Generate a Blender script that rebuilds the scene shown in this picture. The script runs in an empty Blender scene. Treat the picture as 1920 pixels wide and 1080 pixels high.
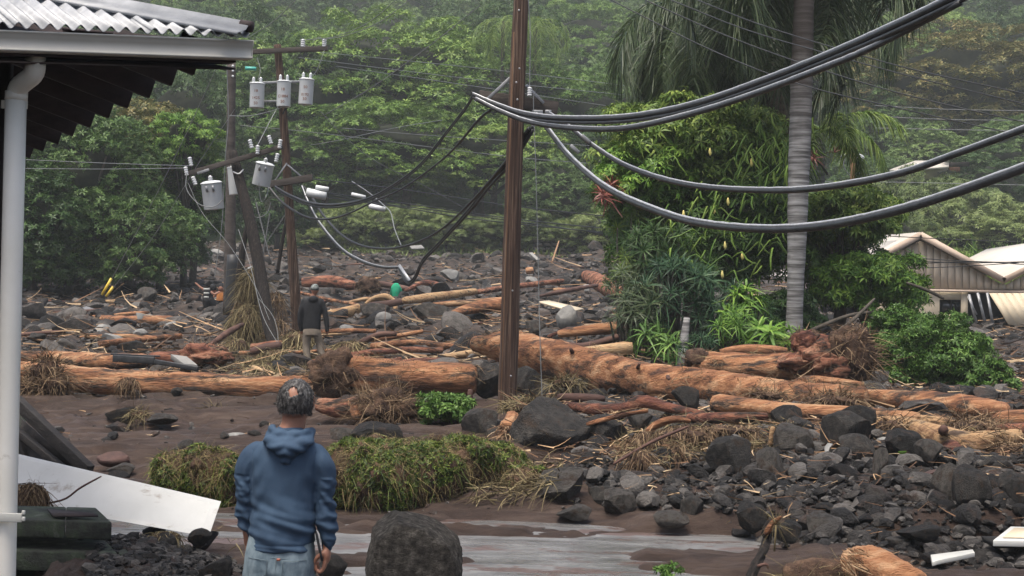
import bpy, bmesh, math, random
import numpy as np
from mathutils import Vector, Matrix, noise
PI = math.pi
random.seed(7)
rs = np.random.RandomState(11)
sc = bpy.context.scene
C = sc.collection

# ------------------------------------------------------------------ camera, sky, sun, exposure
F = 2667.0; H = 2.25; ROLL = math.radians(1.5)
cam = bpy.data.objects.new('camera', bpy.data.cameras.new('camera'))
C.objects.link(cam); sc.camera = cam
cam.location = (0, 0, H); cam.rotation_euler = (PI/2, -ROLL, 0)
cam.data.lens = 50.0; cam.data.sensor_width = 36.0
cam.data.clip_start = 0.1; cam.data.clip_end = 3000
w = bpy.data.worlds.new('World'); sc.world = w; w.use_nodes = True
SUN_EL, SUN_AZ = math.radians(72), math.radians(215)
nt = w.node_tree; nt.nodes.clear()
wo = nt.nodes.new('ShaderNodeOutputWorld'); wb = nt.nodes.new('ShaderNodeBackground')
sk = nt.nodes.new('ShaderNodeTexSky'); sk.sky_type = 'NISHITA'; sk.sun_disc = False
sk.sun_elevation = SUN_EL; sk.sun_rotation = SUN_AZ; sk.air_density = 1.0; sk.dust_density = 6.0; sk.ozone_density = 0.6
wb.inputs['Strength'].default_value = 0.085
nt.links.new(sk.outputs[0], wb.inputs[0]); nt.links.new(wb.outputs[0], wo.inputs[0])
sun = bpy.data.objects.new('sun', bpy.data.lights.new('sun', 'SUN')); C.objects.link(sun)
sun.data.energy = 1.5; sun.data.angle = math.radians(26); sun.data.color = (1, .955, .88)
# light comes from high up, a little behind the camera
sd = Vector((math.sin(SUN_AZ)*math.cos(SUN_EL), math.cos(SUN_AZ)*math.cos(SUN_EL), math.sin(SUN_EL)))
sun.rotation_euler = sd.to_track_quat('Z', 'Y').to_euler()
sc.view_settings.view_transform = 'Standard'; sc.view_settings.look = 'None'
sc.view_settings.gamma = 1.0; sc.view_settings.use_curve_mapping = False
sc.view_settings.exposure = 1.35
sc.render.engine = 'CYCLES'
sc.cycles.use_denoising = True
sc.cycles.max_bounces = 5; sc.cycles.diffuse_bounces = 3; sc.cycles.glossy_bounces = 2
sc.cycles.transmission_bounces = 3; sc.cycles.volume_bounces = 1; sc.cycles.transparent_max_bounces = 6
sc.cycles.caustics_reflective = False; sc.cycles.caustics_refractive = False

# ------------------------------------------------------------------ helpers
cr, sr = math.cos(ROLL), math.sin(ROLL)
def P(px, py, d):
    ix = (px-960)/F*d; iy = -(py-540)/F*d
    return Vector((ix*cr-iy*sr, d, H+ix*sr+iy*cr))
def S(d): return d/F
def proj(v):
    x, z = v[0], v[2]-H; d = v[1]
    ix = x*cr+z*sr; iy = -x*sr+z*cr
    return 960+ix/d*F, 540-iy/d*F

def link(o, parent=None):
    C.objects.link(o)
    if parent is not None: o.parent = parent
    return o
def tag(o, label=None, cat=None, group=None, kind=None):
    if label: o['label'] = label
    if cat: o['category'] = cat
    if group: o['group'] = group
    if kind: o['kind'] = kind
    return o
def thing(name, label, cat, loc=(0, 0, 0), rz=0, group=None):
    o = bpy.data.objects.new(name, None); C.objects.link(o)
    o.location = loc; o.rotation_euler = (0, 0, rz); o.empty_display_size = .1
    return tag(o, label, cat, group)
def mesh_np(name, V, Fs):
    """V (n,3); Fs: list of int arrays (m,k)"""
    me = bpy.data.meshes.new(name)
    V = np.asarray(V, dtype=np.float32); me.vertices.add(len(V)); me.vertices.foreach_set('co', V.ravel())
    Fs = [np.asarray(f, dtype=np.int32) for f in Fs if len(f)]
    nl = sum(f.size for f in Fs); npoly = sum(len(f) for f in Fs)
    me.loops.add(nl); me.loops.foreach_set('vertex_index', np.concatenate([f.ravel() for f in Fs]))
    tot = np.concatenate([np.full(len(f), f.shape[1], dtype=np.int32) for f in Fs])
    st = np.concatenate([[0], np.cumsum(tot)[:-1]]).astype(np.int32)
    me.polygons.add(npoly); me.polygons.foreach_set('loop_start', st)
    try: me.polygons.foreach_set('loop_total', tot)
    except Exception: pass
    me.update(calc_edges=True); me.validate()
    return me
class MB:
    def __init__(s): s.v = []; s.f = {}; s.n = 0
    def add(s, V, Fs):
        V = np.asarray(V, dtype=float).reshape(-1, 3); s.v.append(V)
        for f in Fs:
            f = np.asarray(f, dtype=int)
            if len(f): s.f.setdefault(f.shape[1], []).append(f+s.n)
        s.n += len(V); return s
    def box(s, c, dim, R=None):
        q = np.array([[x, y, z] for x in (-.5, .5) for y in (-.5, .5) for z in (-.5, .5)])*np.array(dim)
        if R is not None: q = q @ np.array(R).T
        return s.hexa(q+np.array(c))
    def hexa(s, q):   # order: index = 4*x+2*y+z
        return s.add(q, [[[0, 1, 3, 2], [4, 6, 7, 5], [0, 4, 5, 1], [2, 3, 7, 6], [0, 2, 6, 4], [1, 5, 7, 3]]])
    def prism(s, poly, off):   # poly (n,3) planar, off vector
        p = np.array([list(a) for a in poly]); n = len(p); q = np.vstack([p, p+np.array(off)])
        s.add(q, [[[i, (i+1) % n, n+(i+1) % n, n+i] for i in range(n)]])
        s.f.setdefault(n, []).append(np.array([list(range(n))[::-1], list(range(n, 2*n))])+s.n-2*n)
        return s
    def beam(s, a, b, wd, ht, up=(0, 0, 1)):
        a = Vector(a); b = Vector(b); t = (b-a).normalized(); u = Vector(up)
        x = t.cross(u).normalized(); y = x.cross(t).normalized()
        q = [p+x*(i*wd/2)+y*(j*ht/2) for p in (a, b) for i in (-1, 1) for j in (-1, 1)]
        return s.hexa(np.array([list(v) for v in q]))
    def tube(s, pts, rad, seg=8, amp=0., fq=3., caps=True, smoothcap=False):
        V, F4, Ft = tube_np(pts, rad, seg, amp, fq, caps); return s.add(V, [F4, Ft])
    def mesh(s, name):
        V = np.vstack(s.v); return mesh_np(name, V, [np.vstack(f) for f in s.f.values()])
    def build(s, name, mat, parent=None, smooth=False, bevel=0, loc=None):
        me = s.mesh(name)
        if smooth: me.shade_smooth()
        me.materials.append(mat)
        o = bpy.data.objects.new(name, me); link(o, parent)
        if bevel:
            b = o.modifiers.new('bevel', 'BEVEL'); b.width = bevel; b.segments = 2; b.limit_method = 'ANGLE'
        return o
def tube_np(pts, rad, seg=8, amp=0., fq=3., caps=True):
    p = np.array([list(v) for v in pts], dtype=float); n = len(p)
    r = np.array(rad if hasattr(rad, '__len__') else [rad]*n, dtype=float)
    t = np.gradient(p, axis=0); t /= np.linalg.norm(t, axis=1)[:, None]+1e-9
    u = np.cross(t[0], [0, 0, 1.]);
    if np.linalg.norm(u) < .1: u = np.cross(t[0], [0, 1., 0])
    u /= np.linalg.norm(u); V = []
    a = np.linspace(0, 2*PI, seg, endpoint=False)
    for i in range(n):
        u = u-t[i]*np.dot(u, t[i]); u /= np.linalg.norm(u)+1e-9; w_ = np.cross(t[i], u)
        ring = np.cos(a)[:, None]*u+np.sin(a)[:, None]*w_
        if amp:
            k = np.array([1+amp*(noise.noise(Vector(p[i]*.7+ring[j]*.8)*fq*.5)*1.2+.5*noise.noise(Vector(p[i]+ring[j]*r[i])*fq*2.3)+(.35*noise.noise(Vector(p[i]*1.3+ring[j]*r[i]*3)*fq*5) if seg > 16 else 0)) for j in range(seg)])
            ring = ring*k[:, None]
        V.append(p[i]+ring*r[i])
    V = np.vstack(V)
    i = np.arange(n-1)[:, None]*seg; j = np.arange(seg)[None, :]; k = (np.arange(seg)+1) % seg
    F4 = np.stack([i+j, i+k[None, :], i+seg+k[None, :], i+seg+j], -1).reshape(-1, 4)
    Ft = []
    if caps:
        V = np.vstack([V, p[0]-t[0]*r[0]*.12, p[-1]+t[-1]*r[-1]*.12]); b = (n-1)*seg
        Ft = [[n*seg, (q+1) % seg, q] for q in range(seg)]+[[n*seg+1, b+q, b+(q+1) % seg] for q in range(seg)]
    return V, F4, Ft
def cr_spline(pts, n):
    """Catmull-Rom over rows of any width"""
    p = np.array([list(q) for q in pts], dtype=float); m = len(p)
    if m < 3: 
        t = np.linspace(0, 1, n)[:, None]; return p[0]*(1-t)+p[-1]*t
    q = np.vstack([2*p[0]-p[1], p, 2*p[-1]-p[-2]]); out = []
    for s_ in np.linspace(0, m-1-1e-6, n):
        i = int(s_); t = s_-i; a, b, c, d = q[i:i+4]
        out.append(.5*((2*b)+(-a+c)*t+(2*a-5*b+4*c-d)*t*t+(-a+3*b-3*c+d)*t**3))
    return np.array(out)
def pxline(pts, n):
    """pts (px,py,d,width px) -> smooth world points and radii"""
    q = cr_spline(pts, n); return [P(a[0], a[1], a[2]) for a in q], [max(.004, a[3]*S(a[2])/2) for a in q]
def copy_tree(o, parent=None):
    c = o.copy(); C.objects.link(c); c.parent = parent
    for ch in list(o.children): copy_tree(ch, c)
    return c

# ------------------------------------------------------------------ materials
def newmat(name):
    m = bpy.data.materials.new(name); m.use_nodes = True; t = m.node_tree
    return m, t, t.nodes['Principled BSDF'], t.nodes['Material Output']
def ramp(t, stops):
    r = t.nodes.new('ShaderNodeValToRGB'); e = r.color_ramp.elements
    while len(e) > 1: e.remove(e[-1])
    e[0].position = stops[0][0]; e[0].color = (*stops[0][1], 1)
    for p_, c in stops[1:]:
        x = e.new(p_); x.color = (*c, 1)
    return r
def mat(name, stops, scale=5, stretch=(1, 1, 1), rough=.8, rough2=None, bump=.3, bscale=None, island=0., island_stops=None, detail=6, metal=0, spec=.4, coords='Object', dist=.02, rand=0., dirt=None):
    """noise-driven colour ramp, second noise for bump; dirt=(colour, threshold, scale) adds stains, on pitted the shade of pits"""
    m, t, b, out = newmat(name); N = t.nodes; L = t.links
    tc = N.new('ShaderNodeTexCoord'); mp = N.new('ShaderNodeMapping'); mp.inputs['Scale'].default_value = stretch
    L.new(tc.outputs[coords], mp.inputs['Vector'])
    vec = mp.outputs[0]
    if rand:
        oi = N.new('ShaderNodeObjectInfo'); mu = N.new('ShaderNodeMath'); mu.operation = 'MULTIPLY'; mu.inputs[1].default_value = 37
        ad = N.new('ShaderNodeVectorMath'); ad.operation = 'ADD'; L.new(oi.outputs['Random'], mu.inputs[0]); L.new(vec, ad.inputs[0]); L.new(mu.outputs[0], ad.inputs[1]); vec = ad.outputs[0]
    n1 = N.new('ShaderNodeTexNoise'); n1.inputs['Scale'].default_value = scale; n1.inputs['Detail'].default_value = detail; n1.inputs['Roughness'].default_value = .65
    L.new(vec, n1.inputs['Vector'])
    fac = n1.outputs['Fac']
    if island:
        g = N.new('ShaderNodeNewGeometry'); mx = N.new('ShaderNodeMix'); mx.data_type = 'FLOAT'; mx.inputs[0].default_value = island
        L.new(n1.outputs['Fac'], mx.inputs[2]); L.new(g.outputs['Random Per Island'], mx.inputs[3]); fac = mx.outputs[0]
    if rand:
        mx = N.new('ShaderNodeMix'); mx.data_type = 'FLOAT'; mx.inputs[0].default_value = rand
        L.new(fac, mx.inputs[2]); L.new(oi.outputs['Random'], mx.inputs[3]); fac = mx.outputs[0]
    r = ramp(t, stops); L.new(fac, r.inputs[0]); col = r.outputs[0]
    n2 = N.new('ShaderNodeTexNoise'); n2.inputs['Scale'].default_value = bscale or scale*4; n2.inputs['Detail'].default_value = 5
    n2.inputs['Roughness'].default_value = .7; L.new(vec, n2.inputs['Vector'])
    if dirt:
        n3 = N.new('ShaderNodeTexNoise'); n3.inputs['Scale'].default_value = dirt[2]; n3.inputs['Detail'].default_value = 8; n3.inputs['Roughness'].default_value = .7
        L.new(vec, n3.inputs['Vector']); mr = N.new('ShaderNodeMapRange'); mr.inputs[1].default_value = dirt[1]; mr.inputs[2].default_value = dirt[1]+.1
        L.new(n3.outputs['Fac'], mr.inputs[0]); mc = N.new('ShaderNodeMix'); mc.data_type = 'RGBA'
        L.new(mr.outputs[0], mc.inputs[0]); L.new(col, mc.inputs[6]); mc.inputs[7].default_value = (*dirt[0], 1); col = mc.outputs[2]
    L.new(col, b.inputs['Base Color'])
    if rough2 is None: b.inputs['Roughness'].default_value = rough
    else:
        mr = N.new('ShaderNodeMapRange'); mr.inputs[1].default_value = .35; mr.inputs[2].default_value = .65; mr.inputs[3].default_value = rough; mr.inputs[4].default_value = rough2
        L.new(n2.outputs['Fac'], mr.inputs[0]); L.new(mr.outputs[0], b.inputs['Roughness'])
    b.inputs['Metallic'].default_value = metal; b.inputs['Specular IOR Level'].default_value = spec
    if bump:
        bp = N.new('ShaderNodeBump'); bp.inputs['Strength'].default_value = bump; bp.inputs['Distance'].default_value = dist
        L.new(n2.outputs['Fac'], bp.inputs['Height']); L.new(bp.outputs[0], b.inputs['Normal'])
    return m
def leafmat(name, stops, trans=.16, rough=.5, orand=.35, nscale=.5):
    m, t, b, out = newmat(name); N = t.nodes; L = t.links
    g = N.new('ShaderNodeNewGeometry'); oi = N.new('ShaderNodeObjectInfo'); tc = N.new('ShaderNodeTexCoord')
    n1 = N.new('ShaderNodeTexNoise'); n1.inputs['Scale'].default_value = nscale; n1.inputs['Detail'].default_value = 3; L.new(tc.outputs['Object'], n1.inputs['Vector'])
    m1 = N.new('ShaderNodeMix'); m1.data_type = 'FLOAT'; m1.inputs[0].default_value = .5; L.new(g.outputs['Random Per Island'], m1.inputs[2]); L.new(n1.outputs['Fac'], m1.inputs[3])
    m2 = N.new('ShaderNodeMix'); m2.data_type = 'FLOAT'; m2.inputs[0].default_value = orand; L.new(m1.outputs[0], m2.inputs[2]); L.new(oi.outputs['Random'], m2.inputs[3])
    r = ramp(t, stops); L.new(m2.outputs[0], r.inputs[0]); L.new(r.outputs[0], b.inputs['Base Color'])
    b.inputs['Roughness'].default_value = rough; b.inputs['Specular IOR Level'].default_value = .3
    tr = N.new('ShaderNodeBsdfTranslucent'); L.new(r.outputs[0], tr.inputs[0]); mx = N.new('ShaderNodeMixShader'); mx.inputs[0].default_value = trans
    L.new(b.outputs[0], mx.inputs[1]); L.new(tr.outputs[0], mx.inputs[2]); L.new(mx.outputs[0], out.inputs[0])
    return m
M = {}
M['rock'] = mat('lava_rock', [(.36, (.013, .0125, .0125)), (.46, (.036, .033, .031)), (.54, (.068, .062, .057)), (.64, (.15, .138, .125))], 5, rough=.95, rough2=.6, bump=1., bscale=26, island=.4, rand=.1, dist=.08, spec=.35, detail=12, dirt=((.062, .040, .030), .54, 1.9))
M['boulder'] = mat('boulder_stone', [(.34, (.020, .019, .018)), (.46, (.046, .043, .040)), (.55, (.078, .071, .063)), (.66, (.15, .135, .118))], 3, rough=.95, rough2=.65, bump=1., bscale=20, rand=.3, dist=.16, spec=.35, detail=14, dirt=((.080, .054, .038), .53, 1.8))
M['pitted'] = mat('pitted_boulder', [(.36, (.020, .017, .015)), (.46, (.05, .044, .038)), (.55, (.085, .076, .066)), (.66, (.17, .155, .138))], 7, rough=.95, bump=1., bscale=30, dist=.18, spec=.3, detail=14, dirt=((.02, .018, .016), .58, 16))  # dark specks paint shaded pits into the stone colour
M['pale_rock'] = mat('pale_rock', [(.3, (.13, .13, .125)), (.6, (.24, .235, .22))], 2, rough=.85, bump=.6, bscale=14, rand=.2)
M['red_rock'] = mat('red_rock', [(.3, (.045, .025, .021)), (.6, (.085, .045, .036))], 2, rough=.8, bump=.6, bscale=14)
M['bark'] = mat('stripped_trunk', [(.36, (.09, .038, .02)), (.45, (.26, .11, .05)), (.53, (.43, .20, .092)), (.66, (.60, .38, .215))], 2.8, (.3, 2.0, 2.0), rough=.85, rough2=.6, bump=1., bscale=18, dist=.07, rand=.10, detail=14, dirt=((.045, .030, .022), .505, 2.6))
M['bark_red'] = mat('red_trunk', [(.36, (.06, .024, .018)), (.46, (.16, .058, .038)), (.54, (.28, .11, .062)), (.66, (.44, .23, .14))], 3.5, (.4, 2.0, 2.0), rough=.85, bump=1., bscale=18, dist=.07, rand=.12, detail=14, dirt=((.035, .024, .018), .50, 3.))
M['bark_dark'] = mat('dark_trunk', [(.3, (.035, .02, .017)), (.5, (.08, .04, .03)), (.7, (.16, .085, .06))], 2, (.4, 1.6, 1.6), rough=.8, bump=.8, bscale=9)
M['fresh'] = mat('fresh_wood', [(.36, (.16, .085, .045)), (.46, (.36, .22, .11)), (.54, (.50, .34, .185)), (.66, (.60, .46, .28))], 3, (.4, 2.4, 2.4), rough=.8, bump=.8, dist=.04, rand=.1, detail=12, dirt=((.06, .038, .026), .52, 3.))
M['pole'] = mat('pole_wood', [(.32, (.018, .010, .008)), (.45, (.055, .030, .021)), (.55, (.105, .062, .042)), (.68, (.26, .19, .135))], 34, (1, 1, .018), rough=.85, bump=1., bscale=60, dist=.03, detail=4)
M['pole_dark'] = mat('dark_pole_wood', [(.32, (.004, .0035, .003)), (.5, (.011, .008, .007)), (.7, (.045, .032, .026))], 30, (1, 1, .03), rough=.85, bump=1., bscale=50, dist=.03, detail=4)
M['arm'] = mat('crossarm_wood', [(.3, (.035, .028, .025)), (.7, (.10, .085, .075))], 3, (.2, 2, 2), rough=.9, bump=.5)
M['root'] = mat('root_mass', [(.3, (.022, .012, .009)), (.5, (.07, .04, .025)), (.7, (.17, .10, .06))], 6, rough=.95, bump=1., bscale=22, dist=.05)
M['strand'] = mat('root_strands', [(.1, (.035, .02, .012)), (.5, (.12, .075, .042)), (.9, (.30, .21, .12))], 3, island=.8, bump=0, rough=.9)
M['straw'] = mat('dry_straw', [(.1, (.045, .034, .015)), (.5, (.13, .10, .048)), (.9, (.30, .245, .125))], 3, island=.8, bump=0, rough=.85)
M['matstraw'] = mat('matted_straw', [(.1, (.035, .028, .012)), (.5, (.14, .105, .045)), (.9, (.36, .28, .13))], 3, island=.8, bump=0, rough=.85)
M['inner'] = mat('inner_twig_shade', [(.3, (.010, .013, .008)), (.7, (.03, .035, .018))], 3, bump=0, rough=1.)  # near-black crown core: inner twigs with the crown's inner shade painted in
M['stick'] = mat('sticks', [(.1, (.05, .03, .02)), (.45, (.20, .11, .06)), (.7, (.38, .24, .13)), (.95, (.58, .45, .28))], 3, island=.85, bump=0, rough=.85)
M['cable'] = mat('cable_jacket', [(.3, (.016, .017, .018)), (.7, (.045, .047, .05))], 9, rough=.42, bump=.5, bscale=60, dist=.004)
M['strandwire'] = mat('galvanised_and_highlight', [(.3, (.34, .345, .35)), (.7, (.55, .56, .57))], 14, rough=.4, bump=.1, metal=.4)  # strand metal, kept bright to paint wet highlights along the cables
M['wire'] = mat('wire_metal', [(.3, (.13, .14, .14)), (.7, (.24, .25, .25))], 4, rough=.5, bump=0)
M['wire_dark'] = mat('wire_black', [(.3, (.02, .022, .024)), (.7, (.04, .042, .045))], 4, rough=.5, bump=0)
M['tank'] = mat('transformer_paint', [(.3, (.58, .60, .60)), (.7, (.68, .70, .70))], 3, rough=.35, bump=.05, dirt=((.26, .2, .16), .68, 4))
M['porcelain'] = mat('porcelain', [(.3, (.55, .57, .58)), (.7, (.70, .71, .71))], 5, rough=.2, bump=0)
M['steel'] = mat('galvanised_steel', [(.3, (.18, .185, .19)), (.7, (.34, .345, .35))], 8, rough=.45, bump=.1, metal=.5)
M['rust'] = mat('rust_lettering', [(.3, (.20, .09, .05)), (.7, (.28, .13, .07))], 8, rough=.9, bump=0)
M['white_paint'] = mat('white_paint', [(.3, (.42, .42, .39)), (.7, (.52, .52, .48))], 3, rough=.5, bump=.05, dirt=((.45, .42, .36), .68, 3))
M['gutter'] = mat('gutter_paint', [(.3, (.50, .48, .42)), (.7, (.57, .55, .49))], 2, rough=.4, bump=.04, dirt=((.48, .45, .38), .66, 5))
M['pipe'] = mat('pvc_pipe', [(.3, (.68, .66, .59)), (.7, (.78, .76, .70))], 3, rough=.35, bump=.03, dirt=((.45, .42, .35), .66, 6))
M['board'] = mat('white_board', [(.3, (.48, .48, .45)), (.7, (.56, .56, .53))], 2, rough=.45, bump=.03, dirt=((.33, .30, .26), .58, 5))
M['zinc'] = mat('corrugated_zinc', [(.3, (.22, .23, .24)), (.55, (.36, .37, .38)), (.75, (.50, .51, .52))], 5, rough=.5, bump=.1, metal=.15, dirt=((.10, .10, .10), .64, 9))
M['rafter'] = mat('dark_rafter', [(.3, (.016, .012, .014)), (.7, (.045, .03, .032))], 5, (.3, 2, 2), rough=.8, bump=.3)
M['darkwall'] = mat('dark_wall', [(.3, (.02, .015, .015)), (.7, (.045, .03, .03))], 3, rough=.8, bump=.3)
M['moss'] = mat('mossy_concrete', [(.38, (.018, .020, .016)), (.47, (.032, .036, .029)), (.56, (.040, .054, .032)), (.66, (.10, .105, .09))], 5, rough=.9, bump=.8, bscale=40, detail=12, dirt=((.012, .012, .012), .56, 7))
M['burnt'] = mat('burnt_timber', [(.3, (.008, .007, .007)), (.6, (.03, .025, .022)), (.8, (.07, .055, .045))], 6, (.3, 2, 2), rough=.7, bump=.8)
M['soil'] = mat('dark_soil', [(.3, (.018, .012, .010)), (.7, (.05, .032, .026))], 6, rough=.9, bump=1, bscale=30, dist=.04)
M['yellow'] = mat('yellow_guard', [(.3, (.65, .45, .05)), (.7, (.75, .55, .08))], 3, rough=.4, bump=0)
M['teal'] = mat('teal_cover', [(.3, (.08, .38, .32)), (.7, (.12, .48, .40))], 3, rough=.4, bump=0)
M['siding'] = mat('beige_siding', [(.3, (.54, .45, .34)), (.7, (.64, .55, .43))], 2, (1, 1, .3), rough=.75, bump=.1)
M['cream'] = mat('cream_siding', [(.3, (.56, .47, .33)), (.7, (.66, .56, .41))], 2, rough=.7, bump=.1, dirt=((.42, .35, .24), .66, 3))
M['fascia'] = mat('tan_fascia', [(.3, (.44, .34, .26)), (.7, (.52, .41, .32))], 2, rough=.6, bump=.05)
M['roofwhite'] = mat('pale_roof', [(.3, (.50, .46, .40)), (.7, (.60, .56, .49))], 1.5, rough=.6, bump=.1)
M['glass'] = mat('dark_glass', [(.3, (.01, .012, .014)), (.7, (.02, .024, .026))], 2, rough=.1, bump=0, spec=.6)
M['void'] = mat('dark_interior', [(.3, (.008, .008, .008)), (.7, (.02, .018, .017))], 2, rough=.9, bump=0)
M['stonewall'] = mat('wall_stone', [(.3, (.03, .028, .026)), (.7, (.09, .08, .07))], 3, rough=.9, bump=.6, rand=.3)
M['palmtrunk'] = mat('royal_palm_trunk', [(.34, (.035, .032, .032)), (.46, (.10, .096, .095)), (.56, (.22, .215, .21)), (.7, (.40, .395, .38))], 1.2, (.6, .6, 9), rough=.9, bump=.7, bscale=9, detail=8, dist=.02)
M['palmtrunk_a'] = mat('ringed_palm_trunk', [(.34, (.04, .037, .036)), (.46, (.13, .125, .12)), (.56, (.28, .275, .27)), (.7, (.46, .455, .44))], 1.2, (.6, .6, 9), rough=.9, bump=.7, bscale=9, detail=10, dist=.02)
def _band(m):   # old lichen: the upper bole is brown-black by itself
    t = m.node_tree; N = t.nodes; L = t.links; b = N['Principled BSDF']; src = b.inputs['Base Color'].links[0].from_socket
    tc = N.new('ShaderNodeTexCoord'); sx = N.new('ShaderNodeSeparateXYZ'); L.new(tc.outputs['Object'], sx.inputs[0]); n = N.new('ShaderNodeTexNoise'); n.inputs['Scale'].default_value = 2.2; n.inputs['Detail'].default_value = 8; L.new(tc.outputs['Object'], n.inputs['Vector'])
    a = N.new('ShaderNodeMath'); a.operation = 'MULTIPLY_ADD'; L.new(n.outputs['Fac'], a.inputs[0]); a.inputs[1].default_value = 2.5; L.new(sx.outputs[2], a.inputs[2])
    r = N.new('ShaderNodeMapRange'); r.inputs[1].default_value = 5.2; r.inputs[2].default_value = 7.2; r.inputs[4].default_value = .88; L.new(a.outputs[0], r.inputs[0])
    x = N.new('ShaderNodeMix'); x.data_type = 'RGBA'; L.new(r.outputs[0], x.inputs[0]); L.new(src, x.inputs[6]); x.inputs[7].default_value = (.035, .026, .022, 1); L.new(x.outputs[2], b.inputs['Base Color'])
_band(M['palmtrunk_a'])
M['palmtrunk_dark'] = mat('palm_trunk_shaggy', [(.3, (.03, .022, .018)), (.7, (.15, .12, .09))], 8, rough=.95, bump=1, bscale=30, dist=.05)
M['trunk'] = mat('tree_trunk', [(.3, (.03, .026, .02)), (.7, (.10, .085, .07))], 4, rough=.95, bump=.6)
M['lf_mid'] = leafmat('leaf_canopy', [(.2, (.03, .07, .013)), (.45, (.085, .165, .026)), (.62, (.16, .26, .042)), (.8, (.25, .34, .07))])
M['lf_dark'] = leafmat('leaf_dark', [(.2, (.014, .036, .010)), (.5, (.04, .088, .022)), (.8, (.10, .17, .04))])
M['lf_far'] = leafmat('leaf_far', [(.2, (.035, .075, .022)), (.5, (.095, .165, .045)), (.8, (.19, .27, .085))], orand=.4)
M['lf_brown'] = leafmat('leaf_olive', [(.2, (.05, .065, .018)), (.5, (.12, .125, .034)), (.75, (.24, .19, .06))], orand=.1)
M['lf_bright'] = leafmat('leaf_bright', [(.2, (.04, .10, .014)), (.5, (.10, .21, .025)), (.75, (.24, .37, .06))], orand=.1, nscale=1.4)
M['lf_yellow'] = leafmat('leaf_yellowgreen', [(.2, (.04, .085, .016)), (.5, (.12, .20, .03)), (.75, (.32, .40, .09))], orand=.1, nscale=1.4)
M['lf_blue'] = leafmat('leaf_dracaena', [(.2, (.012, .035, .018)), (.5, (.03, .075, .035)), (.8, (.08, .15, .06))], orand=.1, nscale=1.2)
M['lf_palm'] = leafmat('leaf_palm', [(.2, (.022, .04, .018)), (.5, (.055, .085, .036)), (.8, (.13, .165, .075))], orand=.1, rough=.4)
M['lf_shrub'] = leafmat('leaf_shrub', [(.2, (.025, .066, .012)), (.5, (.07, .15, .026)), (.8, (.17, .28, .06))], orand=.1, nscale=1.5)
M['lf_pale'] = leafmat('leaf_pale', [(.2, (.05, .08, .022)), (.5, (.12, .165, .045)), (.8, (.22, .27, .09))], orand=.3)
M['lf_moss'] = leafmat('leaf_mossy', [(.25, (.016, .036, .008)), (.5, (.06, .10, .016)), (.72, (.19, .24, .04))], orand=.1, nscale=4)
M['petal'] = mat('yellow_flower', [(.3, (.6, .5, .12)), (.7, (.7, .62, .25))], 4, bump=0, rough=.6)
M['redleaf'] = mat('red_leaves', [(.2, (.10, .025, .022)), (.8, (.28, .09, .06))], 3, island=.8, bump=0, rough=.5)
M['orangeflower'] = mat('orange_blossom', [(.3, (.4, .15, .06)), (.7, (.5, .22, .09))], 3, bump=0)

# ------------------------------------------------------------------ terrain height from control points
CT = []
def cp(px, py, d): v = P(px, py, d); CT.append((v.x/v.y, math.log(v.y), v.z))
def cz(px, d, z): CT.append(((px-960)/F, math.log(d), z))
for px in (-900, -200, 300, 900, 1500, 2100, 2900):
    for d in (2., 6., 9.): cz(px, d, 0.)
for px in (300, 600, 900, 1200): cz(px, 11, -.045)
for px in (450, 700, 950, 1150): cz(px, 13.3, -.005)
cz(1400, 11, -.03); cz(1400, 12.3, -.015); cz(1650, 11.2, .0); cz(1850, 11.0, .02)
for px in (-200, 60): cz(px, 11, .05); cz(px, 14, .08)
for px, py, d in ((60, 880, 17), (300, 870, 17), (600, 860, 17), (900, 850, 17), (1100, 845, 17),
                  (60, 800, 20.6), (400, 800, 20.6), (800, 795, 20.6), (60, 748, 24), (400, 745, 24), (800, 745, 24), (1000, 755, 23),
                  (1250, 960, 13.9), (1500, 1010, 12.7), (1750, 1030, 12.1), (1950, 1035, 12), (1250, 850, 16.6), (1500, 845, 15.8), (1750, 878, 14.9), (1950, 885, 14.6),
                  (1150, 800, 19), (1300, 792, 19.5), (1600, 818, 17.6), (1880, 858, 16.5), (1150, 752, 23), (1300, 758, 22.3), (1600, 782, 20.5), (1900, 800, 19.5)):
    cp(px, py, d)
for px in (-300, 0, 400, 800, 1200): cp(px, 690, 29); cp(px, 645, 36); cp(px, 603, 46)
cp(1200, 680, 29.5); cp(1500, 680, 29); cp(1800, 705, 28); cp(2200, 730, 27); cp(1600, 650, 36); cp(1900, 660, 36); cp(2300, 670, 36); cp(1600, 618, 46); cp(1900, 618, 50); cp(2400, 620, 50)
for px in (-300, 60, 400, 800, 1200): cp(px, 556, 60)
for px in (-300, 60, 250): cp(px, 520, 75); cp(px, 470, 95)
for px in (400, 700, 1100): cp(px, 505, 76); cp(px, 476, 92)
cp(1600, 585, 62); cp(2000, 585, 62); cp(1600, 520, 78); cp(2000, 520, 78); cp(1600, 470, 92); cp(2000, 470, 92)
for px in (-1200, -300, 200, 700, 1200, 1700, 2200, 3000):
    cp(px, 425, 112); cp(px, 330, 140); cp(px, 200, 180); cp(px, 60, 240); cp(px, -60, 310); cp(px, -120, 380)
CT = np.array(CT); SU = 3.0
def _k(A, B): return np.sqrt(((A[:, None, 0]-B[None, :, 0])*SU)**2+(A[:, None, 1]-B[None, :, 1])**2+1e-4)
_n = len(CT); _A = np.zeros((_n+3, _n+3)); _A[:_n, :_n] = _k(CT, CT)+np.eye(_n)*1e-3
_Q = np.c_[np.ones(_n), CT[:, 0], CT[:, 1]]; _A[:_n, _n:] = _Q; _A[_n:, :_n] = _Q.T
_W = np.linalg.solve(_A, np.r_[CT[:, 2], 0, 0, 0])
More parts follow.
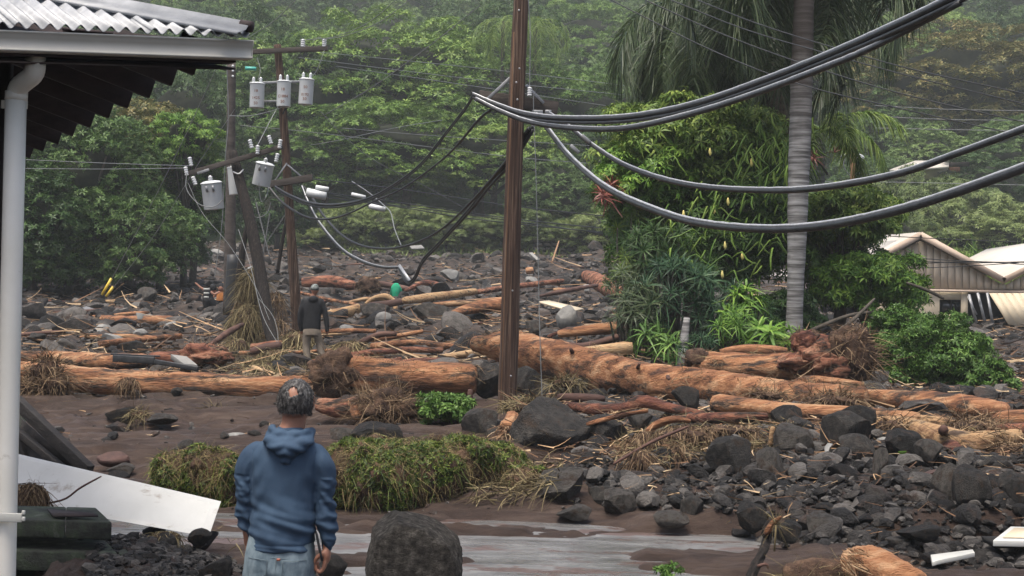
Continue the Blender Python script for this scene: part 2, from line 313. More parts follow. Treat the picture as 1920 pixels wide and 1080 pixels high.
def Gn(x, y):
    x = np.atleast_1d(np.asarray(x, float)); y = np.maximum(np.atleast_1d(np.asarray(y, float)), 1.5)
    out = np.empty(len(x)); U = np.c_[np.clip(x/y, -1.2, 1.2), np.log(y)]
    for i in range(0, len(x), 20000):
        B = U[i:i+20000]; out[i:i+20000] = _k(B, CT) @ _W[:_n]+_W[_n]+B @ _W[_n+1:]
    return out
def G(x, y): return float(Gn([x], [y])[0])
def hit(px, py, d0=6., d1=330.):
    """where the line of sight through a pixel meets the ground"""
    ds = np.exp(np.linspace(math.log(d0), math.log(d1), 400)); p0 = P(px, py, 1.)
    x = p0.x*ds; z = H+(p0.z-H)*ds; g = Gn(x, ds); below = np.nonzero(z < g)[0]
    if not len(below): return None
    d = ds[below[0]]; v = P(px, py, d); return v

# value noise in numpy for terrain relief
_perm = rs.rand(256, 256)
def vnoise(x, y):
    xi = np.floor(x).astype(int); yi = np.floor(y).astype(int); fx = x-xi; fy = y-yi
    fx = fx*fx*(3-2*fx); fy = fy*fy*(3-2*fy)
    a = _perm[xi % 256, yi % 256]; b = _perm[(xi+1) % 256, yi % 256]; c = _perm[xi % 256, (yi+1) % 256]; d = _perm[(xi+1) % 256, (yi+1) % 256]
    return (a*(1-fx)+b*fx)*(1-fy)+(c*(1-fx)+d*fx)*fy-.5
def relief(x, y):
    """small-scale ground relief: mud ripples near, rubble swells farther out"""
    u = x/y*F+960
    mud = vnoise(x*.9, y*3.2+x*.5)*.06+vnoise(x*2.6+7, y*9)*.035+vnoise(x*7, y*19)*.018+vnoise(x*11, y*26)*.016
    st = vnoise(x*.5+3, y*2.+11)+.3*vnoise(x*3, y*5)              # stepped mud terraces
    mud = mud+(np.clip((st-.02)*26, -1, 1)+np.clip((st-.2)*30, -1, 1)+np.clip((st+.18)*30, -1, 1))*.032
    rub = vnoise(x*.35, y*.3)*.5+vnoise(x*1.1, y*1.1)*.25+vnoise(x*3.1, y*3.1)*.12+vnoise(x*7.3, y*7.3)*.06
    far = np.clip((y-24)/8, 0, 1)
    bank = np.clip((u-1080)/160, 0, 1)*np.clip((y-13.2)/1.5, 0, 1)
    k = np.maximum(far, bank*.45)
    kk = np.clip(k, 0, 1)
    big = vnoise(x*.06, y*.06)*6*np.clip((y-110)/60, 0, 1)
    return mud*(1-kk)+rub*kk*np.clip(.5+y/60, .6, 1.5)+big
ny, nx = 300, 460
yy = np.exp(np.linspace(math.log(1.5), math.log(380), ny)); yy = np.sort(np.r_[yy, np.linspace(11, 24.5, 200)]); ny = len(yy)
uu = np.sort(np.r_[np.linspace(-.72, .72, 140), np.linspace(-.38, .38, nx-140)])
Y, U = np.meshgrid(yy, uu, indexing='ij'); X = U*Y
Z = Gn(X.ravel(), Y.ravel())+relief(X.ravel(), Y.ravel())
V = np.c_[X.ravel(), Y.ravel(), Z]
i = np.arange(ny-1)[:, None]*nx; j = np.arange(nx-1)[None, :]
Fq = np.stack([i+j, i+j+1, i+nx+j+1, i+nx+j], -1).reshape(-1, 4)
me = mesh_np('ground', V, [Fq]); me.shade_smooth()
ground = link(bpy.data.objects.new('ground', me)); tag(ground, kind='structure')
# ground material: brown mud near, dark rubble soil, green on the hill
m, t, b, out = newmat('ground_soil'); N = t.nodes; L = t.links
tc = N.new('ShaderNodeTexCoord'); sx = N.new('ShaderNodeSeparateXYZ'); L.new(tc.outputs['Object'], sx.inputs[0])
def noise_node(scale, detail=6, st=(1, 1, 1), rough=.65):
    mp = N.new('ShaderNodeMapping'); mp.inputs['Scale'].default_value = st; L.new(tc.outputs['Object'], mp.inputs[0])
    n = N.new('ShaderNodeTexNoise'); n.inputs['Scale'].default_value = scale; n.inputs['Detail'].default_value = detail; n.inputs['Roughness'].default_value = rough
    L.new(mp.outputs[0], n.inputs['Vector']); return n.outputs['Fac']
def mixc(f, a, b_):
    x = N.new('ShaderNodeMix'); x.data_type = 'RGBA'; L.new(f, x.inputs[0]); L.new(a, x.inputs[6]); L.new(b_, x.inputs[7]); return x.outputs[2]
def mrange(v, a, b_, c=0, d=1):
    x = N.new('ShaderNodeMapRange'); L.new(v, x.inputs[0]); x.inputs[1].default_value = a; x.inputs[2].default_value = b_; x.inputs[3].default_value = c; x.inputs[4].default_value = d; return x.outputs[0]
r1 = ramp(t, [(.3, (.026, .016, .012)), (.48, (.052, .033, .025)), (.6, (.08, .054, .041)), (.8, (.14, .105, .085))]); L.new(noise_node(2.2, 8, (.5, 2.2, 1)), r1.inputs[0])
r2 = ramp(t, [(.36, (.016, .012, .010)), (.5, (.038, .028, .022)), (.64, (.085, .060, .044))]); L.new(noise_node(3, 8), r2.inputs[0])
r3 = ramp(t, [(.3, (.04, .075, .02)), (.6, (.10, .17, .04)), (.8, (.15, .22, .07))]); L.new(noise_node(.3, 8), r3.inputs[0])
ad = N.new('ShaderNodeMath'); ad.operation = 'MULTIPLY_ADD'; L.new(noise_node(.4, 3), ad.inputs[0]); ad.inputs[1].default_value = 6; L.new(sx.outputs[1], ad.inputs[2])
c1 = mixc(mrange(ad.outputs[0], 25, 29), r1.outputs[0], r2.outputs[0])
c2 = mixc(mrange(ad.outputs[0], 100, 106), c1, r3.outputs[0])
L.new(c2, b.inputs['Base Color']); wet = noise_node(1.1, 5, (.5, 2, 1))
L.new(mrange(wet, .4, .62, .5, .95), b.inputs['Roughness']); b.inputs['Specular IOR Level'].default_value = .3
bp = N.new('ShaderNodeBump'); bp.inputs['Strength'].default_value = 1.; bp.inputs['Distance'].default_value = .07; L.new(noise_node(6, 12, (.7, 1.8, 1), .8), bp.inputs['Height']); L.new(bp.outputs[0], b.inputs['Normal'])
ground.data.materials.append(m)

# wet road sheet: the mud lies unevenly over it
m, t, b, out = newmat('wet_road'); N = t.nodes; L = t.links
tc = N.new('ShaderNodeTexCoord')
r1 = ramp(t, [(.36, (.075, .073, .070)), (.5, (.13, .129, .127)), (.64, (.20, .20, .197))]); L.new(noise_node(2.2, 10, (.7, 1.7, 1), .75), r1.inputs[0])
r2 = ramp(t, [(.35, (.085, .055, .047)), (.7, (.12, .085, .075))]); L.new(noise_node(5, 5), r2.inputs[0])
L.new(mixc(mrange(noise_node(.9, 12, (.6, 1.7, 1), .75), .535, .56), r1.outputs[0], r2.outputs[0]), b.inputs['Base Color'])
L.new(mrange(noise_node(1.3, 4, (.3, 2, 1)), .4, .6, .12, .5), b.inputs['Roughness'])
bp = N.new('ShaderNodeBump'); bp.inputs['Strength'].default_value = .35; bp.inputs['Distance'].default_value = .01; L.new(noise_node(40, 5), bp.inputs['Height']); L.new(bp.outputs[0], b.inputs['Normal'])
road = MB(); n = 24
gx = np.linspace(-4.5, 7.5, n)
road.add([[x, y, .008] for y in (3., 13.7) for x in gx], [[[i, i+1, n+i+1, n+i] for i in range(n-1)]])
tag(road.build('road', m), kind='structure')

# ------------------------------------------------------------------ rocks
def ico(sub):
    bm = bmesh.new(); bmesh.ops.create_icosphere(bm, subdivisions=sub, radius=1)
    V = np.array([v.co[:] for v in bm.verts]); Fa = np.array([[v.index for v in f.verts] for f in bm.faces]); bm.free(); return V, Fa
def rock_shape(sub, seed, cuts=9, boxy=0., rough=.06):
    r = np.random.RandomState(seed); V, Fa = ico(sub); V = V.copy()
    if boxy:
        k = (np.abs(V)**(2+boxy*6)).sum(1)**(1/(2+boxy*6)); V = V/k[:, None]
    V *= np.array([1, .8+.3*r.rand(), .62+.25*r.rand()]) if not boxy else 1
    for _ in range(cuts):
        n = r.normal(size=3); n /= np.linalg.norm(n); c = .45+.36*r.rand()
        s = V @ n-c; V -= np.maximum(s, 0)[:, None]*n[None, :]*.92
    off = r.rand(3)*50
    if rough and sub > 0:
        d = np.array([noise.noise(Vector(v*1.7+off))*1.5+abs(noise.noise(Vector(v*4.5+off)))*1.1+(noise.noise(Vector(v*11+off))*.6+(noise.noise(Vector(v*24+off))*.45 if sub > 3 else 0)+(noise.noise(Vector(v*50+off))*.35 if sub > 4 else 0) if sub > 2 else 0) for v in V])
        V *= (1+rough*d)[:, None]
    V -= (V.max(0)+V.min(0))/2; V /= np.abs(V).max(0).max()
    return V, Fa
RK = {s: [rock_shape(s, 100*s+k, cuts=12 if s > 1 else 6, rough=.05) for k in range(n)] for s, n in ((0+1, 8), (2, 10), (3, 10), (4, 6))}
RK[5] = [rock_shape(5, 511, 10, 0, .045), rock_shape(5, 520, 9, .2, .035), rock_shape(5, 533, 12, 0, .06)]
V_, F_ = ico(5); V_ = V_/((np.abs(V_)**5.).sum(1)**(1/5.))[:, None]
for nx_, nz_, c_ in ((.62, .78, .86), (-.72, .69, .97), (.97, .25, .93), (-.98, .15, .95), (.1, 1., .93)):
    n_ = np.array([nx_, -.12, nz_]); n_ /= np.linalg.norm(n_); V_ = V_-np.maximum(V_ @ n_-c_, 0)[:, None]*n_*.9
V_ *= (1+.035*np.array([noise.noise(Vector(v*2.2))+.6*noise.noise(Vector(v*7))+.45*noise.noise(Vector(v*22))+.35*noise.noise(Vector(v*50)) for v in V_]))[:, None]
V_[:, 2] += np.where(V_[:, 2] > 0, -.13*V_[:, 0]*V_[:, 2], 0); V_[:, 0] *= 1-.10*np.maximum(V_[:, 2], 0)
RK[5][1] = (V_/np.abs(V_).max(), F_)
RM = {}
def rock_mesh(s, k, mk='rock'):
    if (s, k, mk) not in RM:
        V, Fa = RK[s][k]; me = mesh_np('boulder', V, [Fa]); me.shade_smooth(); me.set_sharp_from_angle(angle=math.radians(26)); me.materials.append(M[mk]); RM[(s, k, mk)] = me
    return RM[(s, k, mk)]
def euler_mats(a, b_, c):
    ca, sa, cb, sb, cc, sc_ = np.cos(a), np.sin(a), np.cos(b_), np.sin(b_), np.cos(c), np.sin(c)
    R = np.empty((len(a), 3, 3))
    R[:, 0, 0] = cc*cb; R[:, 0, 1] = cc*sb*sa-sc_*ca; R[:, 0, 2] = cc*sb*ca+sc_*sa
    R[:, 1, 0] = sc_*cb; R[:, 1, 1] = sc_*sb*sa+cc*ca; R[:, 1, 2] = sc_*sb*ca-cc*sa
    R[:, 2, 0] = -sb; R[:, 2, 1] = cb*sa; R[:, 2, 2] = cb*ca
    return R
def scatter(mb, shapes, pos, size, seed, flat=.75, tilt=.5):
    r = np.random.RandomState(seed); pick = r.randint(0, len(shapes), len(pos))
    for k, (V, Fa) in enumerate(shapes):
        ix = np.nonzero(pick == k)[0]
        if not len(ix): continue
        n = len(ix); R = euler_mats(r.uniform(-tilt, tilt, n), r.uniform(-tilt, tilt, n), r.uniform(0, 6.28, n))
        sc3 = size[ix][:, None]*np.c_[r.uniform(.8, 1.25, n), r.uniform(.75, 1.1, n), r.uniform(.7, 1.15, n)*flat]
        W = (V[None]*sc3[:, None, :]) @ R.transpose(0, 2, 1)+pos[ix][:, None, :]
        mb.add(W.reshape(-1, 3), [(Fa[None]+(np.arange(n)*len(V))[:, None, None]).reshape(-1, Fa.shape[1])])
def px_of(x, y): return x/y*F+960
def rubble(name, n, d0, d1, p0, p1, smin, smax, shapes, seed, power=2.2, keep=None, lift=.1):
    r = np.random.RandomState(seed); u = r.uniform(p0, p1, n); d = np.exp(r.uniform(math.log(d0), math.log(d1), n)); x = (u-960)/F*d
    if keep is not None:
        k = r.rand(n) < keep(u, d); x, d, u = x[k], d[k], u[k]
    n = len(x); s = smin*(1-r.rand(n)*(1-(smin/smax)**power))**(-1/power)
    z = Gn(x, d)+relief(x, d)+s*lift*r.uniform(-.6, 1.6, n)
    mb = MB(); scatter(mb, shapes, np.c_[x, d, z], s, seed+1)
    o = mb.build(name, M['rock'], smooth=True); o.data.set_sharp_from_angle(angle=math.radians(32)); tag(o, kind='stuff'); return o
def bank_keep(u, d):
    toe = np.interp(u, [1050, 1150, 1250, 1350, 1500, 1650, 1800, 1950], [15.2, 14.2, 13.9, 13.2, 12.35, 11.9, 11.55, 11.3])
    return np.clip((d-toe)*2.2, 0, 1)
rubble('rubble', 9500, 11.3, 19.5, 1060, 2050, .016, .09, RK[1], 1, 1.3, bank_keep, .6)
rubble('rubble', 2600, 11.3, 20., 1060, 2050, .04, .17, RK[2], 2, 1.8, bank_keep, .7)
def mid_keep(u, d): return np.where((u < 1060) & (d < 25.2), .03, 1.)
rubble('rubble', 10500, 19, 45, -200, 2100, .035, .22, RK[1], 3, 1.7, mid_keep, .3)
rubble('rubble', 700, 20, 45, -200, 2100, .18, .5, RK[2], 4, 2.4, lambda u, d: np.where((u < 1060) & (d < 25.4), .0, 1.), .15)
def far_keep(u, d): return np.where((u > 1480) & (d > 56), 0., np.where((u < 300) & (d > 66), .1, 1.))
rubble('rubble', 9000, 42, 97, -150, 2050, .08, .42, RK[1], 5, 1.8, far_keep, .3)
rubble('rubble', 700, 42, 97, -150, 2050, .26, .65, RK[2], 6, 2.4, far_keep, .1)
rubble('mud_clods', 520, 13.2, 24, -150, 1150, .015, .07, RK[1], 7, 1.8, None, .1)

def boulder(label, px, py, wpx, hpx, d=None, k=0, mk='boulder', s=3, rz=None, group=None, dep=.8, sink=.28, tilt=0, name='boulder'):
    """px,py = centre of its base on the ground, wpx/hpx its size in the photograph"""
    v = P(px, py, d) if d else hit(px, py)
    a = wpx*S(v.y)/2; h = hpx*S(v.y)/2
    k %= len(RK[s]); V = RK[s][k][0]; ex = np.abs(V).max(0)
    o = bpy.data.objects.new(name, rock_mesh(s, k, mk)); link(o)
    o.scale = (a/ex[0], a*dep/ex[1], h*(1+sink)/ex[2]); o.rotation_euler = (0, tilt, rz if rz is not None else random.uniform(-.3, .3))
    o.location = (v.x, v.y+a*dep*.6, v.z+h*(1-sink)); tag(o, label, 'boulder', group); return o

# ------------------------------------------------------------------ near house: eave, gutter, downpipe
house = thing('house', 'dark porch house with corrugated roof, pale gutter and black rafter tails', 'house', P(-100, 1200, 7.4))
HI = Matrix.Translation(-house.location)
def under(o, p=house):
    """keep the world position of a mesh built in world space under an unrotated thing"""
    o.parent = p; o.location = -p.location if p.type == 'EMPTY' else Vector((0, 0, 0)); return o
gl, gr_ = P(-420, 38, 5.9), P(474, 75, 7.0)   # top front line of the gutter
gdir = (gr_-gl).normalized(); back = Vector((-gdir.y, gdir.x, 0)).normalized()
def gutter_profile(s_, drop):   # closed section, front face first
    return None
mb = MB()
prof = [(0, 0), (-.004, -.008), (.004, -.012), (.004, -.030), (.012, -.036), (.014, -.088), (.004, -.094), (.004, -.104), (.085, -.104), (.10, -.02), (.10, 0), (.09, 0), (.078, -.09), (.022, -.09), (.012, -.02), (.012, 0)]
n = len(prof); q = []
for e in (gl, gr_):
    for (b_, z_) in prof: q.append(list(e+back*b_+Vector((0, 0, z_*.88))))
mb.add(q, [[[i, (i+1) % n, n+(i+1) % n, n+i] for i in range(n)]])
under(mb.build('gutter', M['gutter']))
mb = MB(); e = gr_; cap = [list(e+gdir*.003+back*b_+Vector((0, 0, z_*.88))) for b_, z_ in ((0, 0), (.012, -.04), (.014, -.09), (.004, -.104), (.085, -.104), (.10, 0))]
mb.prism(cap, tuple(gdir*.004)); under(mb.build('gutter_end_cap', M['gutter']))
# corrugated sheets rising away from the gutter
slope = math.radians(19); up = (back*math.cos(slope)+Vector((0, 0, 1))*math.sin(slope)); nrm = gdir.cross(up).normalized()
nrm = nrm if nrm.z > 0 else -nrm
pitch = .0695; o0 = gl+back*.02+Vector((0, 0, .018)); W_ = (gr_-gl).length
hipx = W_-.02
def hip_len(x): return max(.02, (hipx-x)*1.0)
k = 0; x = -.3
while x < hipx-.05:
    xa, xb = x, x+pitch*10.01; mb = MB(); ns = 121; sq = []
    for s_ in (0, 1):
        for i in range(ns):
            xx = min(xa+(xb-xa)*i/(ns-1), hipx); hgt = math.cos(xx/pitch*2*PI)*.014+k*.0015
            L_ = hip_len(xx)+.1 if s_ else -.03
            sq.append(list(o0+gdir*xx+up*L_+nrm*(hgt+.012)))
    mb.add(sq, [[[i, i+1, ns+i+1, ns+i] for i in range(ns-1)]])
    o = mb.build('roof_sheet', M['zinc'], smooth=True); under(o); sol = o.modifiers.new('s', 'SOLIDIFY'); sol.thickness = .003
    x = xb-pitch; k += 1
# hip flashing: a folded strip along the hip
hd = (-gdir+up).normalized(); n_in = (-up+hd*up.dot(hd)).normalized()
ha = o0+gdir*(hipx+.01); hb = ha+hd*3.4
sec = [(.15, .012), (.145, .026), (.05, .030), (.035, .042), (0, .062), (-.03, .045)]
mb = MB(); q = [list(e+n_in*a_+nrm*(h_+.012)) for e in (ha, hb) for a_, h_ in sec]
ns = len(sec); mb.add(q, [[[i, i+1, ns+i+1, ns+i] for i in range(ns-1)]])
o = mb.build('hip_flashing', M['zinc']); under(o); sol = o.modifiers.new('s', 'SOLIDIFY'); sol.thickness = .004
mb = MB(); mb.tube([ha+nrm*.05-hd*.01, ha+nrm*.05+hd*.05], .028, 12); under(mb.build('ridge_end', M['darkwall'], smooth=True))
# dark soffit boards and side rafters with square-cut tails
ends = [(372, 143, 7.10), (330, 163, 7.48), (288, 186, 7.96), (247, 205, 8.41), (211, 223, 8.89), (176, 241, 9.43), (143, 257, 9.96), (115, 272, 10.5), (87, 285, 11.05), (62, 298, 11.65)]
E = [P(*e) for e in ends]; sdir = (E[-1]-E[0]).normalized(); rdir = Vector((sdir.y, -sdir.x, 0)).normalized()
if rdir.x < 0: rdir = -rdir
rise = -rdir*math.cos(.30)+Vector((0, 0, 1))*math.sin(.30)
for i, e in enumerate(E):
    L_ = max(.12, min(2.7, .46*i-.1))
    a = e+Vector((0, 0, .09)); b_ = a+rise*L_
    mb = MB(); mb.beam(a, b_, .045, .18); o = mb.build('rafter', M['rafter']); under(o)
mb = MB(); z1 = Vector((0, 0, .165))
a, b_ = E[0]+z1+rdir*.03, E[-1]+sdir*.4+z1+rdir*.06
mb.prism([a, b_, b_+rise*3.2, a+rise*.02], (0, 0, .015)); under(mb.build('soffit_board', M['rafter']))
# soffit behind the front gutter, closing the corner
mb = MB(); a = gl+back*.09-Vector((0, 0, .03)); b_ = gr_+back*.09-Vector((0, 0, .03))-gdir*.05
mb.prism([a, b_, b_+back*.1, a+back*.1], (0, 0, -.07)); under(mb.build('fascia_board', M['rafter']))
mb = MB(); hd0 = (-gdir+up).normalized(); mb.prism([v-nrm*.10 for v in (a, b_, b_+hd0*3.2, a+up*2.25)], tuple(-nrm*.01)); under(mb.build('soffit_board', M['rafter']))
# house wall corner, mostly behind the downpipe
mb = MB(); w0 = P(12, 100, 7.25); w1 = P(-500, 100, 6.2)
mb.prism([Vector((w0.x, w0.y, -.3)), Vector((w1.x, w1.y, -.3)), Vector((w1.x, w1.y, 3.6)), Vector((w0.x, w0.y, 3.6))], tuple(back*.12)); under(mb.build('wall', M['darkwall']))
mb = MB(); mb.beam(P(14, 60, 7.12), P(-6, 1250, 7.12), .05, .05, (0, 1, 0)); under(mb.build('corner_post', M['darkwall']))
# downpipe, elbows and brackets
pipe = MB(); dpd = 6.72
pipe.tube([P(30, 175, dpd), P(22, 500, dpd), P(8, 1130, dpd), P(6, 1250, dpd)], .049, 20); dp = under(pipe.build('downpipe', M['pipe'], smooth=False)); dp.data.shade_smooth()
mb = MB(); pts, rr = pxline([(66, 108, 6.62, 34), (66, 128, 6.62, 34), (60, 142, 6.64, 34), (36, 162, 6.7, 34), (31, 180, 6.72, 34)], 14); mb.tube(pts, [.046]*14, 20); o = mb.build('elbow', M['pipe'], smooth=True); under(o)
for (x0, y0, x1, y1, r_) in ((67, 96, 66, 110, .0475), (31, 172, 30, 188, .052)):
    mb = MB(); dd = 6.62 if x0 > 50 else 6.72; mb.tube([P(x0, y0, dd), P(x1, y1, dd)], r_, 20); o = mb.build('pipe_collar', M['pipe'], smooth=False); under(o)
mb = MB(); mb.box(P(27, 196, 6.80), (.125, .012, .04)); under(mb.build('pipe_bracket', M['pipe'], bevel=.003))
mb = MB(); mb.box(P(18, 967, 6.70)+Vector((0, -.05, 0)), (.15, .012, .042)); mb.box(P(44, 961, 6.64), (.016, .012, .02)); mb.box(P(44, 973, 6.64), (.016, .012, .02)); under(mb.build('pipe_bracket', M['white_paint'], bevel=.003))

# mossy block steps
steps = thing('concrete_steps', 'dark mossy concrete block steps beside the white downpipe', 'steps', P(120, 1100, 10))
def stepbox(x0, x1, ytop, d0, d1, zb, parent, nm='step_block', mt='moss'):
    a = P(x0, ytop, d0); b_ = P(x1, ytop, d0); z = P(130, ytop, d0).z; mb = MB()
    
    f0, f1 = P(x0, ytop, d0).x, P(x1, ytop, d0).x; k = d1/d0; g0, g1 = f0*k+(.0 if x0 > 0 else -.3), f1*k-(.12 if x1 > 200 else 0)
    mb.hexa(np.array([[f0, d0, zb], [f0, d0, z], [g0, d1, zb], [g0, d1, z], [f1, d0, zb], [f1, d0, z], [g1, d1, zb], [g1, d1, z]])); o = mb.build(nm, M[mt], bevel=.012); under(o, parent); return z
z1 = stepbox(-160, 25, 977, 10.0, 10.62, .405, steps); stepbox(25.5, 123, 977, 10.0, 10.62, .405, steps); stepbox(123.5, 210, 977, 10.0, 10.62, .405, steps)
stepbox(-160, 24, 1035, 9.96, 10.6, .18, steps); stepbox(25.5, 221, 1035, 9.96, 10.6, .18, steps); stepbox(222.5, 248, 1036, 9.965, 10.5, .18, steps)
stepbox(-160, 90, 1092, 9.93, 10.6, -.03, steps); stepbox(92, 262, 1092, 9.93, 10.6, -.03, steps)
# fallen white board
board = MB(); pl = [P(-40, 838, 11.9), P(413, 944, 11.3), P(391, 1007, 10.9), P(-40, 930, 11.5)]
board.prism(pl, (0, .035, .012)); tag(board.build('white_board', M['board'], bevel=.003), 'long white board lying tilted behind the mossy steps', 'board')
bt = thing('burnt_frame', 'charred black timber frame leaning down onto the white board', 'timber frame', P(165, 880, 12.4))
for (a, b_, w_, h_) in (((30, 752, 12.9), (168, 884, 12.3), .075, .11), ((22, 800, 12.95), (120, 880, 12.5), .06, .06), ((36, 815, 13.0), (60, 900, 12.8), .05, .05)):
    mb = MB(); mb.beam(P(*a), P(*b_), w_, h_); under(mb.build('timber', M['burnt'], bevel=.006), bt)
mb = MB(); mb.prism([P(40, 785, 13), P(150, 884, 12.45), P(60, 862, 12.8), P(36, 850, 13)], (0, .02, 0)); under(mb.build('charred_panel', M['burnt']), bt)
mb = MB(); mb.prism([P(8, 790, 13.3), P(45, 775, 13.3), P(60, 905, 13.1), P(5, 905, 13.1)], (0, .03, 0)); tag(mb.build('concrete_slab', M['moss']), 'grey slab standing behind the charred timber frame', 'slab')
# thin metal sheet on the steps
mb = MB(); mb.prism([P(88, 962, 10.3)+Vector((0, 0, .02)), P(175, 970, 10.1)+Vector((0, 0, .02)), P(184, 975, 10.05)+Vector((0, 0, .02)), P(100, 975, 10.05)+Vector((0, 0, .02))], (0, 0, .012)); tag(mb.build('metal_sheet', M['darkwall']), 'small bent dark sheet lying on the top mossy step', 'metal sheet')

# ------------------------------------------------------------------ pale house on the right
hs = thing('house', 'beige wooden house with twin pale gable roofs and a broken out wall', 'house', P(1800, 615, 50))
D = 50.
def pc(label_name, poly, off, mt, dd=D, parent=hs): 
    mb = MB(); mb.prism([P(x, y, dd) for x, y in poly], off); return under(mb.build(label_name, M[mt]), parent)
for poly in ([(1727, 435, 49.72), (1560, 524, 49.72), (1440, 516, 58), (1612, 445, 58)], [(1729, 436, 49.72), (1882, 522, 49.72), (1800, 500, 58), (1616, 446, 58)],
             [(1882, 522, 49.72), (1814, 485, 55), (1850, 467, 60), (2050, 437, 49.72)], [(1850, 467, 60), (2050, 437, 49.72), (2160, 450, 60)]):
    mb = MB(); mb.prism([P(*v) for v in poly], (0, 0, -.06)); under(mb.build('roof', M['roofwhite']), hs)
for a, b_ in (((1727, 440), (1560, 529)), ((1726, 440), (1884, 527)), ((1881, 527), (2050, 442))):
    mb = MB(); mb.beam(P(*a, 49.68), P(*b_, 49.68), .05, .22, (0, 0, 1)); under(mb.build('fascia_board', M['fascia']), hs)
# siding boards: vertical boards with shadow gaps
def gable_top(x):
    return np.interp(x, [1560, 1600, 1727, 1882, 2050], [535, 524, 450, 535, 452])
x = 1560.
while x < 1990:
    x2 = x+13.6; yt = max(gable_top(x), gable_top(x2)) if x > 1727 else max(gable_top(x), gable_top(x2)); yb = 543
    mb = MB(); mb.prism([P(x+.6, gable_top(x+.6), 50), P(x2-.6, gable_top(x2-.6), 50), P(x2-.6, yb, 50), P(x+.6, yb, 50)], (0, .04, 0)); under(mb.build('siding_board', M['siding']), hs); x = x2
mb = MB(); mb.prism([P(1560, 440+95, 50.08), P(1727, 452, 50.08), P(1882, 536, 50.08), P(2000, 480, 50.08), P(2000, 552, 50.08), P(1560, 545, 50.08)], (0, .05, 0)); under(mb.build('wall', M['fascia']), hs)
mb = MB(); mb.beam(P(1560, 541.5, 49.9), P(2000, 549, 49.9), .1, .09); under(mb.build('trim_board', M['fascia']), hs)
for x0, x1, y0, y1 in ((1560, 1640, 546, 558), (1640, 1762, 547, 625), (1762, 1802, 547, 562), (1762, 1802, 588, 625), (1802, 1815, 547, 612)):
    pc('wall_panel', [(x0+.3, y0), (x1-.3, y0), (x1-.3, y1), (x0+.3, y1)], (0, .06, 0), 'cream', 50)
pc('window_pane', [(1762, 562), (1802, 562), (1802, 588), (1762, 588)], (0, .03, 0), 'glass', 50.15)
for a, b_ in (((1762, 562), (1802, 562)), ((1762, 588), (1802, 588)), ((1762, 562), (1762, 588)), ((1802, 562), (1802, 588)), ((1783, 562), (1783, 588))):
    mb = MB(); mb.beam(P(*a, 50.1), P(*b_, 50.1), .05, .05, (0, 1, 0)); under(mb.build('window_frame', M['void']), hs)
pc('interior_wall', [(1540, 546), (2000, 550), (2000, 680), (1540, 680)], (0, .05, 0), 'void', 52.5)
x = 1855.
for k in range(7):   # tilted cream panel of boards
    a0, a1 = x+k*14, x+k*14+13.2
    mb = MB(); sh = 28+k*.5; mb.prism([P(a0, 549.5, 49.7), P(a1, 549.5, 49.7), P(a1+sh+(13 if k else 13), 612, 49.2), P(a0+sh+8, 613 if k else 608, 49.2)], (0, .05, .0)); under(mb.build('panel_board', M['cream']), hs)
for k, (a, b_) in enumerate((((1817, 552), (1831, 606)), ((1833, 549), (1847, 604)), ((1851, 549), (1862, 610)), ((1814, 556), (1832, 590)), ((1836, 552), (1838, 570)))):
    mb = MB(); mb.beam(P(*a, 49.5), P(*b_, 49.3), .09 if k < 3 else .04, .03, (0, 1, 0)); tag(mb.build('metal_post', M['steel']), ['bent grey metal post in the broken wall, nearest the window', 'bent grey metal post in the middle of the wall gap', 'thin grey metal strip beside the tilted cream panel', 'short crossed metal strip in the broken wall gap', 'small hanging strip at the top of the wall gap'][k], 'metal post')
# far small house up the slope
h3 = thing('house', 'distant house with white roof half hidden by trees on the slope', 'house', P(1740, 330, 104))
mb = MB(); mb.prism([P(1668, 318, 104), P(1716, 301, 104), P(1780, 301, 104), P(1779, 311, 102), P(1690, 318, 102)], (0, 0, -.15)); under(mb.build('roof', M['roofwhite']), h3)
mb = MB(); mb.prism([P(1690, 317, 103.5), P(1778, 311, 103.5), P(1778, 335, 103.5), P(1690, 335, 103.5)], (0, 3, 0)); under(mb.build('wall', M['siding']), h3)
mb = MB(); mb.prism([P(1780, 305, 103), P(1818, 303, 103), P(1818, 312, 103), P(1780, 312, 103)], (0, .1, 0)); under(mb.build('balcony', M['darkwall']), h3)
mb = MB(); mb.prism([P(1780, 313, 104), P(1800, 313, 104), P(1800, 326, 104), P(1780, 326, 104)], (0, .1, 0)); under(mb.build('wall_panel', M['rust']), h3)
# old stone wall behind the rubble
sw = thing('stone_wall', 'old dark dry stone wall beyond the rubble, left of the palm', 'wall', P(1080, 490, 93))
core = MB(); core.prism([P(1000, 446, 93.4), P(1160, 446, 93.4), P(1160, 500, 93.4), P(1000, 500, 93.4)], (0, .8, 0)); under(core.build('wall_core', M['void']), sw)
sm = None; rr_ = random.Random(4)
V0, F0 = rock_shape(1, 77, 6, .5)
sm = mesh_np('stone', V0, [F0]); sm.materials.append(M['stonewall'])
for row in range(6):
    x = 998+rr_.uniform(0, 6)
    while x < 1158:
        wd = rr_.uniform(9, 16); y = 450+row*8.5
        o = bpy.data.objects.new('stone', sm); link(o, sw); v = P(x+wd/2, y, 93.2)-sw.location; o.location = v; o.scale = (wd*S(93)/2*1.02, .3, .155); x += wd
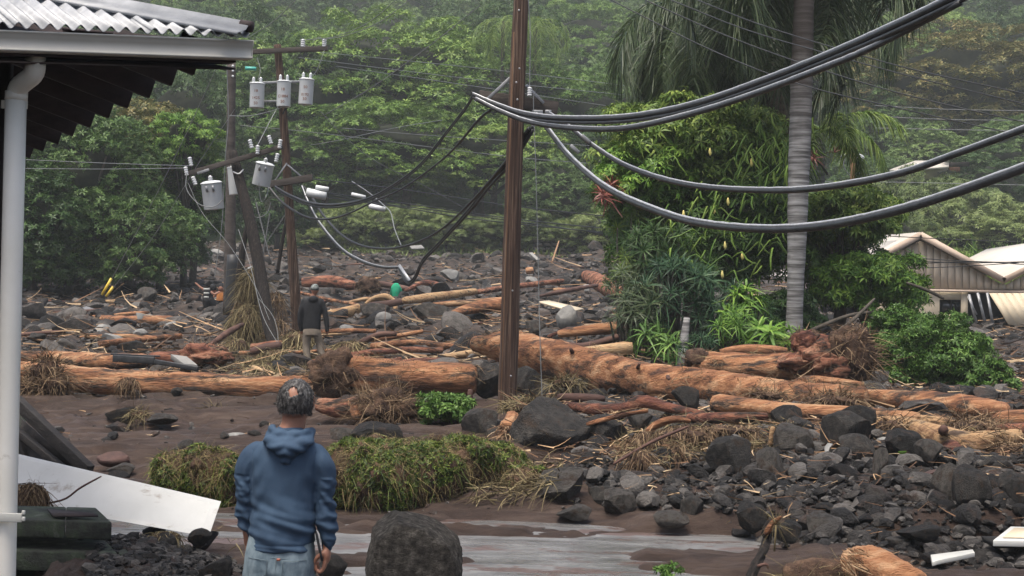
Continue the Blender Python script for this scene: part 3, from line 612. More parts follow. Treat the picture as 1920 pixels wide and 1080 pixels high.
# retaining wall piece of red brown earth near the far bank, and dark culvert mouth
# ------------------------------------------------------------------ logs
def log(label, pts, cat='log', mk='bark', seg=18, n=None, amp=.17, name='log', ends='broken', fq=2.2, group=None, parent=None):
    """pts: (px, py of axis, depth or None, width px)"""
    q = []
    for (px, py, d, wd) in pts:
        if d is None:
            v = hit(px, py+wd*.42); d = v.y
        q.append((px, py, d, wd))
    L_ = (P(*q[0][:3])-P(*q[-1][:3])).length
    n = n or max(8, min(60, int(L_/.13)))
    if seg >= 20: n = int(n*1.7); seg = int(seg*1.5)
    P_, R_ = pxline(q, n)
    R_ = [r*(1+.05*noise.noise(Vector((i*.35, label.__len__(), 1)))) for i, r in enumerate(R_)]
    if ends == 'broken':
        for k, f in ((0, .82), (-1, .80)): R_[k] *= f
    mb = MB(); mb.tube(P_, R_, seg, amp, fq)
    o = mb.build(name, M[mk], smooth=True)
    if label and parent is None: tag(o, label, cat, group)
    if parent is not None: o.parent = parent
    return o
def strands(mb, P0, Dn, length, droop, wd, segs=3, seed=0, curl=.4):
    """flat curved ribbons, each from P0 along Dn, bending down by droop"""
    r = np.random.RandomState(seed); n = len(P0); P0 = np.asarray(P0, float); Dn = np.asarray(Dn, float)
    Dn = Dn/(np.linalg.norm(Dn, axis=1)[:, None]+1e-9); Ln = np.asarray(length)*np.ones(n); side = np.cross(Dn, r.normal(size=(n, 3))); side /= np.linalg.norm(side, axis=1)[:, None]+1e-9
    bend = r.normal(size=(n, 3))*curl; Vs = []
    for k in range(segs+1):
        t = k/segs; c = P0+(Dn*t+bend*t*t*.5)*Ln[:, None]; c[:, 2] -= droop*t*t*Ln
        hw = (wd*(1-.75*t)*.5)*np.ones(n); Vs += [c-side*hw[:, None], c+side*hw[:, None]]
    V = np.stack(Vs, 1).reshape(-1, 3); m_ = 2*(segs+1)
    Fq = np.array([[2*k, 2*k+1, 2*k+3, 2*k+2] for k in range(segs)])
    mb.add(V, [(Fq[None]+(np.arange(n)*m_)[:, None, None]).reshape(-1, 4)])
def rootball(px, py, d, wpx, hpx, parent, seed=0, n=500, dep=.7, mk='root', name='root_ball', flat=0, sl=.5, nw=.012):
    c = P(px, py, d); a, h = wpx*S(d)/2, hpx*S(d)/2; r = np.random.RandomState(seed)
    V, Fa = ico(4); off = r.rand(3)*30
    dd = np.array([noise.noise(Vector(v*1.6+off))*.5+noise.noise(Vector(v*4+off))*.28+noise.noise(Vector(v*9+off))*.16 for v in V])
    V2 = V*(1+dd*.75)[:, None]*np.array([a, a*dep, h])+np.array(c); mb = MB(); mb.add(V2, [Fa]); o = mb.build(name, M[mk], smooth=True); o.parent = parent
    dirs = r.normal(size=(n, 3)); dirs /= np.linalg.norm(dirs, axis=1)[:, None]
    P0 = dirs*np.array([a, a*dep, h])*.92+np.array(c); mb = MB()
    strands(mb, P0, dirs+r.normal(size=(n, 3))*.6, a*sl*(.4+r.rand(n)*1.2), .35, nw, 4, seed, 1.1)
    s_ = mb.build('root_strands', M['strand'], parent); s_['kind'] = 'stuff'
    return o
# the big foreground logs
L1 = log('long orange log stretching across the mud behind the man in blue', [(-60, 700, 24.6, 42), (60, 702, 24.6, 44), (200, 716, 24.5, 46), (330, 722, 24.4, 47), (480, 727, 24.3, 46), (594, 722, 24.2, 42)], seg=24)
L2 = log('slimmer orange log lying just behind the long front log at the downpipe side', [(-60, 668, 28.5, 26), (100, 672, 28.2, 28), (200, 678, 27.6, 30), (275, 676, 27.4, 26)])
L3 = log('', [(380, 668, 28.8, 36), (330, 672, 28.6, 26), (280, 671, 28.6, 20)], mk='bark_red', parent=None)
tag(L3, 'red rooted log end resting behind the long orange log', 'log')
rootball(385, 668, 28.6, 95, 46, L3, 5, 260, mk='bark_red', name='root_flare')
BL = log('thick orange log with a dark torn root end, behind the small leafy bush', [(606, 702, 22.8, 66), (660, 700, 22.8, 72), (740, 706, 22.7, 64), (820, 711, 22.6, 60), (892, 712, 22.5, 54)], seg=28)
rootball(632, 702, 22.7, 104, 82, BL, 9, 420, mk='root', name='torn_root_end', dep=.7, sl=.4)
ML = log('longest fallen trunk, running from the utility pole toward the beige house', [(884, 644, 25.2, 26), (950, 654, 25., 60), (1040, 676, 24.4, 74), (1150, 703, 23.6, 76), (1300, 722, 22.6, 64), (1450, 738, 21.8, 54), (1560, 744, 21.2, 46), (1625, 746, 20.9, 40)], seg=30, n=70)
log('reddish log tapering to a cracked grey end in front of the round leafy shrub', [(1600, 742, 21.4, 26), (1700, 752, 20.9, 40), (1790, 762, 20.5, 46), (1860, 770, 20.2, 42), (1893, 774, 20.1, 30)], mk='bark', seg=22)
RL = log('red barked log carrying a torn upright root stump beside the leafy shrub', [(1288, 676, 24.6, 34), (1340, 682, 24.4, 44), (1430, 688, 24.2, 46), (1520, 688, 24., 52), (1590, 690, 23.9, 58)], mk='bark', seg=26)
log('', [(1285, 672, 24.5, 36), (1320, 676, 24.45, 40), (1362, 684, 24.4, 20)], mk='root', parent=RL, name='torn_bark_end', amp=.35, fq=5)
for (x_, y_, w_, h_, sd4) in ((1560, 682, 96, 62, 41), (1532, 662, 84, 62, 42), (1514, 642, 58, 44, 43), (1496, 680, 70, 40, 44)):
    rootball(x_, y_, 23.85, w_, h_, RL, sd4, 40, mk='bark_red', name='stump', sl=.25, dep=.8)
rootball(1512, 634, 24., 50, 30, RL, 12, 260, name='root_cap')
RB = rootball(1600, 666, 23.8, 92, 108, RL, 13, 700, dep=.6, sl=.55, nw=.016)
log('pale dirt covered log lying behind the red stump log', [(1350, 662, 25.6, 18), (1400, 658, 25.6, 24), (1475, 660, 25.6, 20)], mk='bark')
log('small pale log under the root mass of the red stump log', [(1490, 716, 22.9, 12), (1530, 714, 22.8, 20), (1620, 722, 22.6, 14)], mk='bark')
log('straight orange log propped in front of the longest trunk', [(1336, 756, 19.2, 34), (1420, 765, 18.9, 33), (1500, 773, 18.6, 32), (1600, 776, 18.4, 26), (1725, 782, 18.1, 18)], seg=20)
CL = log('curved pale orange log with a cut branch stub, on top of the rock bank', [(1640, 790, 18., 16), (1700, 798, 17.6, 34), (1760, 820, 17.1, 48), (1820, 832, 16.9, 46), (1870, 826, 16.8, 40), (1918, 818, 16.7, 32)], mk='fresh', seg=24)
log('', [(1768, 808, 16.9, 20), (1769, 804, 16.65, 17)], mk='bark_dark', parent=CL, name='branch_stub', n=5)
log('', [(1778, 838, 16.8, 36), (1796, 858, 16.5, 38), (1815, 878, 16.3, 34)], mk='bark_red', parent=CL, name='broken_branch', n=14, amp=.25)
log('pale branch crossing behind the curved orange log', [(1640, 796, 18.3, 10), (1740, 788, 18.2, 18), (1850, 812, 17.8, 14)], mk='fresh')
log('pink barked log at the frame edge above the curved orange log', [(1860, 795, 18.6, 26), (1900, 786, 18.6, 34), (1990, 790, 18.6, 34)], mk='bark')
log('second pink log at the frame edge behind the curved orange log', [(1850, 808, 17.6, 18), (1900, 806, 17.6, 26), (1990, 800, 17.6, 26)], mk='bark_red')
log('short dark log lying above the large boulder', [(1046, 744, 21.2, 14), (1090, 746, 21.1, 16), (1134, 748, 21., 13)], mk='bark_dark')
log('crooked dark red branch log between the large boulder and longest trunk', [(1060, 757, 20.4, 10), (1100, 766, 20.2, 18), (1170, 766, 20., 22), (1205, 752, 19.9, 24), (1260, 766, 19.7, 18), (1340, 782, 19.3, 12)], mk='bark_red')
log('dark log half buried in sticks below the straight orange log', [(1290, 782, 18.9, 16), (1350, 784, 18.6, 22), (1440, 780, 18.5, 16)], mk='bark_red')
log('thin pale branch reaching from the large boulder to the right', [(1100, 796, 17.6, 7), (1160, 780, 17.5, 9), (1215, 770, 17.4, 7)], cat='branch', name='branch', mk='bark', n=20, amp=.4)
log('arched pale branch with a bare yellow end over the straw bank', [(1212, 812, 16.8, 14), (1235, 795, 16.8, 14), (1265, 787, 16.8, 12), (1295, 790, 16.8, 7)], cat='branch', name='branch', mk='bark', n=22, amp=.4)
log('long thin brown branch slanting across the straw covered bank', [(1150, 870, 15.6, 5), (1220, 830, 15.9, 6), (1290, 800, 16.2, 5)], cat='branch', name='branch', mk='bark_dark', n=16)
log('short broken orange stub standing upright on the rock bank', [(1444, 836, 16.2, 9), (1447, 815, 16.2, 11), (1450, 800, 16.2, 9)], cat='branch', name='branch', mk='fresh', n=8)
def cling(o, n, seed, ln=.16, wd=.009, mk='stick'):
    me = o.data; m_ = len(me.vertices); co = np.empty(m_*3); no = np.empty(m_*3); me.vertices.foreach_get('co', co); me.vertices.foreach_get('normal', no); co = co.reshape(-1, 3); no = no.reshape(-1, 3)
    ok = np.nonzero((no[:, 2] > .05))[0]; r = np.random.RandomState(seed); cl = ok[r.randint(0, len(ok), max(4, n//14))]; i_ = cl[r.randint(0, len(cl), n)]
    p = co[i_]+no[i_]*.01+r.normal(size=(n, 3))*[.12, .03, .02]; mb = MB(); strands(mb, p, r.normal(size=(n, 3))*[1., .5, .35]+no[i_]*.25, ln*(.3+r.rand(n)), .5, wd, 3, seed, 1.); c = mb.build('clinging_straw', M[mk], o); c['kind'] = 'stuff'
for o, n, sd3 in ((L1, 260, 1), (L2, 90, 2), (BL, 260, 3), (ML, 700, 4), (RL, 260, 5), (CL, 160, 6)):
    cling(o, n, sd3, .2, .010, 'strand'); cling(o, n//3, sd3+20, .18, .009, 'straw')
for (px, py, d, w_, dx, dy) in ((1075, 664, 23.9, 14, -6, -12), (1195, 690, 23., 10, 5, -10), (1560, 742, 20.8, 12, -4, -14), (1420, 728, 21.6, 9, 6, 9), (1252, 706, 22.4, 12, 3, 6)):
    log('', [(px, py, d, w_*.7), (px+dx*.8, py+dy*.8, d-.2, w_*.5)], mk='bark_dark', parent=ML, name='branch_stub', n=5, seg=10)
# pinkish stump with the dark root ball
st = log('pale red stump with a big shaggy root ball, near the small leafy bush', [(596, 760, 20.6, 30), (640, 768, 20.5, 40), (690, 764, 20.4, 44)], cat='stump', name='stump', mk='bark_red')
log('', [(655, 752, 20.3, 12), (668, 768, 20.2, 24), (670, 786, 20.1, 14)], mk='bark', parent=st, name='torn_wood', amp=.3, fq=6)
rootball(722, 762, 20.3, 118, 66, st, 21, 1300, dep=.7, sl=.45, nw=.01)
st2 = log('small splintered orange log end wedged against the large boulder', [(950, 808, 18.3, 34), (960, 790, 18.5, 26), (962, 776, 18.7, 20)], cat='log', mk='bark', amp=.3, fq=6, n=12)
rs_ = np.random.RandomState(3); mb = MB(); c = P(948, 812, 18.2)
strands(mb, np.array([list(c)]*60)+rs_.normal(size=(60, 3))*.07, np.c_[rs_.normal(size=60)-.6, -np.ones(60), rs_.normal(size=60)*.6], .22, .5, .018, 3, 2); o = mb.build('splinters', M['stick'], st2); o['kind'] = 'stuff'
# middle distance logs
far = [
 ('short orange log on grey rubble in front of the yellow cable guards', [(138, 594, None, 13), (220, 600, None, 15), (325, 600, None, 17)], 'bark'),
 ('dark red log with broken side branches behind the man in the black hoodie', [(566, 530, 58, 20), (620, 528, 58, 22), (665, 536, 57.5, 20)], 'bark_red'),
 ('bright orange log chunk beside the man in the black hoodie', [(600, 596, 44, 24), (630, 590, 44, 24), (660, 582, 44.2, 20), (676, 576, 44.4, 17)], 'fresh'),
 ('bright yellow peeled log running toward the utility pole', [(756, 564, 49, 14), (820, 556, 50, 15), (893, 546, 51, 13)], 'fresh'),
 ('thin dark log that continues the bright yellow peeled log', [(690, 574, 49, 13), (725, 570, 49, 14), (762, 564, 49.2, 12)], 'bark_dark'),
 ('long reddish log passing behind the main utility pole', [(890, 548, 51.5, 9), (960, 538, 53, 11), (1056, 526, 55, 8)], 'bark_red'),
 ('pale orange log half buried, left of the main utility pole', [(806, 572, 46, 8), (870, 568, 46, 13), (950, 562, 46, 12)], 'bark'),
 ('broad orange log slab lying below the pale half buried log', [(838, 592, 41.5, 8), (880, 580, 42, 20), (945, 570, 42.5, 24)], 'bark'),
 ('fat red log with a round end, beside the palm leaves', [(1098, 516, 58, 20), (1122, 530, 56, 32), (1170, 556, 53, 36), (1210, 570, 52, 30)], 'bark_red'),
 ('thin curved branch log beyond the flat cream panel', [(1010, 556, 50, 6), (1060, 545, 50, 9), (1120, 535, 52, 7)], 'bark_dark'),
 ('orange log with dark peeled patches beside the palm leaves', [(1046, 626, 32.5, 14), (1100, 620, 32.5, 22), (1180, 612, 32.5, 24)], 'bark'),
 ('yellow and brown peeling log just behind the longest trunk', [(1066, 660, 28, 12), (1120, 658, 28, 24), (1186, 652, 28, 27)], 'fresh'),
 ('dark log behind the yellow peeling log', [(1030, 640, 30, 12), (1090, 650, 30, 14), (1160, 632, 30, 14)], 'bark_dark'),
 ('slender pink log lying alone on the rubble', [(692, 638, 35.5, 8), (740, 631, 35.5, 9), (793, 621, 35.5, 9)], 'bark'),
 ('thin log lying at the feet of the three bent people', [(352, 600, 49, 4), (400, 603, 49, 6), (480, 592, 50, 7)], 'bark'),
 ('low orange log behind the leaning broken pole', [(560, 588, 47, 10), (600, 588, 47, 12), (630, 590, 47, 10)], 'bark'),
 ('flat reddish log strip amid the grey rubble', [(150, 632, 36, 5), (230, 630, 36, 8), (330, 636, 36, 6)], 'bark'),
 ('dark prop log lying against the straw heap', [(390, 650, 31.5, 9), (425, 625, 32.5, 12), (455, 608, 33.5, 9)], 'bark_dark'),
 ('brown log with a cut end under the leaning broken pole', [(470, 660, 30.5, 14), (500, 652, 30.5, 17), (528, 648, 30.5, 17)], 'bark_dark'),
 ('small bright wood plank near the boots of the hooded man', [(474, 688, 27.8, 8), (515, 702, 27.2, 7)], 'fresh'),
 ('distant orange log at the mouth of the gully', [(318, 452, None, 8), (345, 450, None, 9), (378, 458, None, 8)], 'bark_red'),
 ('grey fallen trunk in the gully beside the tall back pole', [(400, 500, 78, 5), (430, 512, 76, 6), (470, 498, 78, 6)], 'bark_dark'),
 ('small orange log on the far rubble behind the utility pole', [(986, 508, 72, 12), (1000, 506, 72, 13)], 'bark'),
 ('pale stick log on the far rubble beside the stone wall', [(1020, 530, 62, 5), (1058, 526, 62, 6)], 'fresh'),
 ('short red log beyond the green shirted person', [(760, 545, 57, 8), (800, 530, 58, 10), (840, 540, 57, 7)], 'bark_red'),
 ('thin log lying behind the black metal strip', [(690, 575, 46, 5), (610, 560, 48, 6), (560, 548, 50, 5)], 'bark'),
 ('brown log lying under the dangling cable loop', [(700, 530, 60, 9), (735, 536, 60, 12), (790, 548, 59, 8)], 'bark_dark'),
]
for lb, p_, mk in far: log(lb, p_, mk=mk, seg=12)
rb = thing('root_ball', 'dry brown root ball tipped up beyond the man in the hoodie', 'root ball', P(690, 555, 56)); 
o = rootball(690, 536, 56, 44, 36, None, 31, 300, sl=.4, nw=.02); under(o, rb); 
for ch in list(C.objects):
    if ch.name.startswith('root_strands') and ch.parent is None: under(ch, rb)
wr = log('curled bare yellow root lying beside the green shirted person', [(684, 572, 50, 8), (700, 560, 50, 10), (722, 556, 50, 12), (738, 566, 50, 10), (742, 580, 49.6, 8)], cat='root', name='root', mk='fresh', n=18)
# assorted smaller logs strewn about, alike at this distance
rl = random.Random(9)
for k in range(34):
    px = rl.uniform(40, 1150); d = math.exp(rl.uniform(math.log(27), math.log(88)))
    x = (px-960)/F*d; z = G(x, d)+.1; L_ = rl.uniform(.8, 2.6); a = rl.uniform(-.5, .5) if rl.random() < .8 else rl.uniform(-1.4, 1.4); r_ = rl.uniform(.04, .10)
    dx, dy = math.cos(a)*L_/2, math.sin(a)*L_/2; z2 = G(x+dx, d+dy)+.14+rl.uniform(0, .2)
    pts = cr_spline([(x-dx, d-dy, z), (x, d, (z+z2)/2+rl.uniform(-.05, .12)), (x+dx, d+dy, z2)], 10)
    mb = MB(); mb.tube(pts, np.linspace(r_, r_*.7, 10), 8, .2, 3); o = mb.build('log', M[rl.choice(['bark', 'bark_red', 'bark_dark', 'bark_dark', 'fresh'])], smooth=True)
    tag(o, 'small broken log strewn over the dark rubble field', 'log', 'small logs strewn over the rubble')
# bottom corner: fibrous orange stump, soil heap, twisted snag
fs = log('fibrous orange stump end lying at the bottom edge near the white boards', [(1590, 1062, 10.6, 60), (1625, 1060, 10.5, 72), (1670, 1082, 10.3, 78), (1730, 1120, 10.1, 70)], cat='stump', name='stump', mk='bark', amp=.16, fq=5, seg=30, n=26)
r = np.random.RandomState(8); n = 900; t_ = r.rand(n); cx = np.interp(t_, [0, .3, 1], [1590, 1630, 1730]); cy = np.interp(t_, [0, .3, 1], [1062, 1062, 1118])
P0 = np.array([list(P(a, b_, 10.45)) for a, b_ in zip(cx, cy)]); off = r.normal(size=(n, 3)); off[:, 2] = np.abs(off[:, 2]); off[:, 1] = -np.abs(off[:, 1]); off /= np.linalg.norm(off, axis=1)[:, None]
mb = MB(); strands(mb, P0+off*.14, np.c_[np.ones(n)*.7, -.15*np.ones(n), -.45*np.ones(n)]+r.normal(size=(n, 3))*.25, .13, .1, .006, 3, 4, .3); o = mb.build('bark_fibres', M['stick'], fs); o['kind'] = 'stuff'
hp = MB(); n = 1500; u = r.rand(n); cx = 1460+u*150+r.normal(size=n)*8; cy = 1085-u*22+r.rand(n)*20
P0 = np.array([list(P(a, b_, 10.5+.3*r.rand())) for a, b_ in zip(cx, cy)]); strands(hp, P0, r.normal(size=(n, 3))*[1, .6, .6]+[0, 0, .35], .14, .9, .007, 4, 5, 1.2)
tag(hp.build('straw_heap', M['straw']), 'heap of muddy straw and twigs at the stump on the bottom edge', 'straw heap', kind='stuff')
log('', [(1470, 1082, 10.6, 50), (1530, 1075, 10.6, 60), (1590, 1080, 10.6, 60)], mk='root', name='mud_lump', amp=.3, parent=None, n=12); tag(bpy.data.objects['mud_lump'], 'low lump of brown root soil under the straw at the bottom edge', 'soil lump')
sn = log('twisted dark snag with a frayed pale tip standing in the wet mud', [(1402, 1110, 10.7, 15), (1412, 1075, 10.8, 17), (1428, 1040, 10.9, 18), (1438, 1012, 11, 16), (1436, 995, 11., 13), (1446, 978, 11, 12), (1462, 968, 11., 6)], cat='snag', name='snag', mk='pole_dark', amp=.5, fq=8, n=40)
log('', [(1420, 1062, 10.8, 7), (1436, 1058, 10.8, 6), (1441, 1066, 10.8, 3)], mk='bark_dark', parent=sn, name='branch_stub', n=8)
log('', [(1434, 1002, 10.95, 10), (1450, 980, 10.95, 12), (1466, 968, 10.95, 3)], mk='bark', parent=sn, name='frayed_tip', n=10, amp=.5, fq=9)
mb = MB(); rs_ = np.random.RandomState(6); strands(mb, np.array([list(P(1452, 978, 10.95))]*90)+rs_.normal(size=(90, 3))*.02, rs_.normal(size=(90, 3))+[.5, 0, .2], .09, .6, .004, 3, 6, 1.); mb.build('frayed_fibres', M['straw'], sn)['kind'] = 'stuff'
mb = MB(); mb.tube([P(1455, 985, 10.9), P(1452, 1034, 10.9)], .008, 5); o = mb.build('hanging_fibre', M['straw'], sn)
# white boards at the bottom corner
mb = MB(); mb.prism([P(1745, 1040, 11.5), P(1824, 1030, 11.7), P(1828, 1036, 11.4), P(1760, 1050, 11.2), P(1748, 1054, 11.2)], (0, 0, -.035)); tag(mb.build('white_board', M['white_paint'], bevel=.003), 'narrow white board half buried in the dark soil', 'board')
wp = thing('framed_board', 'white framed panel lying flat at the frame edge above the soil', 'panel', P(1900, 1010, 11.9))
mb = MB(); q = [P(1862, 1013, 11.7), P(1895, 987, 12.3), P(2010, 990, 12.3), P(2010, 1016, 11.7)]; mb.prism(q, (0, 0, -.05)); under(mb.build('panel_frame', M['board'], bevel=.004), wp)
mb = MB(); q = [P(1880, 1009, 11.78), P(1902, 991, 12.22), P(2010, 993, 12.2), P(2010, 1011, 11.8)]; mb.prism([v+Vector((0, 0, .004)) for v in q], (0, 0, .003)); under(mb.build('panel_inset', M['cream']), wp)
mb = MB(); mb.prism([P(1862, 1017, 11.72), P(2010, 1020, 11.72), P(2010, 1030, 11.75), P(1866, 1028, 11.75)], (0, .3, 0)); under(mb.build('panel_base', M['void']), wp)
# dark soil heap right bottom
mb = MB(); n1, n2 = 60, 30; q = []
for a in range(n2):
    for b_ in range(n1):
        u_ = b_/(n1-1); v_ = a/(n2-1); x = P(1700+u_*420, 1080, 10.7).x; y = 9.6+v_*1.9; e = math.sin(PI*min(1, u_*2.2+.02)/2)*math.sin(PI*v_)
        q.append([x, y, -.03+.17*e+noise.noise(Vector((x*3, y*3, 2)))*.05*e+noise.noise(Vector((x*12, y*12, 2)))*.02*e])
mb.add(q, [[[a*n1+b_, a*n1+b_+1, (a+1)*n1+b_+1, (a+1)*n1+b_] for a in range(n2-1) for b_ in range(n1-1)]]); tag(mb.build('soil_heap', M['soil'], smooth=True), 'heap of dark brown soil at the bottom corner by the white boards', 'soil heap', kind='stuff')
# flat cream panel, black car trim, white wreckage
mb = MB(); mb.prism([P(1010, 565, 47), P(1030, 563, 48), P(1094, 578, 46), P(1070, 582, 45)], (0, 0, -.06)); tag(mb.build('cream_panel', M['cream']), 'flat cream sheet lying on the rubble right of the utility pole', 'sheet')
ct = thing('black_trim', 'black plastic vehicle trim strip stranded on the orange logs', 'plastic trim', P(290, 690, 26.4))
for a, b_, h_ in (((212, 672, 26.6), (290, 676, 26.4), .13), ((290, 678, 26.4), (372, 692, 26.2), .09)):
    mb = MB(); mb.beam(P(*a), P(*b_), .06, h_); under(mb.build('trim_section', M['cable'], bevel=.01), ct)
mb = MB(); mb.beam(P(208, 664, 26.7), P(300, 668, 26.5), .05, .03); under(mb.build('trim_lip', M['cable'], bevel=.005), ct)
mb = MB(); mb.beam(P(380, 688, 26.6), P(420, 690, 26.6), .2, .14); 

# ------------------------------------------------------------------ boulders that stand out
B = boulder
B('large dark boulder with a flat top, beside the main utility pole', 1030, 868, 158, 120, 17.4, 0, s=5, sink=.02, dep=.9)
b0 = B('blocky pitted boulder standing on the wet road beside the man', 772, 1128, 186, 158, 10.2, 1, mk='pitted', s=5, sink=0, rz=.04, dep=.7)
B('low slanted dark boulder at the toe of the straw covered hedge', 1040, 945, 124, 62, 14.2, 2, s=5, tilt=-.25)
B('round grey boulder sitting on the mud at the foot of the bank', 1162, 962, 64, 46, 13.9, 3, s=4, dep=1)
B('grey boulder tucked behind the round grey boulder', 1136, 956, 72, 44, 14.3, 4, s=3)
B('angular grey boulder above the low slanted boulder', 1110, 890, 58, 44, 16, 5)
B('broad smooth grey boulder behind the man in blue at shoulder height', 710, 842, 104, 50, 17.8, 3, s=4, sink=.3)
B('pale angled rock left of the broad smooth boulder', 640, 838, 58, 36, 18, 4)
B('mid grey boulder between the leafy bush and splintered log end', 898, 812, 70, 46, 19.2, 5, s=4)
B('grey boulder under the longest trunk, behind the utility pole foot', 985, 742, 62, 56, 22.6, 6, s=4)
B('pale grey boulder squeezed against the thick orange log end', 916, 735, 66, 54, 22.6, 7, s=3)
B('grey boulder below the longest trunk, right of the large boulder', 1130, 850, 92, 72, 17.6, 8, s=4)
B('light topped boulder below the thin pale branch', 1200, 805, 50, 36, 18.4, 9)
B('pointed dark boulder resting under the longest trunk', 1286, 758, 54, 34, 20, 2)
B('dark boulder in the shade under the longest trunk', 1075, 742, 60, 34, 22.8, 1)
B('dark boulder lying alone on the mud flat behind the long board', 222, 792, 64, 30, 21.2, 6, sink=.3)
B('flat dark rock sunk into the mud flat', 300, 792, 60, 16, 20.8, 7, sink=.4)
B('small pointed rock on the mud by the long orange log', 330, 742, 22, 16, 24, 3)
B('low dark rock at the base of the long orange log', 105, 748, 44, 18, 23.8, 4, sink=.3)
B('reddish flat rock in the mud above the white board', 208, 868, 66, 20, 17, 5, mk='red_rock', sink=.55)
B('grey flat rock in the mud above the white board', 225, 888, 56, 20, 16.4, 8, sink=.4)
B('pale grey stone beside the shoulder of the man in blue', 440, 832, 44, 20, 18.6, 0, mk='pale_rock')
B('broad dark boulder set in the upper rock bank', 1590, 835, 96, 64, 16.2, 2, s=4)
B('upright tapering boulder at the middle of the rock bank', 1445, 905, 62, 66, 14.5, 4, s=4)
B('big dark faceted boulder under the straw covered bank', 1368, 880, 86, 62, 15.1, 5, s=4)
B('large rounded boulder low in the right bank', 1828, 958, 76, 84, 12.9, 1, s=4)
B('tall dark boulder leaning on the large rounded boulder', 1782, 950, 66, 82, 13.2, 0, s=4)
B('dark boulder at the frame edge of the right bank', 1905, 950, 60, 66, 13, 3, s=4)
B('flat topped grey boulder at the crest of the rock bank', 1610, 860, 80, 46, 15.8, 4, s=4)
B('dark boulder beneath the curved orange log', 1700, 858, 74, 54, 15.6, 3, s=4)
B('dark boulder below the short broken orange stub', 1490, 855, 76, 60, 15.9, 1, s=4)
B('grey boulder half under the straight orange log', 1480, 800, 60, 40, 17.9, 0)
B('grey boulder behind the upright splinter at the bank crest', 1612, 800, 70, 40, 17.4, 2)
B('reddish boulder in the middle of the right bank', 1742, 915, 56, 36, 13.8, 6, mk='red_rock')
B('smooth grey boulder at the toe of the right bank by the snag', 1550, 1008, 70, 46, 12.6, 7, s=4)
B('wide grey boulder on the mud right behind the twisted snag', 1475, 1012, 64, 36, 12.3, 8, s=3)
B('dark upright boulder left of the twisted snag', 1412, 990, 58, 48, 12.9, 9, s=4)
B('round brown boulder on the mud at the toe of the bank', 1300, 972, 46, 42, 13.4, 2, s=4, dep=1)
B('flat wet dark boulder at the mud edge', 1260, 985, 70, 26, 13.1, 4, s=4)
B('small dark boulder right of the round brown boulder', 1348, 965, 36, 24, 13.6, 5)
B('oblong dark boulder lying at the toe of the right bank', 1725, 1012, 80, 26, 12.1, 6)
B('upright grey cobble leaning in the right bank', 1655, 900, 34, 60, 14.4, 7)
B('dark boulder above the reddish boulder', 1745, 870, 56, 46, 14.8, 9)
B('dark boulder at the shadowed foot of the large boulder', 960, 868, 60, 34, 17.4, 2)
B('knobbly rocks pile at the shadowed foot of the hedge', 1075, 972, 66, 26, 13.6, 8)
B('dark boulder low beside the hand of the man in blue', 622, 1092, 56, 50, 10.5, 3, s=3)
B('mossy brown rock on the soil heap by the steps', 305, 1028, 50, 28, 10.6, 5, mk='boulder')
B('dark boulder sunk in the soil mound at the bottom edge', 395, 1096, 74, 50, 10.0, 6, s=3, sink=.3)
B('dark boulder on the soil heap below the white board', 372, 1016, 46, 24, 10.8, 3, s=3, sink=.6)
B('broad grey boulder in the middle rubble left of the utility pole', 806, 602, 70, 34, 41, 2)
B('dark boulder next to the bright orange log chunk', 700, 602, 60, 34, 42, 4)
B('pale rounded rock on the middle rubble', 718, 608, 36, 24, 40, 1, mk='pale_rock')
B('pale jagged rock in front of the thin log strip', 262, 636, 28, 20, 36, 3, mk='pale_rock')
B('pale boulder standing right of the flat cream panel', 1062, 612, 40, 40, 39, 5, mk='pale_rock')
B('pale boulder behind the dangling cable loop', 842, 522, 36, 18, 66, 2, mk='pale_rock')
B('white topped boulder in the gully by the tall back pole', 376, 470, 28, 22, 96, 2, mk='pale_rock')
B('second white topped boulder lower in the gully', 400, 486, 36, 20, 88, 3, mk='pale_rock')
# soil mound beside the steps
def mound(u, d): return .30*np.clip((495-u)/200, 0, 1)**.8*np.clip((11.6-d)/.9, 0, 1)*np.clip((u-60)/60, 0, 1)
mb = MB(); n1, n2 = 110, 70; q = []
for a in range(n2):
    d_ = 8.6+3.0*a/(n2-1)
    for b_ in range(n1):
        u_ = 60+450*b_/(n1-1); x = (u_-960)/F*d_; e = float(mound(u_, d_)); q.append([x, d_, -.02+e+min(1, e*8)*(noise.noise(Vector((x*4, d_*4, 2)))*.09+noise.noise(Vector((x*13, d_*13, 2)))*.045+noise.noise(Vector((x*34, d_*34, 2)))*.02)])
mb.add(q, [[[a*n1+b_, a*n1+b_+1, (a+1)*n1+b_+1, (a+1)*n1+b_] for a in range(n2-1) for b_ in range(n1-1)]]); tag(mb.build('soil_heap', M['soil'], smooth=True), 'mound of dark clods and soil between the mossy steps and the man', 'soil heap', kind='stuff')
r_ = np.random.RandomState(5); n = 2600; u = r_.uniform(180, 560, n); d = r_.uniform(9.2, 11.6, n); k = r_.rand(n) < np.clip(mound(u, d)*8+.06, 0, 1); u, d = u[k], d[k]; x = (u-960)/F*d
mb = MB(); scatter(mb, RK[1], np.c_[x, d, mound(u, d)+.005], .012+.05*r_.rand(len(x))**3, 3); o = mb.build('soil_clods', M['rock'], smooth=True); o.data.set_sharp_from_angle(angle=.55); tag(o, kind='stuff')
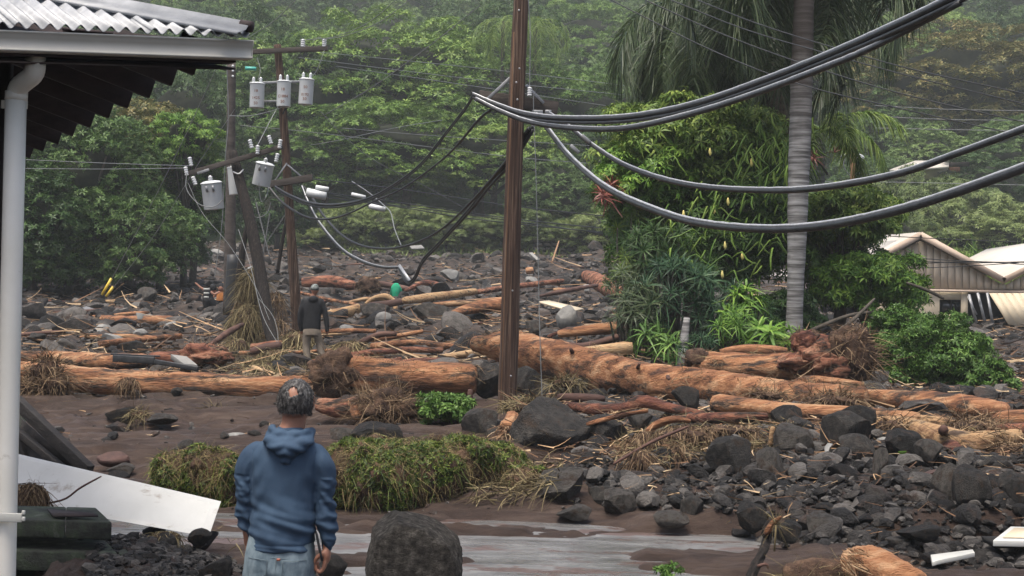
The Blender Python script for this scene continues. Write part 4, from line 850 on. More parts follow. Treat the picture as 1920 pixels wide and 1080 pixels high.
# many look-alike boulders, the largest of what the photograph shows
def many(n, seed, p0, p1, d0, d1, s0, s1, label, group, keep=None, sub=3, pale=.06, lift=.15):
    r = random.Random(seed); c = 0; g = 0
    while c < n and g < n*30:
        g += 1; u = r.uniform(p0, p1); d = math.exp(r.uniform(math.log(d0), math.log(d1)))
        if keep is not None and r.random() > float(keep(np.array([u]), np.array([d]))[0]): continue
        x = (u-960)/F*d; s_ = s0*(1-r.random()*(1-(s0/s1)**2.))**(-1/2.); k = r.randrange(len(RK[sub]))
        mk = 'pale_rock' if r.random() < pale else ('boulder' if r.random() < .5 else 'rock')
        o = bpy.data.objects.new('boulder', rock_mesh(sub, k, mk)); link(o); o.scale = (s_*r.uniform(.9, 1.25), s_*r.uniform(.75, 1.), s_*r.uniform(.6, .95))
        o.rotation_euler = (r.uniform(-.4, .4), r.uniform(-.4, .4), r.uniform(0, 6.3)); z = G(x, d)+float(relief(np.array([x]), np.array([d]))[0])
        z += float(mound(u, d)) if d < 11.6 and u < 500 else 0; o.location = (x, d, z+s_*(lift+r.uniform(-.05, .25))); tag(o, label, 'boulder', group); c += 1
many(90, 21, 1090, 2000, 12, 18.5, .08, .20, 'dark lava stone in the steep rock bank beside the wet road', 'dark stones in the rock bank', bank_keep, 3, .02, .12)
many(70, 22, 40, 1180, 26.5, 45, .2, .48, 'grey boulder in the rubble field around the standing man', 'grey boulders in the middle rubble', None, 3, .08)
many(70, 23, 40, 1200, 45, 92, .30, .62, 'distant grey boulder in the upper rubble field', 'grey boulders in the upper rubble', far_keep, 3, .08)
many(14, 24, 1700, 2000, 28, 47, .25, .5, 'black boulder in the rubble below the beige house', 'black boulders below the beige house', None, 3, 0)
many(18, 25, 120, 660, 13.6, 22.5, .07, .16, 'small dark stone half sunk in the brown mud flat', 'small stones on the mud flat', lambda u, d: np.where((u > 400) & (d < 15.5), 0, 1.), 3, .05, .0)
many(16, 26, 230, 470, 9.7, 11.6, .06, .14, 'dark stone in the soil heap beside the mossy steps', 'dark stones by the steps', lambda u, d: np.clip((450-u)/60, 0, 1), 3, 0, .45)
# ------------------------------------------------------------------ sticks and straw strewn over everything
def litter(name, n, seed, p0, p1, d0, d1, len0, len1, wd, mk, keep=None, up=.25, horiz=1.):
    r = np.random.RandomState(seed); u = r.uniform(p0, p1, n); d = np.exp(r.uniform(math.log(d0), math.log(d1), n)); x = (u-960)/F*d
    if keep is not None:
        k = r.rand(n) < keep(u, d); x, d = x[k], d[k]
    n = len(x); z = Gn(x, d)+relief(x, d)+.06+r.rand(n)*.12; a = r.uniform(0, 6.28, n); e = r.normal(size=n)*up
    Dn = np.c_[np.cos(a)*horiz, np.sin(a), e]; ln = len0*(1-r.rand(n)*(1-(len0/len1)**1.5))**(-1/1.5)
    mb = MB(); hw = wd*(.4+r.rand(n)); strands(mb, np.c_[x, d, z], Dn, ln, .0, hw, 3, seed, .35)
    return tag(mb.build(name, M[mk]), kind='stuff')
litter('driftwood_litter', 4200, 31, 30, 1950, 25, 50, .3, 1.4, .035, 'stick', None, .2, 1.6)
litter('driftwood_litter', 1300, 32, 0, 1500, 50, 94, .5, 2., .06, 'stick', far_keep, .2, 1.6)
litter('driftwood_litter', 2600, 33, 1000, 2000, 15.8, 24, .12, .8, .02, 'stick', None, .3, 1.4)
litter('driftwood_litter', 520, 34, 1080, 2000, 12.4, 17.5, .1, .5, .012, 'stick', bank_keep, .35, 1.2)
litter('twigs', 130, 35, 50, 1100, 14.5, 24, .1, .45, .012, 'stick', None, .15, 1.6)
litter('twigs', 160, 36, 200, 470, 9.3, 12, .06, .25, .008, 'straw', None, .3, 1.)
litter('straw_litter', 2600, 37, 430, 700, 26, 36, .15, .5, .016, 'straw', None, .5, 1.)
litter('straw_litter', 1500, 38, 1160, 1500, 15.8, 19.5, .1, .4, .011, 'straw', None, .5, 1.)

# ------------------------------------------------------------------ foliage generators
def T_oval(fold=.25):
    return np.array([[0, 0, 0], [.5, -.32, fold*.3], [1, 0, -.12], [.5, .32, fold*.3]]), np.array([[0, 1, 2, 3]])
def T_clump(k, seed, w=.3, droop=.35):
    """k leaves fanning out of one point"""
    r = np.random.RandomState(seed); V, Fq = [], []
    for i in range(k):
        a = 2*PI*i/k+r.uniform(-.3, .3); e = r.uniform(-.1, .6); L_ = r.uniform(.7, 1.1)
        d = np.array([math.cos(a)*math.cos(e), math.sin(a)*math.cos(e), math.sin(e)]); s = np.array([-math.sin(a), math.cos(a), 0])*w*.5*L_
        m = d*L_*.55; t = d*L_; t = t-np.array([0, 0, droop*L_*.6]); b = len(V)
        V += [np.zeros(3), m-s, t, m+s]; Fq.append([b, b+1, b+2, b+3])
    return np.array(V), np.array(Fq)
def T_rosette(k, seed, w=.09, droop=.9, segs=3):
    r = np.random.RandomState(seed); V, Fq = [], []
    for i in range(k):
        a = 2*PI*i*.382+r.uniform(-.2, .2); e = -.2+1.5*(i/k); L_ = r.uniform(.8, 1.1)
        d = np.array([math.cos(a)*math.cos(e), math.sin(a)*math.cos(e), math.sin(e)]); s = np.array([-math.sin(a), math.cos(a), 0])
        b = len(V)
        for q in range(segs+1):
            t = q/segs; c = d*t*L_-np.array([0, 0, droop*t*t*L_*.5]); hw = w*.5*(1.1-t*.95)*(1 if q else .5)
            V += [c-s*hw, c+s*hw]
        Fq += [[b+2*q, b+2*q+1, b+2*q+3, b+2*q+2] for q in range(segs)]
    return np.array(V), np.array(Fq)
def place_leaves(mb, T, pos, nrm_, size, r, jitter=.6):
    """template +Z turned toward nrm, random spin"""
    n = len(pos)
    if n == 0: return
    z = nrm_+r.normal(size=(n, 3))*jitter; z /= np.linalg.norm(z, axis=1)[:, None]+1e-9
    a = r.normal(size=(n, 3)); x = np.cross(a, z); x /= np.linalg.norm(x, axis=1)[:, None]+1e-9; y = np.cross(z, x)
    R = np.stack([x, y, z], -1); V, Fa = T; s = size*(.7+.6*r.rand(n))
    W = np.einsum('nij,vj->nvi', R, V)*s[:, None, None]+pos[:, None, :]
    mb.add(W.reshape(-1, 3), [(Fa[None]+(np.arange(n)*len(V))[:, None, None]).reshape(-1, Fa.shape[1])])
def lobe_points(lobes, n, r, shell=.75, zmin=-.4, upbias=.4):
    L_ = np.array(lobes, float); wgt = (L_[:, 3]*L_[:, 4]+L_[:, 4]*L_[:, 5]+L_[:, 3]*L_[:, 5]); wgt /= wgt.sum()
    k = r.choice(len(L_), n, p=wgt); d = r.normal(size=(n, 3)); d[:, 2] += upbias; d /= np.linalg.norm(d, axis=1)[:, None]
    bad = d[:, 2] < zmin; d[bad, 2] *= -1
    t = shell+(1.05-shell)*r.rand(n)**.7; p = L_[k, :3]+d*L_[k, 3:6]*t[:, None]; return p, d
def crown_mesh(name, lobes, n, size, T, seed, matn, shell=.75, zmin=-.4, jitter=.6, upb=.8, core=.62):
    r = np.random.RandomState(seed); mb = MB(); p, d = lobe_points(lobes, n, r, shell, zmin)
    if core:
        L_ = np.array(lobes, float); lo = L_[:, :3].min(0); hi = L_[:, :3].max(0); cc = (lo+hi)/2; ee = (hi-lo)/2; V0, F0 = ico(3)
        off = r.rand(3)*40; dd = np.array([noise.noise(Vector(v*1.6+off))*.5+noise.noise(Vector(v*4+off))*.25 for v in V0]); mb.add(V0*(core*(1+dd*.5))[:, None]*(ee+.01)+cc, [F0])
    place_leaves(mb, T, p, d*.7+np.array([0, 0, upb]), size, r, jitter)
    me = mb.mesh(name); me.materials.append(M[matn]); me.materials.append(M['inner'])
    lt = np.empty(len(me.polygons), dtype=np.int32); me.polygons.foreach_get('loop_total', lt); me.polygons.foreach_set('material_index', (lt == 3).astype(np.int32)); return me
def sub_lobes(R, Hh, nl, rl, seed, flat=.6, depth=1.5, rag=.14):
    """a dome broken into many small leaf masses"""
    r = np.random.RandomState(seed); out = []
    g = (1+5**.5)/2
    for i in range(nl):
        zf = max(-.95, 1-(i+.5)/nl*depth); th = 2*PI*i/g; rr = math.sqrt(max(0, 1-zf*zf)); k = 1+r.normal()*rag
        q = rl*r.uniform(.7, 1.4)
        out.append((R*rr*math.cos(th)*k, R*rr*math.sin(th)*k, Hh*zf*k, q, q, q*flat))
    return out
OV = T_oval(); CL5 = T_clump(5, 1, .34); CL7 = T_clump(7, 2, .24, .6); BIGCL = T_clump(6, 3, .45, .3)
CR = {}
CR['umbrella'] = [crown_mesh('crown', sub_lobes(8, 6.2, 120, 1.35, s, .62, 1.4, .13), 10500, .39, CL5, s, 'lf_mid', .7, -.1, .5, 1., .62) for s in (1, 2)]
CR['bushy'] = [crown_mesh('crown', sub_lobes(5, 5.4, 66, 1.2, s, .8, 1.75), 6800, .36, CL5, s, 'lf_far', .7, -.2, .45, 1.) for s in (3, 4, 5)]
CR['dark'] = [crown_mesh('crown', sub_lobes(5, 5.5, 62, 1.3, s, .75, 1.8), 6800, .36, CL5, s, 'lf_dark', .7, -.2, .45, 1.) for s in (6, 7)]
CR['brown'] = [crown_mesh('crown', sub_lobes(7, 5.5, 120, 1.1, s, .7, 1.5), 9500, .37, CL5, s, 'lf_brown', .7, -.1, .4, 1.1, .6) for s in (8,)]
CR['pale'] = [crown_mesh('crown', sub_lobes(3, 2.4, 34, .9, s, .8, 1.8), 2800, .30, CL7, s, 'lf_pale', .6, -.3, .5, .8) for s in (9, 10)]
def trunk_mesh(h, r0, seed, spread=3.):
    r = random.Random(seed); mb = MB(); top = Vector((r.uniform(-.4, .4), r.uniform(-.4, .4), h*.55))
    mb.tube([(0, 0, -1), (0, 0, 0), (top.x*.5, top.y*.5, h*.3), tuple(top)], [r0*1.5, r0*1.15, r0*.85, r0*.7], 8, .1)
    for k in range(6):
        a = k*PI/3+r.uniform(-.4, .4); e = top+Vector((math.cos(a)*spread*.55, math.sin(a)*spread*.55, h*.22)); f = top+Vector((math.cos(a)*spread, math.sin(a)*spread, h*.36))
        mb.tube([tuple(top*.9), tuple(e), tuple(f)], [r0*.5, r0*.3, r0*.12], 6)
    me = mb.mesh('trunk'); me.shade_smooth(); me.materials.append(M['trunk']); return me
TRK = {'umbrella': trunk_mesh(10, .45, 1, 5), 'bushy': trunk_mesh(9, .3, 2), 'dark': trunk_mesh(9, .3, 3), 'brown': trunk_mesh(10, .4, 4, 4), 'pale': trunk_mesh(2.4, .12, 5, 1.4)}
CH = {'umbrella': 7.4, 'bushy': 6.0, 'dark': 5.8, 'brown': 7, 'pale': 1.6}
def tree(kind, x, y, s, label, group=None, cat='tree', k=0, rz=0, sz=None, z=None):
    t = thing('tree' if cat == 'tree' else 'shrub', label, cat, (x, y, G(x, y) if z is None else z), rz, group)
    sz = sz or s; t.scale = (s, s, sz)
    a = bpy.data.objects.new('crown', CR[kind][k % len(CR[kind])]); link(a, t); a.location = (0, 0, CH[kind])
    b_ = bpy.data.objects.new('trunk', TRK[kind]); link(b_, t); return t
def tree_px(kind, px, ptop, d, s, label, k=0, rz=0, group=None, cat='tree', sink=None):
    """crown top at pixel (px, ptop)"""
    v = P(px, ptop, d); gz = G(v.x, v.y); top = {'umbrella': 13.4, 'bushy': 11.9, 'dark': 12., 'brown': 13.0, 'pale': 4.4}[kind]
    hh = v.z-gz; return tree(kind, v.x, v.y, s, label, group, cat, k, rz, sz=max(.35*s, hh/top) if sink is None else s, z=None if sink is None else v.z-top*s)
# the broad bright canopies in the middle
for a in [('umbrella', 720, 68, 118, 1.25, 'broad bright green spreading tree rising in domes behind the transformer pole', 0, .3),
          ('umbrella', 560, 110, 112, .95, 'leafy green tree directly behind the three upright transformers', 1, 1.2),
          ('umbrella', 905, 118, 114, 1.05, 'spreading green tree between the transformer pole and main utility pole', 0, 2.),
          ('umbrella', 1085, 150, 112, .85, 'green domed tree just right of the main utility pole crossarm', 1, 2.9),
          ('umbrella', 760, 205, 106, .95, 'lower green canopy hanging over the far bank behind the cables', 1, 4.),
          ('umbrella', 610, 230, 105, .75, 'shaded green tree behind the leaning crossarm transformers', 0, 5.),
          ('umbrella', 930, 240, 105, .75, 'dense green tree canopy left of the main utility pole at mid height', 0, 5.6),
          ('dark', 1130, 250, 104, .8, 'dark green tree between the utility pole and the palms', 0, 1.),
          ('bushy', 1040, 305, 98, .55, 'round pale green bush tree with orange blossom, right of the utility pole', 0, 1.),
          ('bushy', 470, 30, 125, 1.1, 'green tree above the end of the gutter', 1, 1.),
          ('dark', 395, 165, 108, .7, 'dark tree behind the tall back pole', 1, 2.),
          ('dark', 340, 110, 100, .75, 'dark green tree below the rafter tails', 1, 1.),
          ('brown', 1800, 62, 128, 1.35, 'wide olive brown flowering tree on the slope above the beige house', 0, .5),
          ('brown', 1930, 80, 132, 1.1, 'olive brown flowering tree at the frame edge of the upper slope', 0, 2.5),
          ('bushy', 1680, 190, 120, .7, 'rounded grey green tree beside the hanging palm fronds', 2, .5),
          ('bushy', 1745, 250, 112, .8, 'dark rounded tree above the distant white roof', 0, .5),
          ('bushy', 1890, 230, 112, .95, 'bright rounded tree at the frame edge under the olive tree', 1, 1.5),
          ('dark', 1830, 290, 105, .75, 'dark shaded tree between the far house and the frame edge', 0, .5),
          ('bushy', 1640, 300, 108, .6, 'dark leafy tree behind the short post with the lamp', 1, 2.5)]:
    tree_px(*a)
for i, a in enumerate([(668, 380, 97, .8, 'pale weeping bush on the far bank below the grey conduits'), (735, 392, 96, 1., 'pale green bush on the far bank under the cable loop'), (800, 388, 97, .9, 'pale green bush left of the centre of the far bank'),
                       (868, 408, 96, 1., 'leafy pale bush on the far bank left of the utility pole'), (925, 405, 96, .8, 'tangled pale bush touching the utility pole on the far bank'), (1010, 395, 96, 1., 'leafy bush right of the utility pole above the stone wall'),
                       (1090, 415, 95, .9, 'low bush over the old stone wall'), (1150, 395, 94, 1., 'bush at the end of the stone wall beside the palm leaves'), (600, 430, 98, .7, 'small dark bush in the shaded gap behind the upright pole'),
                       (1690, 330, 92, 1., 'bright bush below the distant white roof'), (1760, 335, 90, 1.2, 'yellow green bush right of the distant white roof'), (1840, 370, 86, 1.1, 'dark green bush above the second white gable'), (1905, 400, 84, 1.3, 'bright bush at the frame edge above the beige house'), (1650, 390, 84, 1., 'leafy bush above the ridge of the beige house')]):
    px, pt, d, s, lb = a; tree_px('pale', px, pt, d, s*.9, lb, i, i*1.3, None, 'shrub')
# hillside forest
rf = random.Random(5); placed = []
LB = {'bushy': 'grey green tree in the misty forest on the far hillside', 'dark': 'dark green tree in the misty forest on the far hillside', 'umbrella': 'spreading green tree in the misty forest on the far hillside'}
for g in range(6000):
    if len(placed) >= 215: break
    u = rf.uniform(-60, 1980); d = rf.uniform(130, 300)
    if rf.random() > (d/300): continue
    x = (u-960)/F*d
    if 1520 < u < 1690 and 118 < d < 200: continue
    if any((x-a)**2+(d-b_)**2 < 49*(1 if d < 200 else 1.5) for a, b_ in placed): continue
    placed.append((x, d)); kd = rf.choice(['bushy', 'bushy', 'dark', 'umbrella']); s = rf.uniform(.75, 1.15)*(.8 if kd == 'umbrella' else 1)
    tree(kd, x, d, s, LB[kd], {'bushy': 'grey green trees of the misty hillside', 'dark': 'dark green trees of the misty hillside', 'umbrella': 'spreading trees of the misty hillside'}[kd], 'tree', rf.randrange(3), rf.uniform(0, 6.3), sz=s*rf.uniform(.85, 1.25), z=G(x, d)-1.0)
# bright grass slope between the palms
mb = MB(); r = np.random.RandomState(3); n = 9000; u = r.uniform(1530, 1670, n); d = r.uniform(122, 186, n); x = (u-960)/F*d
strands(mb, np.c_[x, d, Gn(x, d)+big_off if False else Gn(x, d)+relief(x, d)], np.c_[r.normal(size=n)*.4, r.normal(size=n)*.4, np.ones(n)], .9, .4, .22, 2, 3, .4); tag(mb.build('grass', M['lf_bright']), kind='stuff')
mb = MB(); n = 7000; u = r.uniform(640, 1100, n); d = r.uniform(92, 108, n); x = (u-960)/F*d
strands(mb, np.c_[x, d, Gn(x, d)+relief(x, d)-.1], np.c_[r.normal(size=n)*.4, r.normal(size=n)*.4, np.ones(n)], .8, .5, .10, 2, 4, .4); tag(mb.build('grass', M['lf_pale']), kind='stuff')
mb = MB(); n = 13000; u = r.uniform(1570, 2050, n); d = r.uniform(66, 100, n); x = (u-960)/F*d
strands(mb, np.c_[x, d, Gn(x, d)+relief(x, d)], np.c_[r.normal(size=n)*.3, r.normal(size=n)*.3, np.ones(n)], 2.2, .5, .13, 3, 5, .4); tag(mb.build('tall_grass', M['lf_mid']), kind='stuff')

# dense trees behind the near house
def big_tree(label, px, py, d, wpx, hpx, n, size, matn, seed, T=CL5, nl=70, lr=.16, trunk=True, cat='tree', name='tree', shell=.65, zmin=-.5, jitter=.6, core=.6, gz=None):
    c = P(px, py, d); a, h = wpx*S(d)/2, hpx*S(d)/2; z0 = G(c.x, d) if gz is None else gz
    t = thing(name, label, cat, (c.x, d, z0))
    lobes = sub_lobes(a*.85, h*.85, nl, a*lr*1.5, seed, .6, 1.8); rr = np.random.RandomState(seed+5)
    lobes += [(rr.uniform(-.5, .5)*a, rr.uniform(-.5, .5)*a, rr.uniform(-.5, .5)*h, a*.3, a*.3, h*.25) for _ in range(8)]
    me = crown_mesh('crown', lobes, int(n*1.25), size*.88, T, seed, matn, shell, zmin, jitter, .8, core); o = bpy.data.objects.new('crown', me); link(o, t); o.location = (0, 0, c.z-z0)
    if trunk:
        hh = max(.5, c.z-z0); mb = MB(); mb.tube([(0, 0, -.3), (.05, 0, hh*.4), (-.1, 0, hh)], [a*.09+.03, a*.07+.02, a*.04+.01], 8, .15)
        for k in range(7):
            an = k*.9; mb.tube([(0, 0, hh*.45), (math.cos(an)*a*.35, math.sin(an)*a*.35, hh*.85), (math.cos(an)*a*.7, math.sin(an)*a*.7, hh+h*.3)], [a*.04, a*.025, a*.01], 6)
        o2 = mb.build('trunk', M['trunk'], t, smooth=True)
    return t
big_tree('large dark green tree filling the space under the eave', 150, 350, 62, 330, 330, 7000, .27, 'lf_dark', 41)
big_tree('brownish green tree top seen just under the rafter tails', 245, 280, 66, 250, 170, 3000, .26, 'lf_brown', 42)
big_tree('bright yellow green branch tree left of the tall back pole', 350, 260, 64, 130, 110, 1500, .24, 'lf_bright', 43, T=CL7, nl=30)
big_tree('dark tree low over the rubble behind the yellow cable guards', 240, 440, 60, 260, 160, 3600, .24, 'lf_dark', 44)
big_tree('mid green tree between the dark tree and the tall back pole', 365, 360, 66, 150, 190, 2400, .26, 'lf_mid', 45)
big_tree('dark tree standing close behind the white downpipe', 60, 420, 58, 220, 240, 3600, .25, 'lf_dark', 46)
big_tree('lit green bush at the edge of the gully below the white transformer', 300, 410, 61, 110, 70, 1100, .2, 'lf_mid', 47, nl=24)
big_tree('dark bushy tree in the gully behind the leaning pole', 520, 400, 92, 120, 150, 1500, .36, 'lf_dark', 48, nl=30)
big_tree('low dark bush over the rubble edge near the burnt tree line', 130, 500, 59, 200, 70, 1800, .2, 'lf_dark', 49, nl=30)
big_tree('low undergrowth bush by the yellow cable guards', 250, 500, 58, 130, 90, 1800, .2, 'lf_dark', 101, nl=24, trunk=False, cat='bush', name='bush')
big_tree('low undergrowth bush under the dark trees nearest the downpipe', 80, 505, 57.5, 130, 90, 1800, .2, 'lf_dark', 102, nl=24, trunk=False, cat='bush', name='bush')
big_tree('low undergrowth bush between the two other undergrowth bushes', 165, 500, 60, 130, 90, 1800, .2, 'lf_mid', 103, nl=24, trunk=False, cat='bush', name='bush')
big_tree('dark bush at the lower edge of the trees beside the gully', 335, 470, 68, 120, 90, 1500, .22, 'lf_dark', 104, nl=24, trunk=False, cat='bush', name='bush')
# the tangled tree in the centre right, made of several plants
big_tree('tall yellow green umbrella leaved tree left of the palm trunk', 1300, 285, 33.5, 330, 200, 3000, .26, 'lf_yellow', 51, T=T_clump(8, 5, .22, .9), nl=60)
big_tree('bright leaved branches under the hanging palm fronds', 1225, 330, 33, 220, 130, 1500, .24, 'lf_bright', 52, T=T_clump(8, 6, .22, .8), nl=36)
big_tree('dense green tangled tree body behind the cactus strands', 1325, 420, 34, 370, 330, 7500, .22, 'lf_mid', 53, T=CL7, nl=80)
big_tree('leafy tree behind the palm trunk, beside the lamp post', 1580, 410, 34, 190, 130, 2400, .22, 'lf_yellow', 54, T=T_clump(8, 7, .24, .8), nl=40)
big_tree('bright tree partly covering the beige house gable', 1622, 535, 33, 200, 115, 3000, .2, 'lf_bright', 55, T=T_clump(7, 8, .22, .7), nl=44)
big_tree('dark leafy tree between the palm trunk and bright tree', 1570, 480, 35, 160, 220, 2600, .2, 'lf_mid', 56, T=CL7, nl=40)
big_tree('round leafy shrub growing in front of the beige house', 1745, 684, 26.5, 215, 155, 6500, .105, 'lf_shrub', 57, T=T_clump(6, 9, .30, .4), nl=80, cat='shrub', name='shrub', shell=.5)
big_tree('lower edge bush merging with the round leafy shrub', 1840, 715, 25.6, 120, 90, 1700, .10, 'lf_shrub', 58, T=T_clump(6, 10, .30, .4), nl=30, cat='shrub', name='shrub')
big_tree('upper bush behind the round leafy shrub', 1690, 606, 28, 110, 60, 1200, .11, 'lf_shrub', 59, T=T_clump(6, 11, .30, .4), nl=30, cat='shrub', name='shrub')
big_tree('small leafy bush in front of the thick orange log', 828, 768, 20.3, 100, 66, 1500, .08, 'lf_shrub', 60, T=T_clump(6, 12, .32, .3), nl=24, trunk=False, core=.6, cat='bush', name='bush', gz=None)
big_tree('dark shade plant at the root of the palm trunk', 1480, 600, 31, 130, 110, 1600, .17, 'lf_dark', 61, T=CL7, nl=24, cat='shrub', name='shrub')
big_tree('tiny green sprouting plant at the bottom edge of the wet road', 1255, 1072, 10.4, 56, 30, 90, .05, 'lf_shrub', 62, T=CL5, nl=8, trunk=False, core=.2, cat='plant', name='plant', gz=0)
big_tree('little green weed among the stones of the rock bank', 1614, 808, 16.5, 26, 14, 40, .06, 'lf_bright', 63, T=CL5, nl=6, trunk=False, core=.2, cat='plant', name='plant')
# dracaena clumps
def rosette_plant(label, spots, matn, seed, size, T, cat='shrub', name='dracaena'):
    c = P(*spots[0][:3]); z0 = G(c.x, c.y); t = thing(name, label, cat, (c.x, c.y, z0)); r = np.random.RandomState(seed); st = MB()
    pos = []
    for (px, py, d, wpx, hpx, n) in spots:
        p, dd = lobe_points([(0, 0, 0, wpx*S(d)/2, wpx*S(d)/2*.7, hpx*S(d)/2)], n, r, .5, -.8)
        q = np.array(P(px, py, d)); pos.append((p+q, dd))
    mb = MB(); pp = np.vstack([a for a, _ in pos])-np.array([c.x, c.y, z0]); dn = np.vstack([b_ for _, b_ in pos])
    place_leaves(mb, T, pp, dn*.8+np.array([0, -.2, .5]), size, r, .35); o = mb.build('leaves', M[matn], t)
    for k in range(0 if name != 'cordyline' else len(pp)-1, len(pp), 3):
        q = pp[k]*1.; st.tube([(q[0]*.5, .4, 0) if name != 'cordyline' else (q[0]+.5, q[1]+.8, q[2]-.3), (q[0]*.8, q[1]*.6+.3, q[2]*.5) if name != 'cordyline' else (q[0]+.25, q[1]+.4, q[2]-.1), tuple(q)], [.035, .03, .018], 5)
    st.build('stem', M['trunk'], t, smooth=True); return t
RO = T_rosette(22, 1, .075, .8); RO2 = T_rosette(26, 2, .06, 1.1)
rosette_plant('blue green spiky leaved shrub in the shade below the cactus strands', [(1270, 560, 29.5, 150, 150, 46), (1370, 600, 29.3, 150, 110, 40)], 'lf_blue', 71, .42, RO)
rosette_plant('grey green spiky leaved shrub overhanging the fat red log', [(1200, 600, 29.2, 110, 120, 34), (1185, 540, 30.5, 80, 80, 20)], 'lf_palm', 72, .5, RO2)
rosette_plant('dark spiky leaved shrub at mid height left of the cactus strands', [(1240, 470, 31, 170, 90, 40), (1330, 520, 31, 140, 80, 26)], 'lf_dark', 73, .42, RO)
rosette_plant('light green spiky plant at the upper edge of the leafy tangle', [(1175, 500, 32, 60, 60, 12), (1210, 420, 32.5, 120, 60, 18)], 'lf_yellow', 74, .4, RO2)
rosette_plant('fan leaved plant drooping over the yellow peeling log', [(1215, 640, 28.2, 60, 50, 5), (1270, 660, 27.6, 50, 40, 4)], 'lf_shrub', 75, .5, T_rosette(18, 4, .09, 1.2))
rosette_plant('bright green strap leaved plant behind the red stump', [(1400, 585, 28.3, 110, 90, 16), (1440, 635, 27.5, 150, 50, 16)], 'lf_bright', 76, .5, T_rosette(14, 5, .12, 1.3))
rosette_plant('bright fern like plant left of the red stump log', [(1390, 620, 27.6, 90, 70, 18)], 'lf_bright', 77, .38, T_rosette(20, 6, .08, 1.0), name='fern')
rosette_plant('dark palm seedling clump in front of the thin white trunk', [(1310, 650, 26.9, 70, 50, 8)], 'lf_blue', 78, .36, RO2)
rosette_plant('red leaved plant at the edge of the tangle right of the pole', [(1138, 366, 31.5, 50, 40, 6)], 'redleaf', 79, .42, T_rosette(14, 7, .1, .9), name='cordyline')
rosette_plant('red leaved plant behind the palm trunk beside the lamp post', [(1540, 298, 34, 60, 40, 5)], 'redleaf', 80, .36, T_rosette(12, 8, .1, .7), name='cordyline')
rosette_plant('red leaved sprig under the hanging fronds', [(1300, 232, 33, 40, 40, 3)], 'redleaf', 81, .36, T_rosette(10, 9, .08, .5), name='cordyline')
# cactus strands draped over the tangle
t = thing('climbing_cactus', 'climbing cactus with long hanging green strands and yellow flowers, left of the palm trunk', 'cactus', (P(1430, 400, 31).x, 31, G(P(1430, 400, 31).x, 31)))
r = np.random.RandomState(91); mb = MB(); spots = [(1440, 270, 45, 50, 60), (1470, 330, 30, 60, 70), (1400, 330, 50, 60, 60), (1330, 400, 60, 60, 60), (1430, 420, 50, 70, 44), (1300, 480, 60, 50, 36), (1400, 500, 60, 40, 26), (1270, 430, 50, 60, 26)]
tl = t.location
for (px, py, wx, wy, n) in spots:
    for k in range(n//2):
        a = px+r.normal()*wx*.7; b_ = py+r.normal()*wy*.6; d = 30.9+r.normal()*.45; q = P(a, b_, d)-tl; L_ = r.uniform(.04, .36); sw = r.normal()*.26
        pts = cr_spline([q, q+Vector((sw*.3+.05, -.12, .12)), q+Vector((sw*.6, -.2, -.25*L_)), q+Vector((sw, -.2+r.normal()*.05, -L_))], 7)
        mb.tube(pts, [.01, .022, .026, .020, .026, .02, .008], 3, 0, 1, False)
mb.build('strand', M['lf_mid'], t)['kind'] = 'stuff'
for k in range(10):
    px, py = [(1345, 380), (1372, 372), (1330, 290), (1288, 388), (1430, 292), (1378, 470), (1365, 455), (1310, 420), (1520, 510), (1350, 520), (1460, 200), (1240, 345), (1385, 440), (1500, 480)][k % 14]
    q = P(px+r.normal()*14, py+r.normal()*14, 30.3)-tl; mb = MB()
    mb.tube([q, q+Vector((.0, 0, -.07)), q+Vector((.01, 0, -.12)), q+Vector((.01, 0, -.17))], [.012, .03, .035, .012], 7); mb.build('flower', M['petal'], t, smooth=True)
# orange blossom patch and orange seed cluster
# ------------------------------------------------------------------ palms
def frond(parent, base, az, elev, L_, drop, leaf, nl, seed, matn='lf_palm', wd=.035):
    r = np.random.RandomState(seed); dx = np.array([math.cos(az), math.sin(az), 0]); pts = []
    for k in range(13):
        t = k/12; a = elev-drop*t**1.15; 
        pts.append((np.array(base) if k == 0 else pts[-1]+(dx*math.cos(a)+np.array([0, 0, math.sin(a)]))*L_/12))
    pts = np.array(pts); mb = MB(); mb.tube(pts, np.linspace(.035, .006, 13), 5)
    i = np.linspace(1.5, 11.99, nl); k = i.astype(int); f = (i-k)[:, None]; q = pts[k]*(1-f)+pts[np.minimum(k+1, 12)]*f; tg = pts[np.minimum(k+1, 12)]-pts[k]; tg /= np.linalg.norm(tg, axis=1)[:, None]
    sd_ = np.cross(tg, [0, 0, 1.]); sd_ /= np.linalg.norm(sd_, axis=1)[:, None]+1e-9
    ll = leaf*(.55+.45*np.sin(np.linspace(.25, 2.8, nl)))
    for s_ in (-1, 1):
        for up_ in (.5, -.1):
            Dn = sd_*s_*.75+tg*.55+np.array([0, 0, up_])+r.normal(size=(nl, 3))*.12
            strands(mb, q, Dn, ll*(.9+.2*r.rand(nl)), .95, wd, 4, seed+s_+5, .15)
    return mb.build('frond', M[matn], parent)
